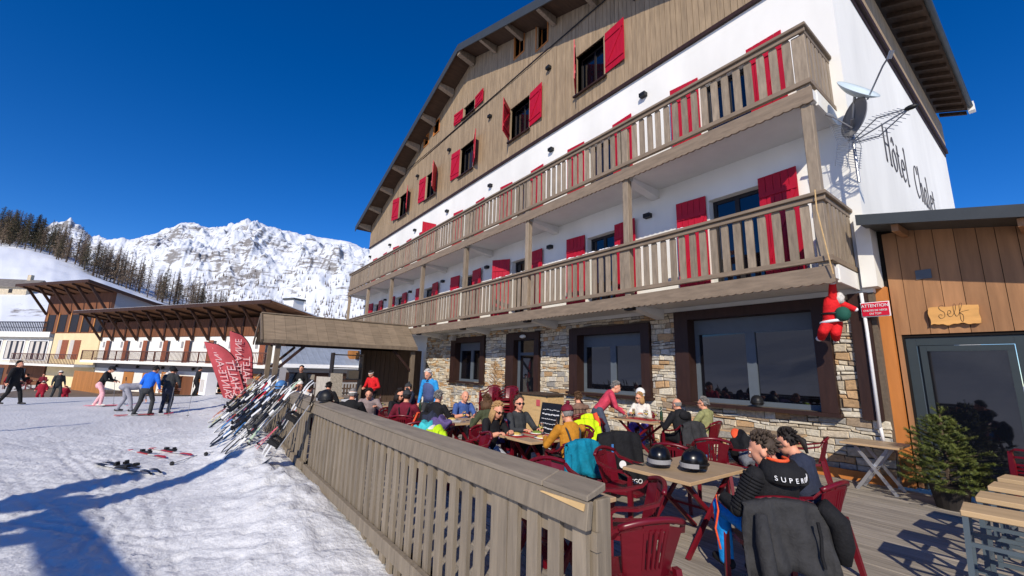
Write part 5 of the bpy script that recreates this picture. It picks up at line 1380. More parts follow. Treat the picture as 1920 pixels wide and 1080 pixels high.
def hand(m, wrist, d, palm_n, side, curl=.5, mi=0, s=1.0):
    """palm, four fingers of unequal length and a thumb; d the way the fingers point, palm_n out of the palm"""
    d = Vector(d).normalized(); n = Vector(palm_n); n = (n-d*n.dot(d))
    if n.length < 1e-4: n = d.orthogonal()
    n.normalize(); x = d.cross(n)*side; w = Vector(wrist)
    rings = []
    for t, hw, th in ((-.01, .026, .02), (.03, .036, .019), (.065, .041, .016), (.088, .038, .013)):
        c = w+d*t*s; rings.append([c+x*hw*s*math.cos(a)+n*th*s*math.sin(a) for a in [2*math.pi*k/10 for k in range(10)]])
    m.loft(rings, mi)
    for k, (off, L) in enumerate(((.028, .068), (.010, .078), (-.010, .073), (-.028, .056))):
        p = w+(d*.08+x*off)*s; ang = .15+.1*k*.3; pts = [p]
        for j, f in enumerate((.45, .32, .23)):
            ang += curl*(.55 if j == 0 else .8)
            p = p+(d*math.cos(ang)+n*math.sin(ang))*L*f*s; pts.append(p)
        m.tube(pts, [.0095*s, .0092*s, .0085*s, .006*s], 6, mi)
    p = w+(d*.025+x*.03)*s; q = p+(d*.6+x*.62+n*.45).normalized()*.038*s; e = q+(d*.85+x*.15+n*.5).normalized()*.032*s
    m.tube([p, q, e], [.013*s, .0115*s, .008*s], 6, mi)

PEOPLE = []
def person(label, loc_, face, pose, top, legs, shoes='c_black', skin='skin', hair='hair_brown', hairstyle='short', H=1.72, group=None, res=.017,
           lean_=0., twist=0., head=(0, 0), hands=None, feet=None, sleeves='long', puffy=1.0, glasses=None, hat=None, hips=None, female=False, curl=(.5, .5), palm=((0, 0, -1), (0, 0, -1)), elbow=None, roll=0., knees=None, beard=False, forearm=None, yaw_in_body=0):
    k = H/1.72
    t = thing('person', label, 'person', loc_, R(face), group)
    V3 = Vector
    hip = V3(hips) if hips else V3((0, 0, .53 if pose == 'sit' else .92*k))
    ta, tw = R(lean_), R(twist); Mt = Matrix.Rotation(R(roll), 3, 'Y') @ Matrix.Rotation(tw, 3, 'Z') @ Matrix.Rotation(-ta, 3, 'X')
    T = lambda x, y, z: hip+Mt @ V3((x*k, y*k, z*k))
    shw = .165 if female else .185
    neck = T(0, 0, .50); nb = T(0, .01, .46)
    Mh = Mt @ Matrix.Rotation(R(head[0]), 3, 'Z') @ Matrix.Rotation(-R(head[1])+ta*.55, 3, 'X')
    hb = neck+Mh @ V3((0, .02, .04)); hc = hb+Mh @ V3((0, .022, .105))*k
    shL, shR = T(-shw, 0, .435), T(shw, 0, .435)
    hl, hr = hands if hands else ((-.2, .2, .5), (.2, .2, .5))
    hl, hr = V3(hl), V3(hr)
    el = elbow or ((-.6, -.4, -.8), (.6, -.4, -.8))
    eL, wL = ik(shL, hl, .285*k, .255*k, el[0]); eR, wR = ik(shR, hr, .285*k, .255*k, el[1])
    hpL, hpR = hip+V3((-.092*k, 0, -.02)), hip+V3((.092*k, 0, -.02))
    if feet: fL, fR = V3(feet[0]), V3(feet[1])
    elif pose == 'sit': fL, fR = V3((-.13, .48, .09)), V3((.13, .46, .09))
    else: fL, fR = V3((-.11, 0, .09)), V3((.11, .04, .09))
    kh = knees or ((-.1, 1, .5), (.1, 1, .5))
    kL, aL = ik(hpL, fL, .43*k, .42*k, kh[0]); kR, aR = ik(hpR, fR, .43*k, .42*k, kh[1])
    p = puffy; m = MB(); segs = []
    def S(a, b, r0, r1, tag_, sq=1., side=None, n=12):
        capsule(m, a, b, r0, r1, sq, n, side); segs.append((tag_, tuple(a), tuple(b), r0*(.5+.5*sq), r1*(.5+.5*sq)))
    xs = Mt @ V3((1, 0, 0))
    w1 = .92 if female else 1.0
    S(T(0, 0, -.04), T(0, 0, .08), .165*w1*p*(1.06 if female else 1), .150*w1*p, 'hipzone', .74, xs)
    S(T(0, .005, .07), T(0, .012, .26), .146*w1*p, .168*w1*p, 'top', .74, xs)
    S(T(0, .012, .25), T(0, -.005, .39), .168*w1*p, .155*w1*p, 'top', .70, xs)
    S(T(-.10*w1, -.005, .415), T(.10*w1, -.005, .415), .078*p, .078*p, 'top', 1.0)
    S(nb, hb+Mh @ V3((0, 0, .03)), .057, .052, 'skin')
    for sh, e, w_, tg in ((shL, eL, wL, 'L'), (shR, eR, wR, 'R')):
        S(sh, e, .066*p*w1, .052*p, 'top'); S(e, e+(w_-e)*.93, .050*p, .036*p**.5, 'fore' if sleeves == 'short' else 'top')
    for h_, k_, a_ in ((hpL, kL, aL), (hpR, kR, aR)):
        S(h_, k_, .092*(1.05 if puffy > 1.05 else 1), .066*(1.1 if puffy > 1.05 else 1), 'legs'); S(k_, a_, .064*(1.12 if puffy > 1.05 else 1), .05*(1.25 if puffy > 1.05 else 1), 'legs')
        dirf = V3((h_.x*.35, 1, 0)).normalized()
        if pose != 'sit' and feet: dirf = V3((h_.x*.3, 1, 0)).normalized()
        S(a_+V3((0, 0, -.035))-dirf*.05, a_+V3((0, 0, -.045))+dirf*.15, .045, .038, 'shoe', 1.0)
    # head: skull, face, jaw, nose, ears
    def E(c, r): m.ell(hc+Mh @ V3(c)*k, tuple(x*k for x in r), 14, 10, 0, Mh)
    E((0, -.012, .018), (.076, .096, .098)); E((0, .03, -.03), (.062, .068, .088)); E((0, .05, -.085), (.038, .038, .03)); E((0, .104, -.028), (.013, .02, .022)); E((0, .098, -.008), (.009, .014, .03))
    E((-.078, -.005, -.015), (.012, .022, .032)); E((.078, -.005, -.015), (.012, .022, .032)); E((0, .085, .02), (.05, .014, .014))
    segs.append(('skin', tuple(hc), tuple(hc+Vector((0, 0, .001))), .11, .11))
    me0 = bpy.data.meshes.new('body0'); me0.from_pydata([tuple(v) for v in m.v], [], m.f); ob = bpy.data.objects.new('body0', me0); COL.objects.link(ob)
    bm = bmesh.new(); bm.from_mesh(me0); bmesh.ops.recalc_face_normals(bm, faces=bm.faces); bm.to_mesh(me0); bm.free()
    md = ob.modifiers.new('r', 'REMESH'); md.mode = 'VOXEL'; md.voxel_size = res
    md = ob.modifiers.new('s', 'SMOOTH'); md.factor = .5; md.iterations = 2
    me = bpy.data.meshes.new_from_object(ob.evaluated_get(bpy.context.evaluated_depsgraph_get())); me.name = 'body'
    bpy.data.objects.remove(ob); bpy.data.meshes.remove(me0)
    nf = len(me.polygons); C_ = np.zeros(nf*3); me.polygons.foreach_get('center', C_); C_ = C_.reshape(-1, 3)
    D = np.stack([seg_dist(C_, a, b, r0, r1) for _, a, b, r0, r1 in segs]); best = D.argmin(0)
    mats = [skin, top, legs, shoes]; lut = {'skin': 0, 'top': 1, 'legs': 2, 'shoe': 3, 'fore': 0, 'hipzone': 1}
    mi = np.array([lut[s[0]] for s in segs])[best]
    hz = np.array([s[0] == 'hipzone' for s in segs])[best]
    loc_t = (C_-np.array(hip)) @ np.array(Mt); mi[hz & (loc_t[:, 2] < -.03*k)] = 2
    if forearm: mi[np.array([s[0] == 'fore' for s in segs])[best]] = 0
    me.materials.clear()
    for x in mats: me.materials.append(MATS[x])
    # hands are joined to the body's mesh
    hm = MB()
    for w_, e, sd, cu, pn in ((wL, eL, -1, curl[0], palm[0]), (wR, eR, 1, curl[1], palm[1])):
        hand(hm, w_-(w_-e).normalized()*.03, (w_-e), pn, sd, cu, 0, k*1.03)
    n0 = len(me.vertices)
    bm = bmesh.new(); bm.from_mesh(me); bm.faces.ensure_lookup_table()
    for f, x in zip(bm.faces, mi): f.material_index = int(x); f.smooth = True
    vv = [bm.verts.new(v) for v in hm.v]; new = []
    for f in hm.f:
        try: g_ = bm.faces.new([vv[i] for i in f]); g_.material_index = 0; g_.smooth = True; new.append(g_)
        except ValueError: pass
    bmesh.ops.recalc_face_normals(bm, faces=new); bm.to_mesh(me); bm.free()
    b = bpy.data.objects.new('body', me); COL.objects.link(b); b.parent = t
    HP = lambda c: hc+Mh @ V3(c)*k
    # face
    f = MB()
    for s in (-1, 1):
        if not glasses:
            f.ell(HP((s*.030, .088, .004)), (.0125*k, .007*k, .007*k), 8, 6, 0, Mh); f.ell(HP((s*.030, .0945, .004)), (.006*k, .003*k, .006*k), 8, 6, 1, Mh)
        f.bar(HP((s*.016, .099, .024)), HP((s*.045, .090, .026)), .008, .007, Mh @ V3((0, 0, 1)), 1)
    f.ell(HP((0, .091, -.060)), (.022*k, .008*k, .006*k), 10, 6, 2, Mh)
    f.build('face', ['eye_white', hair if hair in ('hair_dark', 'hair_mid', 'hair_brown') else 'hair_mid', 'lips'], t, world=False, smooth=True)
    if glasses:
        g_ = MB()
        for s in (-1, 1):
            g_.ell(HP((s*.033, .099, .004)), (.027*k, .008*k, .020*k), 12, 8, 0, Mh); g_.bar(HP((s*.058, .092, .010)), HP((s*.083, .0, .006)), .006, .008, Mh @ V3((0, 0, 1)))
        g_.bar(HP((-.02, .107, .012)), HP((.02, .107, .012)), .006, .006, Mh @ V3((0, 0, 1)))
        g_.build('sunglasses', glasses, t, world=False, smooth=True)
    rd = random.Random(len(PEOPLE)*7+1)
    def cap(rad, cond, mt, name, off=(0, -.012, .018), bump=.004, n=36, q=24):
        h_ = MB(); vs = []; fs = []; keep = []
        for j in range(q+1):
            th = math.pi*j/q
            for i in range(n):
                a = 2*math.pi*i/n; u = V3((math.sin(th)*math.sin(a), math.sin(th)*math.cos(a), math.cos(th)))
                r = 1+rd.uniform(-bump, bump)*10
                vs.append((u, V3((u.x*rad[0]*r, u.y*rad[1]*r, u.z*rad[2]*r))))
        out = [HP(V3(off)+v) for _, v in vs]; inn = [HP(V3(off)+v*.9) for _, v in vs]; N_ = len(vs); used_f = []
        for j in range(q):
            for i in range(n):
                a, b_ = j*n+i, j*n+(i+1) % n; c_, d_ = b_+n, a+n
                if all(cond(vs[z][0]) for z in (a, b_, c_, d_)): used_f.append((a, b_, c_, d_))
        fs = list(used_f)+[tuple(N_+z for z in reversed(x)) for x in used_f]
        from collections import Counter
        ec = Counter(); 
        for x in used_f:
            for z in range(4): ec[tuple(sorted((x[z], x[(z+1) % 4])))] += 1
        for (a, b_), c_ in ec.items():
            if c_ == 1: fs.append((a, b_, N_+b_, N_+a))
        h_.add(out+inn, fs); return h_.build(name, mt, t, world=False, smooth=True)
    if hairstyle != 'none' and hat is None or hairstyle in ('long', 'bob', 'tail'):
        if hairstyle == 'bald': cap((.080, .100, .101), lambda u: u.z < .15 and u.z > -.62 and u.y < .2-.1*u.z, hair, 'hair')
        else:
            cap((.080, .100, .103), lambda u: (u.y < .55 and u.z > .12+.9*max(0, u.y)) or (u.y < .02 and u.z > -.05) or (u.y < -.22 and u.z > -.66), hair, 'hair', bump=.007)
            h_ = MB()
            for i in range(150):       # tufts that break up the outline
                a, th = rd.uniform(0, 6.28), rd.uniform(0, 1.9); v = V3((math.sin(th)*math.sin(a), math.sin(th)*math.cos(a), math.cos(th)))
                if not ((v.y < .5 and v.z > .2+.8*max(0, v.y)) or (v.y < -.2 and v.z > -.6)): continue
                b0 = V3((0, -.012, .018))+V3((v.x*.079, v.y*.099, v.z*.102)); dn = V3((v.x*.5, v.y*.4-.35, v.z*.35+.15-.5*(v.z < .3))).normalized()
                h_.tube([HP(b0-v*.004), HP(b0+dn*.022+v*.003), HP(b0+dn*.04+v*.001)], [.011, .009, .003], 5)
            h_.build('hair_tufts', hair, t, world=False, smooth=True)
        if hairstyle in ('long', 'bob'):
            L_ = .25 if hairstyle == 'long' else .16; h_ = MB()
            for i in range(26):
                a = R(62+236*i/25); x, y = math.sin(a)*.084, math.cos(a)*.098-.012
                p0 = HP((x, y, .01)); p1 = HP((x*1.15, y*1.05, -.09)); p2 = HP((x*1.22, y*1.12, -L_*rd.uniform(.85, 1.05))); h_.tube([p0, p1, p2], [.020, .021, .008], 6)
            h_.build('hair_lengths', hair, t, world=False, smooth=True)
        if hairstyle == 'tail':
            h_ = MB(); h_.tube([HP((0, -.1, .03)), HP((0, -.15, -.02)), HP((0, -.14, -.14))], [.03, .034, .012], 8); h_.build('ponytail', hair, t, world=False, smooth=True)
    elif hat is not None and hairstyle != 'none':
        cap((.082, .102, .10), lambda u: u.y < .0 and -.7 < u.z < .2, hair, 'hair')
    if beard:
        h_ = MB(); h_.ell(HP((0, .058, -.078)), (.046*k, .046*k, .040*k), 12, 8, 0, Mh); h_.build('beard', hair, t, world=False, smooth=True)
    if hat:
        kind, mt = hat
        if kind == 'beanie':
            cap((.092, .112, .125), lambda u: u.z > .12+u.y*.12, mt, 'beanie', bump=.004, off=(0, -.014, .016))
            h_ = MB(); h_.ell(HP((0, -.05, .15)), (.034, .034, .03), 10, 8); h_.build('pompom', mt, t, world=False)
        if kind in ('cap', 'visor'):
            cap((.088, .108, .112), lambda u: u.z > .25 if kind == 'cap' else .22 < u.z < .45, mt, 'cap')
            h_ = MB(); h_.prism([HP((-.06, .085, .045)), HP((.06, .085, .045)), HP((.05, .15, .035)), HP((-.05, .15, .035))], Mh @ V3((0, 0, .008))); h_.build('peak', mt, t, world=False)
        if kind == 'helmet':
            cap((.108, .132, .128), lambda u: u.z > .05 or (u.y < .1 and u.z > -.45), mt, 'helmet', bump=0)
            h_ = MB(); h_.tube([HP((math.sin(a)*.112, math.cos(a)*.132, .045)) for a in [-1.3+2.6*i/10 for i in range(11)]], .024, 6); h_.build('goggles', 'lens_dark', t, world=False, smooth=True)
        if kind == 'band':
            cap((.086, .107, .11), lambda u: -.05 < u.z < .3, mt, 'headband')
            cap((.085, .106, .109), lambda u: u.z > .28, hair, 'hair')
    PEOPLE.append(t)
    t['_wl'] = 0; del t['_wl']
    return dict(root=t, T=T, hc=hc, HP=HP, wL=wL, wR=wR, eL=eL, eR=eR, shL=shL, shR=shR, Mt=Mt, Mh=Mh, hip=hip, kL=kL, kR=kR, aL=aL, aR=aR)
def straps(P, mt, off=.132, r=.014):
    m = MB(); T = P['T']
    for s in (-1, 1):
        m.tube([T(s*.03, -off+.01, .12), T(s*.065, -off-.0, .25), T(s*.10, -off+.02, .40), T(s*.105, -.02, .49), T(s*.095, .09, .42), T(s*.08, .135, .2)], r, 6)
    m.build('braces', mt, P['root'], world=False, smooth=True)
def jacket_collar(P, mt, r=.075):
    m = MB(); T = P['T']; m.tube([T(r*math.sin(a), r*math.cos(a)*.95-.0, .475+.02*math.cos(a)*-1) for a in [2*math.pi*i/12 for i in range(13)]], .028, 7, cap=False); m.build('collar', mt, P['root'], world=False, smooth=True)
# ------------------------------------------------------------------ who sits and stands where
def sit_chair(x, y, face, label): return chair(x-math.sin(R(-face))*-.0, y, face, label)
def seat(x, y, face, lab, chl, **kw):
    """a seated person and the chair below"""
    f = Vector((-math.sin(R(face)), math.cos(R(face)), 0))
    chair(x+f.x*.02, y+f.y*.02, face, chl)
    return person(lab, (x-f.x*.06, y-f.y*.06, 0), face, 'sit', **kw)
DOWN = ((0, 0, -1), (0, 0, -1))
# the man in front
chair(-1.74, 4.0, 45, 'under the man in the black puffer jacket, hidden by his coat')
P = person('man in black puffer jacket and bright blue ski trousers at the front table', (-1.63, 3.91, 0), 60, 'sit', H=1.78,
         top='c_black', legs='c_azure', hair='hair_mid', lean_=-7, head=(50, 20), hands=((-.25, .27, .72), (.10, .40, .80)), puffy=1.10, res=.011, feet=((-.15, .46, .18), (.14, .44, .09)), knees=((-.4, 1, 1.6), (.1, 1, .7)), curl=(1.1, .8), elbow=((-.5, -.8, -.8), (.8, -.3, -.9)))
T = P['T']; rt_ = P['root']
m = MB()          # puffer quilting on the arms and the hood lying on the shoulders
for a, b, r0, r1 in ((P['shL'], P['eL'], .079, .062), (P['eL'], P['wL'], .060, .044), (P['shR'], P['eR'], .079, .062)):
    for i in range(11):
        c = a+(b-a)*(i+.5)/11; d = (b-a).normalized(); r = r0-.004+(r1-r0)*(i+.5)/11; x = d.orthogonal().normalized(); y = d.cross(x)
        m.tube([c+x*math.cos(t)*r+y*math.sin(t)*r for t in [2*math.pi*k/14 for k in range(15)]], .0125, 6, cap=False)
m.build('quilting', 'c_black', rt_, world=False, smooth=True)
m = MB(); rg = []
for i in range(11):
    a = R(-105+210*i/10); rg.append([T(.125*math.sin(a), -.03-.115*math.cos(a), .40), T(.155*math.sin(a), -.03-.165*math.cos(a), .43), T(.145*math.sin(a), -.03-.165*math.cos(a), .50), T(.115*math.sin(a), -.02-.10*math.cos(a), .565), T(.085*math.sin(a), -.01-.065*math.cos(a), .555), T(.08*math.sin(a), -.01-.06*math.cos(a), .45)])
m.loft(rg); hood = m.build('hood', 'c_black', rt_, world=False, smooth=True)
m = MB(); m.tube([T(.074*math.sin(a), .0-.074*math.cos(a), .565) for a in [R(-110+220*i/10) for i in range(11)]], .014, 6); m.build('hood_lining', 'orange_cloth', rt_, world=False, smooth=True)
for i, ch in enumerate('SUPERDRY'):
    a = R(48-15.5*i)*-1; ctr = T(.168*math.sin(a), -.034-.176*math.cos(a), .468); ex = P['Mt'] @ Vector((math.cos(a), math.sin(a), 0)); ey = P['Mt'] @ Vector((-.3*math.sin(a)*-.5, .25*math.cos(a), 1))
    text_obj('letter', ch, .050, 'white_paint', hood, frame3(ctr, ex, ey), .002)
jacket_collar(P, 'c_black', .07)
coat = draped('coat', 'charcoal softshell coat hanging over the front man\'s chair down to the deck', 'coat', -1.74, 4.0, 45, 'charcoal_cloth', .56, .48, .14, .82)
m = MB(); m.tube([(.17, -.455, .72), (.18, -.46, .62), (.17, -.465, .50), (.185, -.465, .42)], .012, 6); m.build('seam_tape', 'black_cloth', coat, world=False)
sleeve(coat, [(.26, -.34, .82), (.36, -.36, .70), (.39, -.34, .54), (.38, -.32, .42)], [.06, .075, .07, .055], 'black_cloth')
sleeve(coat, [(-.2, -.42, .74), (-.21, -.46, .56), (-.19, -.47, .36), (-.18, -.46, .18)], [.04, .055, .055, .05], 'charcoal_cloth')
cord = MB().tube([(-2.08, 3.86, .72), (-2.06, 3.84, .6), (-2.09, 3.83, .45), (-2.05, 3.82, .30)], .009, 6).build('drawcord', 'orange_cloth', smooth=True); tag(cord, 'orange drawcord hanging from the front man\'s hand', 'cord')
# the woman behind him
P = seat(-1.72, 4.86, 84, 'woman with dark tied hair and black jacket holding a phone behind the front man', 'under the dark haired woman at the front table',
         top='c_navy', legs='c_black', hair='hair_dark', hairstyle='tail', female=True, H=1.66, lean_=14, head=(8, 14), hands=((-.10, .36, 1.02), (.06, .36, 1.04)), curl=(1.2, 1.2), puffy=1.06, res=.014)
ph = MB().bar((-2.13, 4.81, .98), (-2.09, 4.78, 1.15), .075, .009, (1, 0, 0)).build('smartphone', 'black_plastic', at=(-2.34, 4.7, 1.0)); tag(ph, 'smartphone held up by the dark haired woman', 'phone')
# table with plates
P = seat(-4.42, 4.38, 74, 'man in a mustard sweater with braces and a burgundy beanie, back turned', 'under the man in the mustard sweater, teal jacket on its back', top='c_mustard', legs='c_black', hat=('beanie', 'c_burg'), hair='hair_grey', lean_=10, head=(6, 8), hands=((-.22, .42, .80), (.14, .38, .98)), curl=(.6, 1.1), res=.014, puffy=1.02)
straps(P, 'c_char')
tj = draped('ski_jacket', 'teal ski jacket with orange cuffs hanging over the mustard man\'s chair', 'jacket', -4.40, 4.38, 74, 'teal_cloth', .50, .42, .18, .86)
sleeve(tj, [(-.25, -.37, .7), (-.28, -.42, .5), (-.22, -.43, .34)], [.05, .055, .05], 'teal_cloth'); sleeve(tj, [(-.22, -.43, .34), (-.2, -.43, .22)], [.052, .045], 'orange_cloth', 'cuff')
sleeve(tj, [(.25, -.37, .7), (.27, -.42, .55), (.26, -.43, .42)], [.05, .055, .05], 'orange_cloth')
P = seat(-5.82, 3.98, -84, 'blonde woman in sunglasses and black top with pale grey ski trousers, eating', 'under the blonde woman in sunglasses', top='c_black', legs='c_ltgrey', hair='hair_blonde', hairstyle='long', glasses='lens_dark', female=True, H=1.68, lean_=16, head=(-8, 16), hands=((-.1, .42, .80), (.18, .46, .80)), sleeves='short', feet=((-.02, .92, .1), (.26, .88, .1)), curl=(.9, .9), res=.013)
P = seat(-6.02, 4.72, -88, 'man in a black sweater and sunglasses facing the camera beside the blonde woman', 'under the man in black beside the blonde woman', top='c_char', legs='c_black', hair='hair_mid', glasses='lens_dark', lean_=2, head=(-18, 0), hands=((-.15, .42, .78), (.18, .42, .78)), res=.014, curl=(.7, .7))
P = seat(-6.72, 4.55, 88, 'person with brown bob and olive sweater, back turned, facing the man in blue', 'under the person in the olive sweater', top='c_olive', legs='c_black', hair='hair_brown', hairstyle='bob', female=True, lean_=14, head=(10, 6), hands=((-.15, .42, .82), (.16, .40, .98)), res=.015)
P = seat(-8.28, 4.88, -88, 'balding man in a blue sweater leaning on his table', 'under the balding man in blue', top='c_blue', legs='c_taupe', hair='hair_bald', hairstyle='bald', beard=False, lean_=12, head=(-12, 6), hands=((-.1, .46, .80), (.2, .45, .80)), sleeves='short', res=.015)
P = seat(-8.08, 4.12, 28, 'grey haired man in black seen from behind, right of the burgundy shirt', 'under the grey haired man in black', top='c_black', legs='c_jeans', hair='hair_grey', lean_=12, head=(14, 6), hands=((-.24, .38, .78), (.2, .42, .78)), res=.015, puffy=1.04)
P = seat(-8.18, 3.52, 52, 'man in a burgundy shirt with black braces and a dark cap, back turned', 'under the man in burgundy', top='c_burg', legs='c_black', hat=('beanie', 'c_char'), hair='hair_dark', lean_=4, head=(0, 4), hands=((-.25, .36, .76), (.22, .38, .78)), res=.015, puffy=1.05)
straps(P, 'c_black')
P = seat(-9.3, 3.75, -72, 'dark haired woman in sunglasses and black sweater facing the burgundy man', 'under the woman in sunglasses and black sweater', top='c_black', legs='c_black', hair='hair_dark', hairstyle='bob', glasses='lens_dark', female=True, lean_=14, head=(-5, 10), hands=((-.1, .42, .80), (.15, .44, .80)), res=.016)
P = seat(-9.1, 2.72, 62, 'grey haired man with a white headband by the fence, back turned', 'under the man with the white headband', top='c_black', legs='c_black', hair='hair_grey', hat=('band', 'c_white'), lean_=8, head=(0, 4), hands=((-.2, .40, .78), (.18, .42, .78)), res=.016, puffy=1.05)
P = seat(-10.6, 3.62, -118, 'person in a striped grey shirt leaning on the table near the shelter', 'under the striped shirt', top='c_stripe', legs='c_jeans', hair='hair_dark', lean_=28, head=(0, 10), hands=((-.22, .42, .80), (.2, .42, .80)), res=.017)
P = person('white haired man standing in a blue vest over light blue sleeves by the stone wall', (-10.05, 4.95, 0), -158, 'stand', top='c_ltblue', legs='c_char', hair='hair_white', lean_=6, head=(10, 18), hands=((-.25, .10, .86), (.24, .14, .86)), H=1.76, res=.015, puffy=1.08)
m = MB(); T = P['T']; rg = []
for z, rx_, ry_ in ((-.02, .172, .132), (.1, .165, .128), (.25, .184, .14), (.36, .178, .128), (.44, .12, .09)): rg.append([T(rx_*math.cos(a), .008+ry_*math.sin(a), z) for a in [2*math.pi*k/20 for k in range(20)]])
m.loft(rg); m.build('vest', 'c_greyblue', P['root'], world=False, smooth=True); jacket_collar(P, 'c_navy')
P = person('person in a red top with a white headband standing under the shelter', (-14.8, 5.1, 0), -150, 'stand', top='c_red', legs='c_black', hair='hair_dark', hat=('band', 'c_white'), lean_=8, head=(0, 14), hands=((-.2, .26, 1.0), (.18, .26, 1.02)), H=1.66, res=.018)
P = seat(-13.1, 2.45, -100, 'woman with a white cap drinking at the far end of the fence', 'under the woman in the white cap', top='c_white', legs='c_black', hair='hair_dark', hat=('beanie', 'c_white'), female=True, lean_=6, head=(20, 2), hands=((-.1, .3, .9), (.1, .25, 1.15)), res=.018, puffy=1.05)
P = seat(-12.5, 2.42, 40, 'person in a cream fleece seen from behind next to the white cap', 'under the person in the cream fleece', top='c_white', legs='c_black', hair='hair_mid', lean_=26, head=(0, 20), hands=((-.2, .36, .78), (.2, .36, .78)), res=.018, puffy=1.12)
P = seat(-13.2, 3.2, 60, 'person in a black jacket hunched beside the cream fleece', 'under the hunched person in black', top='c_black', legs='c_black', hair='hair_dark', lean_=22, head=(0, 10), hands=((-.2, .38, .78), (.2, .38, .78)), res=.018, puffy=1.12)
P = person('person in black standing behind the far terrace tables under the shelter roof', (-18.9, 3.55, 0), -120, 'stand', top='c_black', legs='c_black', hair='hair_dark', hands=((-.24, .06, .84), (.24, .06, .84)), res=.02)
# the waiter and the table by the wall
P = person('waiter in a raspberry sweater and dark trousers bending over the table, back turned', (-6.72, 7.55, 0), -38, 'stand', top='c_rose', legs='c_slate', shoes='c_white', hair='hair_grey', lean_=38, head=(-10, 10), hands=((-.12, .58, .92), (.16, .55, .86)), feet=((-.15, -.1, .09), (.13, .12, .09)), res=.014, puffy=1.04)
P = seat(-6.72, 9.12, -160, 'blonde woman in sunglasses and a white jacket at the table right of the waiter', 'under the woman in the white jacket', top='c_white', legs='c_violet', hair='hair_blonde', hairstyle='bob', glasses='lens_dark', female=True, lean_=8, head=(-30, 6), hands=((-.12, .40, .80), (.16, .40, .80)), res=.015, puffy=1.08)
P = seat(-4.92, 7.95, 74, 'bald man in a black hooded jacket seen from behind by the stone wall', 'under the bald man in the black jacket', top='c_black', legs='c_black', hair='hair_grey', hairstyle='bald', lean_=10, head=(8, 6), hands=((-.2, .40, .78), (.2, .40, .78)), res=.014, puffy=1.14)
m = MB(); T = P['T']; m.ell(T(0, -.13, .42), (.13, .06, .09), 14, 8, 0, P['Mt']); m.build('hood', 'c_black', P['root'], world=False, smooth=True)
P = seat(-4.85, 8.72, 92, 'grey haired man in sunglasses and a green jacket in front of the stone wall', 'under the man in the green jacket', top='c_green', legs='c_taupe', hair='hair_grey', glasses='lens_dark', lean_=4, head=(14, 0), hands=((-.2, .40, .78), (.2, .40, .78)), res=.014, puffy=1.08)
P = seat(-7.0, 7.2, 66, 'person in a brown plaid shirt drinking, left of the waiter', 'under the person in the plaid shirt', top='c_plaid', legs='c_black', hair='hair_brown', lean_=8, head=(0, 4), hands=((-.2, .36, .80), (.08, .24, 1.12)), res=.015, beard=True)
m = MB(); T = P['T']
for z in (.02, .14, .26, .38): m.tube([T(.158*math.cos(a)*(1+.2*(z > .2)*.5), .01+.122*math.sin(a), z) for a in [2*math.pi*k/16 for k in range(17)]], .009, 4, cap=False)
for x in (-.12, -.04, .04, .12): m.tube([T(x, -.118, 0), T(x*1.08, -.122, .2), T(x, -.112, .4)], .009, 4)
m.build('plaid_stripes', 'check_dark', P['root'], world=False)
# jackets and chairs without people
chair(-6.05, 6.3, 60, 'carrying the neon yellow jacket left of the waiter'); d1 = draped('ski_jacket', 'neon yellow jacket hanging on a chair behind the mustard man', 'jacket', -6.05, 6.3, 60, 'hivis', .46, .45, .2, .86); sleeve(d1, [(.2, -.4, .75), (.24, -.43, .5), (.2, -.42, .3)], [.05, .055, .05], 'hivis')
chair(-6.5, 7.05, 40, 'carrying the yellow and red jacket beside the waiter'); d2 = draped('ski_jacket', 'yellow jacket with red hood on the chair touching the waiter', 'jacket', -6.5, 7.05, 40, 'hivis', .36, .5, .2, .88); sleeve(d2, [(.1, -.4, .92), (.17, -.42, .75), (.19, -.43, .45)], [.05, .05, .04], 'orange_cloth')
chair(-4.45, 5.2, 58, 'under the long black jacket with white print'); bk_ = draped('ski_jacket', 'long black ski jacket with round white badge on a chair behind the mustard man', 'jacket', -4.35, 5.15, 62, 'black_cloth', .62, .72, .2, .92)
m = MB(); m.tube([(-.06, -.445, .55), (-.06, -.45, .55-.0)], .05, 12) if False else m.prism([(-.02+.05*math.cos(a), -.462, .52+.05*math.sin(a)) for a in [2*math.pi*k/16 for k in range(16)]], (0, -.006, 0)); m.build('badge', 'white_paint', bk_, world=False)
m = MB(); m.box(-.17, -.448, .58, -.14, -.44, .78); m.build('zip', 'ski_blue', bk_, world=False)
text_obj('lettering', 'EGO', .085, 'white_paint', bk_, frame3((.17, -.478, .30), (1, 0, 0), (0, -.1, 1)), .004)
chair(-3.42, 4.28, -78, 'pushed up to the left side of the front table')
chair(-2.05, 2.62, 70, 'nearest the camera, beside the fence end'); chair(-2.55, 3.22, 140, 'half hidden behind the nearest chair')
chair(-3.3, 3.1, -100, 'behind the fence end by the bare table')
chair(-3.55, 5.55, 20, 'behind the two black helmets'); chair(-3.25, 7.0, 95, 'with the rucksack on it, right of the black jacket'); chair(-2.85, 8.15, 105, 'at the right end of the empty table by the wall'); chair(-2.25, 5.55, 100, 'behind the dark haired woman')
chair(-3.6, 6.55, 40, 'empty, behind the right helmet')
heap('rucksack', 'black and red rucksack with a grey jacket on the empty chair near the wall', 'rucksack', -3.3, 7.0, .44, [(0, 0, .22, .17, .14, .25, 'black_cloth'), (.12, -.1, .1, .16, .13, .12, 'grey_cloth'), (-.1, .05, .4, .08, .08, .06, 'orange_cloth'), (.05, .08, .12, .18, .1, .12, 'black_cloth')])
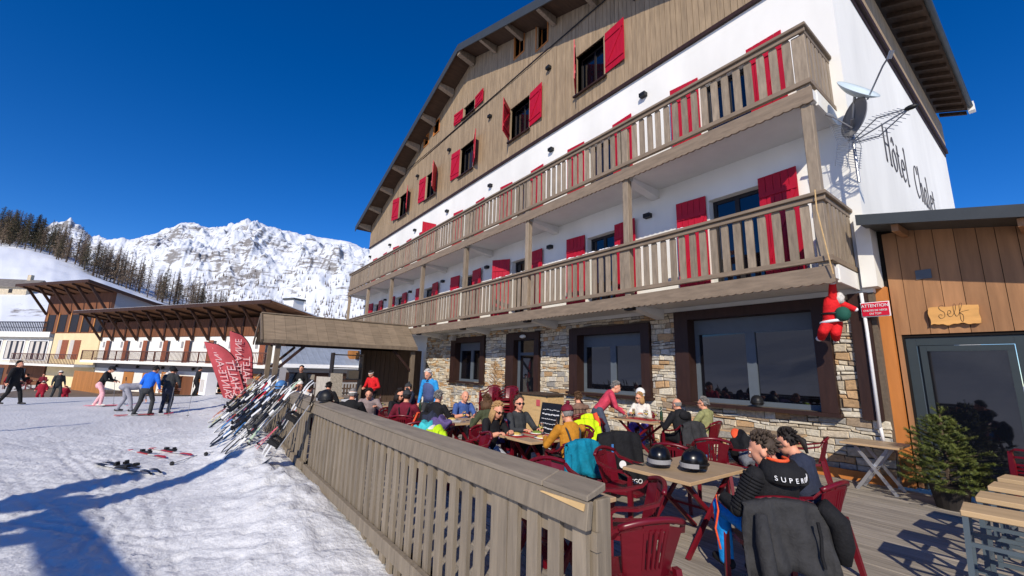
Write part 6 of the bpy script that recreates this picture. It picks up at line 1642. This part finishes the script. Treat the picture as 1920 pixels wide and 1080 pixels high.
chair(-6.55, 3.35, 150, 'under the turquoise and purple ski clothes at the fence'); chair(-5.45, 3.35, 165, 'at the fence left of the grey ski trousers'); chair(-7.2, 3.3, 80, 'left of the heap of ski clothes')
heap('ski_clothes', 'heap of turquoise, purple and lime ski clothes on the chair by the fence', 'clothes', -6.45, 3.2, .5, [(0, 0, .26, .30, .18, .13, 'turq_cloth'), (.16, .12, .38, .22, .13, .10, 'purple_cloth'), (-.25, -.02, .22, .18, .15, .1, 'turq_cloth'), (.05, -.1, .24, .1, .08, .07, 'black_cloth'), (.2, -.04, .26, .12, .1, .08, 'c_white')])
heap('helmet_cover', 'bright lime helmet bag lying right of the ski clothes', 'bag', -5.75, 2.98, .74, [(0, 0, .06, .19, .12, .11, 'lime_cloth'), (-.14, -.03, .03, .07, .06, .07, 'black_cloth'), (.12, .02, .04, .12, .1, .08, 'lime_cloth')])
o = MB().bar((-7.25, 3.15, .45), (-7.0, 3.25, .98), .05, .035).build('ski_bag_strap', 'orange_cloth', at=(-7.1, 3.2, .5)); tag(o, 'orange ski strap standing left of the ski clothes', 'strap')
heap('jacket', 'navy jacket hanging left of the blue sweater table', 'jacket', -7.75, 3.85, .45, [(0, 0, .25, .2, .12, .2, 'c_navy'), (.1, .05, .3, .15, .1, .12, 'c_navy')])
def bottle(x, y, lab, mt, h=.28, r=.036):
    p = thing('bottle', lab, 'bottle', (x, y, .741)); m = MB(); m.tube([(0, 0, 0), (0, 0, .02), (0, 0, h*.58), (0, 0, h*.74), (0, 0, h)], [r*.95, r, r, r*.4, r*.38], 12); m.build('body', mt, p, world=False, smooth=True)
mat('bottle_green', (40, 62, 36), .15, .05, spec=.6); mat('bottle_brown', (70, 40, 22), .15, .05, spec=.6)
bottle(-9.2, 4.3, 'green wine bottle on the table of the burgundy man', 'bottle_green'); bottle(-7.4, 4.7, 'brown bottle on the table of the man in blue', 'bottle_brown', .24); bottle(-5.7, 8.45, 'dark green bottle among the glasses on the waiter\'s table', 'bottle_green', .3)
bottle(-11.8, 4.3, 'brown bottle before the striped shirt', 'bottle_brown', .24); bottle(-4.95, 4.62, 'small brown bottle at the corner of the plate table', 'bottle_brown', .2, .028)
plate(-7.6, 4.25, 'white plate in front of the man in blue'); plate(-9.0, 4.0, 'white plate in front of the burgundy man', 'salad'); plate(-9.35, 4.0, 'white plate in front of the dark haired woman'); plate(-11.3, 4.15, 'white plate near the striped shirt', 'salad')
wineglass(-7.3, 4.35, 'stemmed glass on the table of the person in olive', .741); wineglass(-9.3, 4.35, 'stemmed glass beside the green wine bottle', .741)
o = MB().bar((-7.55, 4.28, .745), (-7.3, 4.1, .748), .3, .006).build('newspaper', 'curtain'); tag(o, 'pale folded paper lying before the man in blue', 'newspaper')
for x, y, f, mt, lab in ((-8.08, 4.12, 28, 'black_cloth', 'black jacket over the chair of the grey haired man'), (-6.72, 4.55, 88, 'purple_cloth', 'purple jacket over the chair of the person in olive'), (-4.92, 7.95, 74, 'charcoal_cloth', 'dark grey jacket over the chair of the bald man'), (-10.6, 3.62, -118, 'red_mat', 'red jacket over the chair of the striped shirt')):
    draped('ski_jacket', lab, 'jacket', x, y, f, mt, .5, .42, .18, .86)
chair(-8.9, 5.1, 170, 'behind the table of the burgundy man'); chair(-10.3, 7.0, -60, 'beside the small table by the stacked chairs'); chair(-11.9, 5.1, 180, 'behind the long table at the shelter'); chair(-5.3, 5.3, 175, 'behind the plate table')
P = seat(-11.9, 5.25, 170, 'person in a dark cap and navy jacket at the table before the shelter', 'under the person in navy', top='c_navy', legs='c_black', hair='hair_dark', hat=('beanie', 'c_char'), lean_=10, head=(10, 8), hands=((-.2, .4, .8), (.2, .4, .8)), res=.018, puffy=1.1)
# ---- people on the snow
gz_ = lambda x, y: float(ground_z(x, y))
def snow_person(lab, x, y, face, **kw): return person(lab, (x, y, gz_(x, y)+.01), face, 'stand', **kw)
mat('boot_dark', (48, 46, 48), .5, .1)
def on_skis(x, y, a, k, lab, grp):
    for s in (-1, 1):
        c = Vector((x, y, 0)); r = Vector((math.cos(R(a)), math.sin(R(a)), 0)); f = Vector((-math.sin(R(a)), math.cos(R(a)), 0)); p = c+r*s*.12-f*.75
        t = put_ski(k, (p.x, p.y, 0), (p.x, p.y, 1), 0, lab, grp); xv = -r; zv = f; yv = zv.cross(xv)
        t.matrix_world = Matrix(((xv.x, yv.x, zv.x, p.x), (xv.y, yv.y, zv.y, p.y), (xv.z, yv.z, zv.z, gz_(x, y)+.03), (0, 0, 0, 1)))
snow_person('skier in a royal blue jacket with a black hat standing on red skis', -20.4, -1.2, 55, top='c_royal', legs='c_char', shoes='boot_dark', hair='hair_dark', hat=('beanie', 'c_black'), lean_=14, head=(-10, 16), hands=((-.2, .25, .95), (.26, .24, .92)), feet=((-.17, -.18, .09), (.17, .1, .09)), puffy=1.18, res=.018, H=1.8)
snow_person('skier in dark clothes half hidden behind the royal blue jacket', -20.75, -.62, 70, top='c_char', legs='c_navy', shoes='boot_dark', hat=('helmet', 'c_black'), lean_=12, head=(0, 16), hands=((-.2, .3, .95), (.26, .3, .92)), puffy=1.15, res=.019, H=1.74)
on_skis(-20.4, -1.2, 2, 2, 'red ski under the skier in the royal blue jacket', 'skis under the royal blue skier')
snow_person('skier in a white jacket behind the royal blue one', -25.4, -.75, -40, top='c_white', legs='c_black', shoes='boot_dark', hat=('helmet', 'c_black'), hair='hair_dark', hands=((-.24, .2, .95), (.24, .2, .95)), puffy=1.15, res=.02)
snow_person('skier in a black jacket and pink trousers leaning on ski poles', -24.95, -3.0, -12, top='c_black', legs='c_pink', shoes='c_white', hat=('helmet', 'c_black'), hair='hair_dark', lean_=20, head=(0, 16), hands=((-.16, .48, 1.02), (.2, .48, 1.02)), feet=((-.12, -.1, .09), (.12, .16, .09)), puffy=1.14, female=True, res=.018, H=1.72)
on_skis(-24.8, -2.6, -8, 5, 'pink and white ski under the skier in pink trousers', 'skis under the skier in pink trousers')
for dx in (-.16, .2): put_pole((-24.85+dx*.2, -2.3+dx, gz_(-24.8, -2.2)), (-24.88+dx*.2, -2.42+dx, .9), False, 'ski pole planted by the skier in pink trousers', 'poles of the skier in pink trousers')
snow_person('person in pale grey ski clothes bending down to the bindings', -21.9, -1.9, 12, top='c_palegrey', legs='c_palegrey', shoes='boot_dark', hair='hair_dark', hat=('cap', 'c_white'), lean_=86, head=(0, 20), hands=((-.2, .62, .28), (.2, .66, .3)), feet=((-.2, -.12, .09), (.2, .22, .09)), puffy=1.14, res=.018, H=1.7)
for i, (x, y) in enumerate([(-19.7, -.45), (-19.3, .1)]): put_pole((x, y, gz_(x, y)), (x+.02, y+.03, gz_(x, y)+1.2), False, 'ski pole standing upright in the snow right of the royal blue skier', 'upright poles right of the royal blue skier')
flat(7, -19.3, .5, R(95), 'white ski lying crossed on the snow behind the upright poles', 'white skis crossed on the snow'); flat(1, -19.6, .4, R(70), 'white ski lying crossed on the snow behind the upright poles', 'white skis crossed on the snow')
snow_person('person in black walking in at the left edge', -26.3, -5.75, -20, top='c_black', legs='c_black', shoes='boot_dark', hair='hair_dark', hands=((-.3, .16, .9), (.3, -.05, .85)), feet=((-.12, .28, .09), (.12, -.28, .12)), puffy=1.16, res=.018, H=1.8)
snow_person('adult in dark green ski clothes and a pale helmet between two children', -36.6, -6.25, -60, top='c_char', legs='c_char', shoes='boot_dark', hat=('helmet', 'c_white'), hands=((-.3, .1, .8), (.3, .1, .8)), feet=((-.14, .1, .09), (.14, -.15, .09)), puffy=1.15, res=.024)
snow_person('larger child in a red snowsuit left of the adult in dark green', -36.9, -6.9, -100, top='c_darkred', legs='c_darkred', shoes='boot_dark', hat=('helmet', 'c_white'), H=1.12, hands=((-.25, .1, .6), (.25, .1, .6)), puffy=1.2, res=.022)
snow_person('smaller child in a red snowsuit right of the adult in dark green', -38.6, -6.2, -60, top='c_darkred', legs='c_darkred', shoes='boot_dark', hat=('helmet', 'c_darkred'), H=.95, hands=((-.22, .1, .55), (.22, .1, .55)), puffy=1.2, res=.022)
P = snow_person('person in black standing by a stroller on the road', -32.0, .3, 20, top='c_black', legs='c_black', shoes='c_black', hair='hair_dark', hat=('beanie', 'c_black'), lean_=8, hands=((-.2, .35, .95), (.2, .35, .95)), puffy=1.1, res=.024)
sr = thing('stroller', 'black pushchair standing on the road in front of the person in black', 'stroller', (-31.7, 1.25, gz_(-31.7, 1.2)+.05), R(20))
m = MB(); m.loft([[Vector((x, y, z)) for x in (-.22, .22) for y in ((a, b) if x < 0 else (b, a))] for a, b, z in ((-.15, .35, .35), (-.3, .3, .6), (-.38, -.05, .95))]); m.build('seat', 'c_black', sr, world=False)
for x in (-.26, .26):
    for y in (-.3, .4): m = MB(); m.tube([(x-.02, y, .12), (x+.02, y, .12)], [.12, .12], 14); m.build('wheel', 'lamp_black', sr, world=False)
    m = MB(); m.tube([(x, .4, .14), (x, -.1, .5), (x, -.55, 1.0)], .015, 6); m.build('frame', 'pole_grey', sr, world=False)
t = make_table('bistro_table', 'red topped table in front of the low cream building', .8, 1.2); t.location = (-54.2, -11.2, -.98)
for i, (x, y, f, c_, w) in enumerate([(-54.4, -12.2, -80, 'c_darkred', 'left'), (-53.3, -11.0, 150, 'c_black', 'nearest'), (-54.6, -10.3, -100, 'c_burg', 'right')]):
    inst(chair0, x, y, f, 'dark red chair under the %s sitter before the low cream building' % w, 'chairs before the low cream building', z=-.98)
    person('person sitting %s at the table before the low cream building' % ('furthest left' if w == 'left' else 'with the back turned' if w == 'nearest' else 'on the right'), (x, y, -.98), f, 'sit', top=c_, legs='c_black', hair='hair_dark', res=.03)
# ================================================================== DETAILS ON THE BUILDINGS
# the red padded figure climbing under the balcony
sc = thing('climbing_figure', 'red padded climbing figure with a green sack hanging under the lower balcony corner', 'decoration', (-2.5, 8.95, 2.4))
m = MB(); A = Vector
capsule(m, A((-2.52, 8.93, 2.78)), A((-2.47, 8.92, 3.08)), .13, .14, .85); capsule(m, A((-2.45, 8.88, 3.1)), A((-2.40, 8.8, 3.38)), .07, .055); capsule(m, A((-2.40, 8.98, 3.08)), A((-2.20, 9.02, 2.95)), .065, .05)
capsule(m, A((-2.56, 8.9, 2.72)), A((-2.62, 8.82, 2.58)), .10, .085); capsule(m, A((-2.62, 8.82, 2.58)), A((-2.70, 8.95, 2.48)), .085, .065); capsule(m, A((-2.47, 9.0, 2.72)), A((-2.48, 8.95, 2.55)), .10, .085); capsule(m, A((-2.48, 8.95, 2.55)), A((-2.52, 9.08, 2.46)), .085, .06)
m.ell((-2.42, 8.95, 3.2), (.085, .085, .09), 12, 8); m.build('body', 'c_red', sc, smooth=True)
m = MB(); m.tube([A((-2.52, 8.93, 2.74))+A((.15*math.cos(a), .13*math.sin(a), .02*math.cos(a))) for a in [2*math.pi*k/18 for k in range(19)]], .026, 7, cap=False); m.ell((-2.39, 8.78, 3.40), (.05, .05, .035), 10, 6); m.ell((-2.19, 9.03, 2.94), (.05, .05, .04), 10, 6); m.ell((-2.74, 8.98, 2.46), (.06, .06, .05), 10, 6); m.build('white_trim', 'snow_clump', sc, smooth=True)
m = MB(); m.ell((-2.36, 8.93, 3.15), (.07, .08, .11), 12, 8); m.v = [(x+.012*math.sin(z*90+y*60), y, z) for x, y, z in m.v]; m.build('beard', 'hair_white', sc, smooth=True)
m = MB(); m.ell((-2.33, 8.88, 2.86), (.12, .10, .13), 12, 8); mat('sack_green', (28, 84, 70), .8, .15, 10); m.build('sack', 'sack_green', sc, smooth=True)
m = MB(); m.tube([A((-2.5, 8.925, 2.88))+A((.142*math.cos(a), .125*math.sin(a), 0)) for a in [2*math.pi*k/18 for k in range(19)]], .02, 6, cap=False); m.build('belt', 'lamp_black', sc, smooth=True)
# warning sign
ws = thing('warning_sign', 'red warning sign with white lettering at the corner of the hotel', 'sign', (-2.05, 9.5, 2.95))
m = MB(); m.box(-2.21, 9.52, 2.87, -1.84, 9.535, 3.10); m.build('panel', 'sign_red', ws)
m = MB(); m.box(-2.225, 9.536, 2.855, -1.825, 9.545, 3.115); m.build('border', 'white_paint', ws)
for tx, z, s, sx in (('ATTENTION', 3.045, .078, .86), ('CHUTES DE NEIGE', 2.963, .046, .86), ('DU TOIT', 2.905, .046, .9)): text_obj('lettering', tx, s, 'white_paint', ws, frame3(Vector((-2.025, 9.516, z))-wloc(ws), (1, 0, 0), (0, 0, 1)), .003, sx=sx)
# broad-pen strokes for the painted and the burnt lettering
def pen(m, strokes, O, ex, ey, ez, size, nib=.06, ang=40, th=.008, mi=0, minw=.35):
    O, ex, ey, ez = Vector(O), Vector(ex), Vector(ey), Vector(ez); n = Vector((math.cos(R(ang)), math.sin(R(ang))))
    for st in strokes:
        P_ = [Vector(p) for p in st]; pts = []
        for i in range(len(P_)-1):      # Catmull-Rom
            a = P_[max(0, i-1)]; b = P_[i]; c = P_[i+1]; d = P_[min(len(P_)-1, i+2)]
            for k in range(7 if len(P_) > 2 else 2):
                t = k/(7 if len(P_) > 2 else 2); pts.append(.5*((2*b)+(c-a)*t+(2*a-5*b+4*c-d)*t*t+(3*b-a-3*c+d)*t**3))
        pts.append(P_[-1]); W3 = lambda p, h: O+ex*p.x*size+ey*p.y*size+ez*h; rg = []
        for i, p in enumerate(pts):
            d = pts[min(i+1, len(pts)-1)]-pts[max(0, i-1)]; d = d.normalized() if d.length > 1e-6 else Vector((1, 0)); q = Vector((-d.y, d.x)); w = nib*max(minw, abs(d.x*n.y-d.y*n.x))/2
            rg.append([W3(p+q*w, 0), W3(p-q*w, 0), W3(p-q*w, th), W3(p+q*w, th)])
        m.loft(rg, mi)
# Hôtel Chalet on the side wall (x runs along +Y)
LET = {'H': [[(0, .02), (.12, .0)], [(.06, 0), (.06, 1)], [(0, .98), (.14, 1)], [(.06, .5), (.5, .54)], [(.48, -.02), (.48, 1)], [(.40, 0), (.58, .02)], [(.40, 1), (.58, .98)]],
       'ô': [[(.2, .62), (.03, .45), (.04, .15), (.2, 0), (.38, .15), (.38, .45), (.2, .62)], [(.06, .78), (.2, .95), (.34, .78)]],
       't': [[(.14, .9), (.13, .2), (.2, .02), (.33, .06)], [(.0, .62), (.3, .64)]],
       'e': [[(.03, .33), (.36, .40), (.3, .6), (.14, .6), (.03, .35), (.08, .08), (.22, .0), (.38, .12)]],
       'l': [[(.02, 1.02), (.1, 1.05), (.1, .1), (.17, 0), (.24, .04)]],
       'C': [[(.52, .8), (.42, 1.0), (.2, .95), (.04, .6), (.08, .2), (.28, 0), (.5, .12)]],
       'h': [[(.0, 1.02), (.08, 1.05), (.08, 0)], [(.08, .42), (.22, .62), (.34, .55), (.34, .05), (.44, .02)], [(.0, 0), (.16, .02)]],
       'a': [[(.34, .55), (.2, .63), (.04, .4), (.05, .1), (.18, 0), (.32, .15)], [(.36, .62), (.34, .1), (.42, .0), (.48, .06)]]}
WID = {'H': .74, 'ô': .52, 't': .42, 'e': .50, 'l': .34, 'C': .66, 'h': .55, 'a': .56, ' ': .75}
m = MB(); x = 0; strokes = []
for ch in 'Hôtel Chalet':
    for s_ in LET.get(ch, []): strokes.append([(p[0]+x, p[1]) for p in s_])
    x += WID[ch]
mat('painted_letters', (84, 82, 84), .8, .1)
pen(m, strokes, (XR+.002, 12.42, 6.86), (0, 1, 0), (0, 0, 1), (1, 0, 0), .95, .15, 25, .006)
m.build('painted_name', 'painted_letters', hotel)
# the Self board
sg = thing('self_sign', 'pale live edge wooden board with dark script hanging over the annex door', 'sign', (-1.15, SY-.05, 2.8))
m = MB(); pts = []
for i in range(25): t = i/24; pts.append((-1.40+.57*t, 2.69+.012*math.sin(t*13)+.008*math.sin(t*31)))
for i in range(7): t = i/6; pts.append((-.83+.006*math.sin(t*9), 2.71+.27*t))
for i in range(25): t = 1-i/24; pts.append((-1.40+.57*t, 2.985+.006*math.sin(t*11)))
for i in range(1, 6): t = 1-i/6; pts.append((-1.405+.012*math.sin(t*7), 2.69+.29*t))
m.prism([(x, SY-.075, z) for x, z in pts], (0, .045, 0)); mat('honey_wood', (222, 166, 96), .55, .14, 9, (.2, 1, 1), .1); m.build('board', 'honey_wood', sg)
m = MB(); S_ = [[(.33, .92), (.2, 1.0), (.06, .86), (.14, .66), (.3, .48), (.3, .2), (.12, .06), (.0, .2), (.06, .34), (.2, .3)], [(.42, .32), (.62, .42), (.6, .58), (.5, .56), (.46, .3), (.56, .16), (.7, .24), (.86, .6), (.9, .98), (.8, .98), (.78, .5), (.86, .18), (.98, .26), (1.14, .7), (1.22, 1.02), (1.1, 1.0), (1.06, .5), (1.06, -.1), (1.16, -.2), (1.2, .2), (1.08, .4), (1.3, .5), (1.5, .54)]]
pen(m, S_, (-1.29, SY-.0765, 2.775), (1, 0, 0), (0, 0, 1), (0, -1, 0), .235, .026, 45, .003, minw=.7); m.build('script', 'ink_dark', sg)
# dish and aerials on the corner
an = thing('satellite_dish', 'pale satellite dish on an arm at the hotel corner below the upper balcony', 'satellite dish', (-1.95, 9.3, 6.6))
def dish(m, c, axis, r, depth=.12, n=24, k=6):
    a = Vector(axis).normalized(); x = a.orthogonal().normalized(); y = a.cross(x); vs = [Vector(c)-a*depth]; fs = []
    for j in range(1, k+1):
        q = j/k
        for i in range(n): t = 2*math.pi*i/n; vs.append(Vector(c)+x*math.cos(t)*r*q+y*math.sin(t)*r*q-a*depth*(1-q*q))
    for i in range(n): fs.append((0, 1+i, 1+(i+1) % n))
    for j in range(k-1):
        for i in range(n): p = 1+j*n+i; q = 1+j*n+(i+1) % n; fs.append((p, p+n, q+n, q))
    o = len(vs); vs2 = [v-a*.012 for v in vs]; m.add(vs+vs2, fs+[tuple(o+z for z in reversed(f)) for f in fs]+[(1+(k-1)*n+i, o+1+(k-1)*n+i, o+1+(k-1)*n+(i+1) % n, 1+(k-1)*n+(i+1) % n) for i in range(n)])
mat('dish_pale', (196, 210, 216), .5, .05); mat('dish_grey', (128, 128, 130), .5, .05)
m = MB(); dish(m, (-1.72, 9.05, 6.98), (.62, -.30, .50), .37); m.build('reflector', 'dish_pale', an, smooth=True)
m = MB(); m.tube([(-1.62, 9.05, 6.70), (-1.3, 8.72, 7.02), (-1.18, 8.62, 7.10)], .014, 6); m.tube([(-1.2, 8.64, 7.05), (-1.14, 8.58, 7.14)], .035, 8); m.build('feed_arm', 'pole_grey', an)
an2 = thing('satellite_dish', 'grey satellite dish seen edge on below the pale one at the hotel corner', 'satellite dish', (-2.0, 9.3, 6.4))
m = MB(); dish(m, (-1.86, 9.1, 6.48), (-.7, -.7, .15), .36); m.build('reflector', 'dish_grey', an2, smooth=True)
m = MB(); m.tube([(-1.9, 9.12, 6.3), (-2.12, 8.85, 6.55)], .012, 6); m.tube([(-2.1, 8.87, 6.53), (-2.18, 8.8, 6.6)], .03, 8); m.build('feed_arm', 'pole_grey', an2)
m = MB(); m.tube([(-2.08, 9.68, 6.35), (-1.95, 9.3, 6.35), (-1.95, 9.3, 5.3)], .025, 8); m.tube([(-1.95, 9.3, 6.35), (-1.88, 9.12, 6.48)], .03, 8); m.tube([(-1.95, 9.32, 6.4), (-1.8, 9.15, 6.95)], .025, 8); m.build('mast', 'pole_grey', an2)
ya = thing('tv_aerial', 'large pointed television aerial with many rods at the hotel corner', 'aerial', (-1.95, 9.25, 6.05))
a, b = Vector((-1.93, 9.12, 6.02)), Vector((-1.05, 8.72, 6.10)); d = (b-a).normalized(); up = Vector((0, 0, 1)); sd = d.cross(up).normalized()
m = MB(); m.tube([a, b], .014, 6); m.tube([a+up*.02, a+d*.45+up*.17, b], .012, 6); m.tube([a-up*.02, a+d*.45-up*.17, b], .012, 6); m.build('boom', 'pole_grey', ya)
m = MB(); m.ell(b, (.09, .045, .04), 10, 6); m.build('tip', 'lamp_black', ya, smooth=True)
for i in range(13):
    f = .1+.85*i/13; h = .17*(1-abs(f-.48)/.52)
    for s in (1, -1):
        c = a+(b-a)*f+up*h*s; m = MB(); m.tube([c-sd*.13, c+sd*.13], .005, 4); m.build('rod', 'pole_grey', ya, at=c)
for s in (1, -1):
    m = MB(); c = a-d*.05
    for k in range(9): q = c-d*.02*k*.4+up*s*(.05+.045*k); m.tube([q-sd*.28, q+sd*.28], .005, 4)
    for t_ in (-.27, 0, .27): m.tube([c+sd*t_, c+sd*t_+up*s*.42-d*.1], .006, 4)
    m.build('reflector_grid', 'pole_grey', ya)
m = MB(); m.tube([(-2.34, 8.26, 4.98), (-2.33, 8.2, 4.6), (-2.24, 8.2, 3.7), (-2.22, 8.24, 3.45)], .01, 5); m.build('rope', 'raw_wood', hotel)
# potted spruce
mat('needle', (66, 80, 36), .6, .3, 8, objvar=.0, rgb2=(96, 102, 44)); mat('pot', (40, 36, 34), .6, .1)
sp = thing('potted_spruce', 'small dark green spruce in a pot before the annex door', 'tree', (-1.34, 8.85, 0))
m = MB(); m.tube([(0, 0, 0), (0, 0, .3), (0, 0, .32)], [.17, .22, .23], 16); m.build('pot', 'pot', sp, world=False)
m = MB(); m.tube([(0, 0, .2), (.01, 0, .8), (.02, 0, 1.38)], [.03, .02, .006], 6); rd = random.Random(8); tw = []
def twig(p, d, L):
    tw.append((Vector(p), Vector(d).normalized(), L))
for i in range(84):
    f = (i/83)**.9; z = .20+1.02*f; a = i*2.4+rd.uniform(-.4, .4); L = (.50*(1-f)**.65+.09)*rd.uniform(.75, 1.15); d = Vector((math.cos(a), math.sin(a), .15+.35*f)); p = Vector((0, 0, z))
    m.tube([p, p+d*L], [.008, .003], 4); twig(p+d*L*.15, d, L*.85)
    for k in range(7):
        g = p+d*L*rd.uniform(.25, .95); s = 1 if k % 2 else -1; sd_ = Vector((-d.y, d.x, 0)); twig(g, d*.7+sd_*s*rd.uniform(.5, .9)+Vector((0, 0, rd.uniform(-.1, .3))), L*rd.uniform(.25, .42))
for k in range(5): twig((.02, 0, 1.3), (math.cos(k*1.3)*.8, math.sin(k*1.3)*.8, .7), .14)
twig((.02, 0, 1.25), (0, 0, 1), .2)
m.build('trunk', 'bark', sp, world=False)
n_ = MB()
for p, d, L in tw:
    c = max(6, int(L/.011)); x = d.orthogonal().normalized(); y = d.cross(x)
    for i in range(c):
        q = p+d*L*i/c
        for k in range(4):
            t_ = rd.uniform(0, 6.28); o_ = x*math.cos(t_)+y*math.sin(t_); e = q+o_*.030+d*.018; s_ = d.cross(o_)*.0042
            n_.add([q-s_, q+s_, e], [(0, 1, 2)])
n_.build('needles', 'needle', sp, world=False, kind='stuff')
# dried fir on the stacked chairs
mat('dry_needle', (178, 140, 94), .8, .2, 8)
df = thing('dried_fir', 'dry brown little fir standing behind the stacked chairs', 'tree', (-12.45, 8.6, .0))
m = MB(); m.tube([(0, 0, 0), (0, 0, 2.1)], [.03, .006], 6); rd = random.Random(12)
for i in range(60):
    f = i/59; z = 1.0+1.0*f; a = i*2.4; L = .42*(1-f)**.6+.05; d = Vector((math.cos(a), math.sin(a), .55)).normalized(); p = Vector((0, 0, z)); m.tube([p, p+d*L], [.012, .004], 4)
    for k in range(14): g = p+d*L*rd.uniform(.2, 1); e = g+Vector((rd.uniform(-1, 1), rd.uniform(-1, 1), rd.uniform(-.3, 1)))*.06; m.add([g-Vector((.006, 0, 0)), g+Vector((.006, 0, 0)), e], [(0, 1, 2)])
m.build('branches', 'dry_needle', df, world=False)
# ================================================================== BEHIND THE CAMERA: unseen posts and beams shaped to throw the snow shadows
tf = thing('shadow_frame', 'tall unseen timber frame on the snow, shaped to throw the long shadows', 'shadow frame', (-4.8, -6.4, -.34))
def at_shadow(sx, sy, h):
    t = (h+.34)/.81
    return Vector((sx+.88*t, sy-t, h))
for tip, w, hh in (((-10.65, -.55), .62, 4.6), ((-10.9, 1.35), .40, 5.9)):
    top = at_shadow(*tip, hh); m = MB(); m.box(top.x-w/2, top.y-.12, -.6, top.x+w/2, top.y+.12, top.z); m.build('post', 'picket_wood', tf)
for (a, b, w, hh) in (((-8.75, -1.3), (-4.6, -.1), .42, 4.3), ((-9.15, -1.0), (-9.7, -3.6), .55, 4.2), ((-8.35, -1.0), (-8.6, -3.6), .30, 4.25), ((-7.7, -.9), (-7.9, -3.6), .34, 4.35)):
    m = MB(); m.bar(at_shadow(*a, hh), at_shadow(*b, hh), w, .12); m.build('beam', 'picket_wood', tf)
lp = thing('shadow_pole', 'slim unseen pole on the snow, added to throw a thin shadow', 'lamp post', (-12.1, -9.6, -.3))  # unseen pole, placed only for its thin shadow on the snow
top = at_shadow(-18.7, -2.1, 5.4); m = MB(); m.tube([(top.x, top.y, -.5), top], [.10, .07], 8); m.build('pole', 'slate_metal', lp)
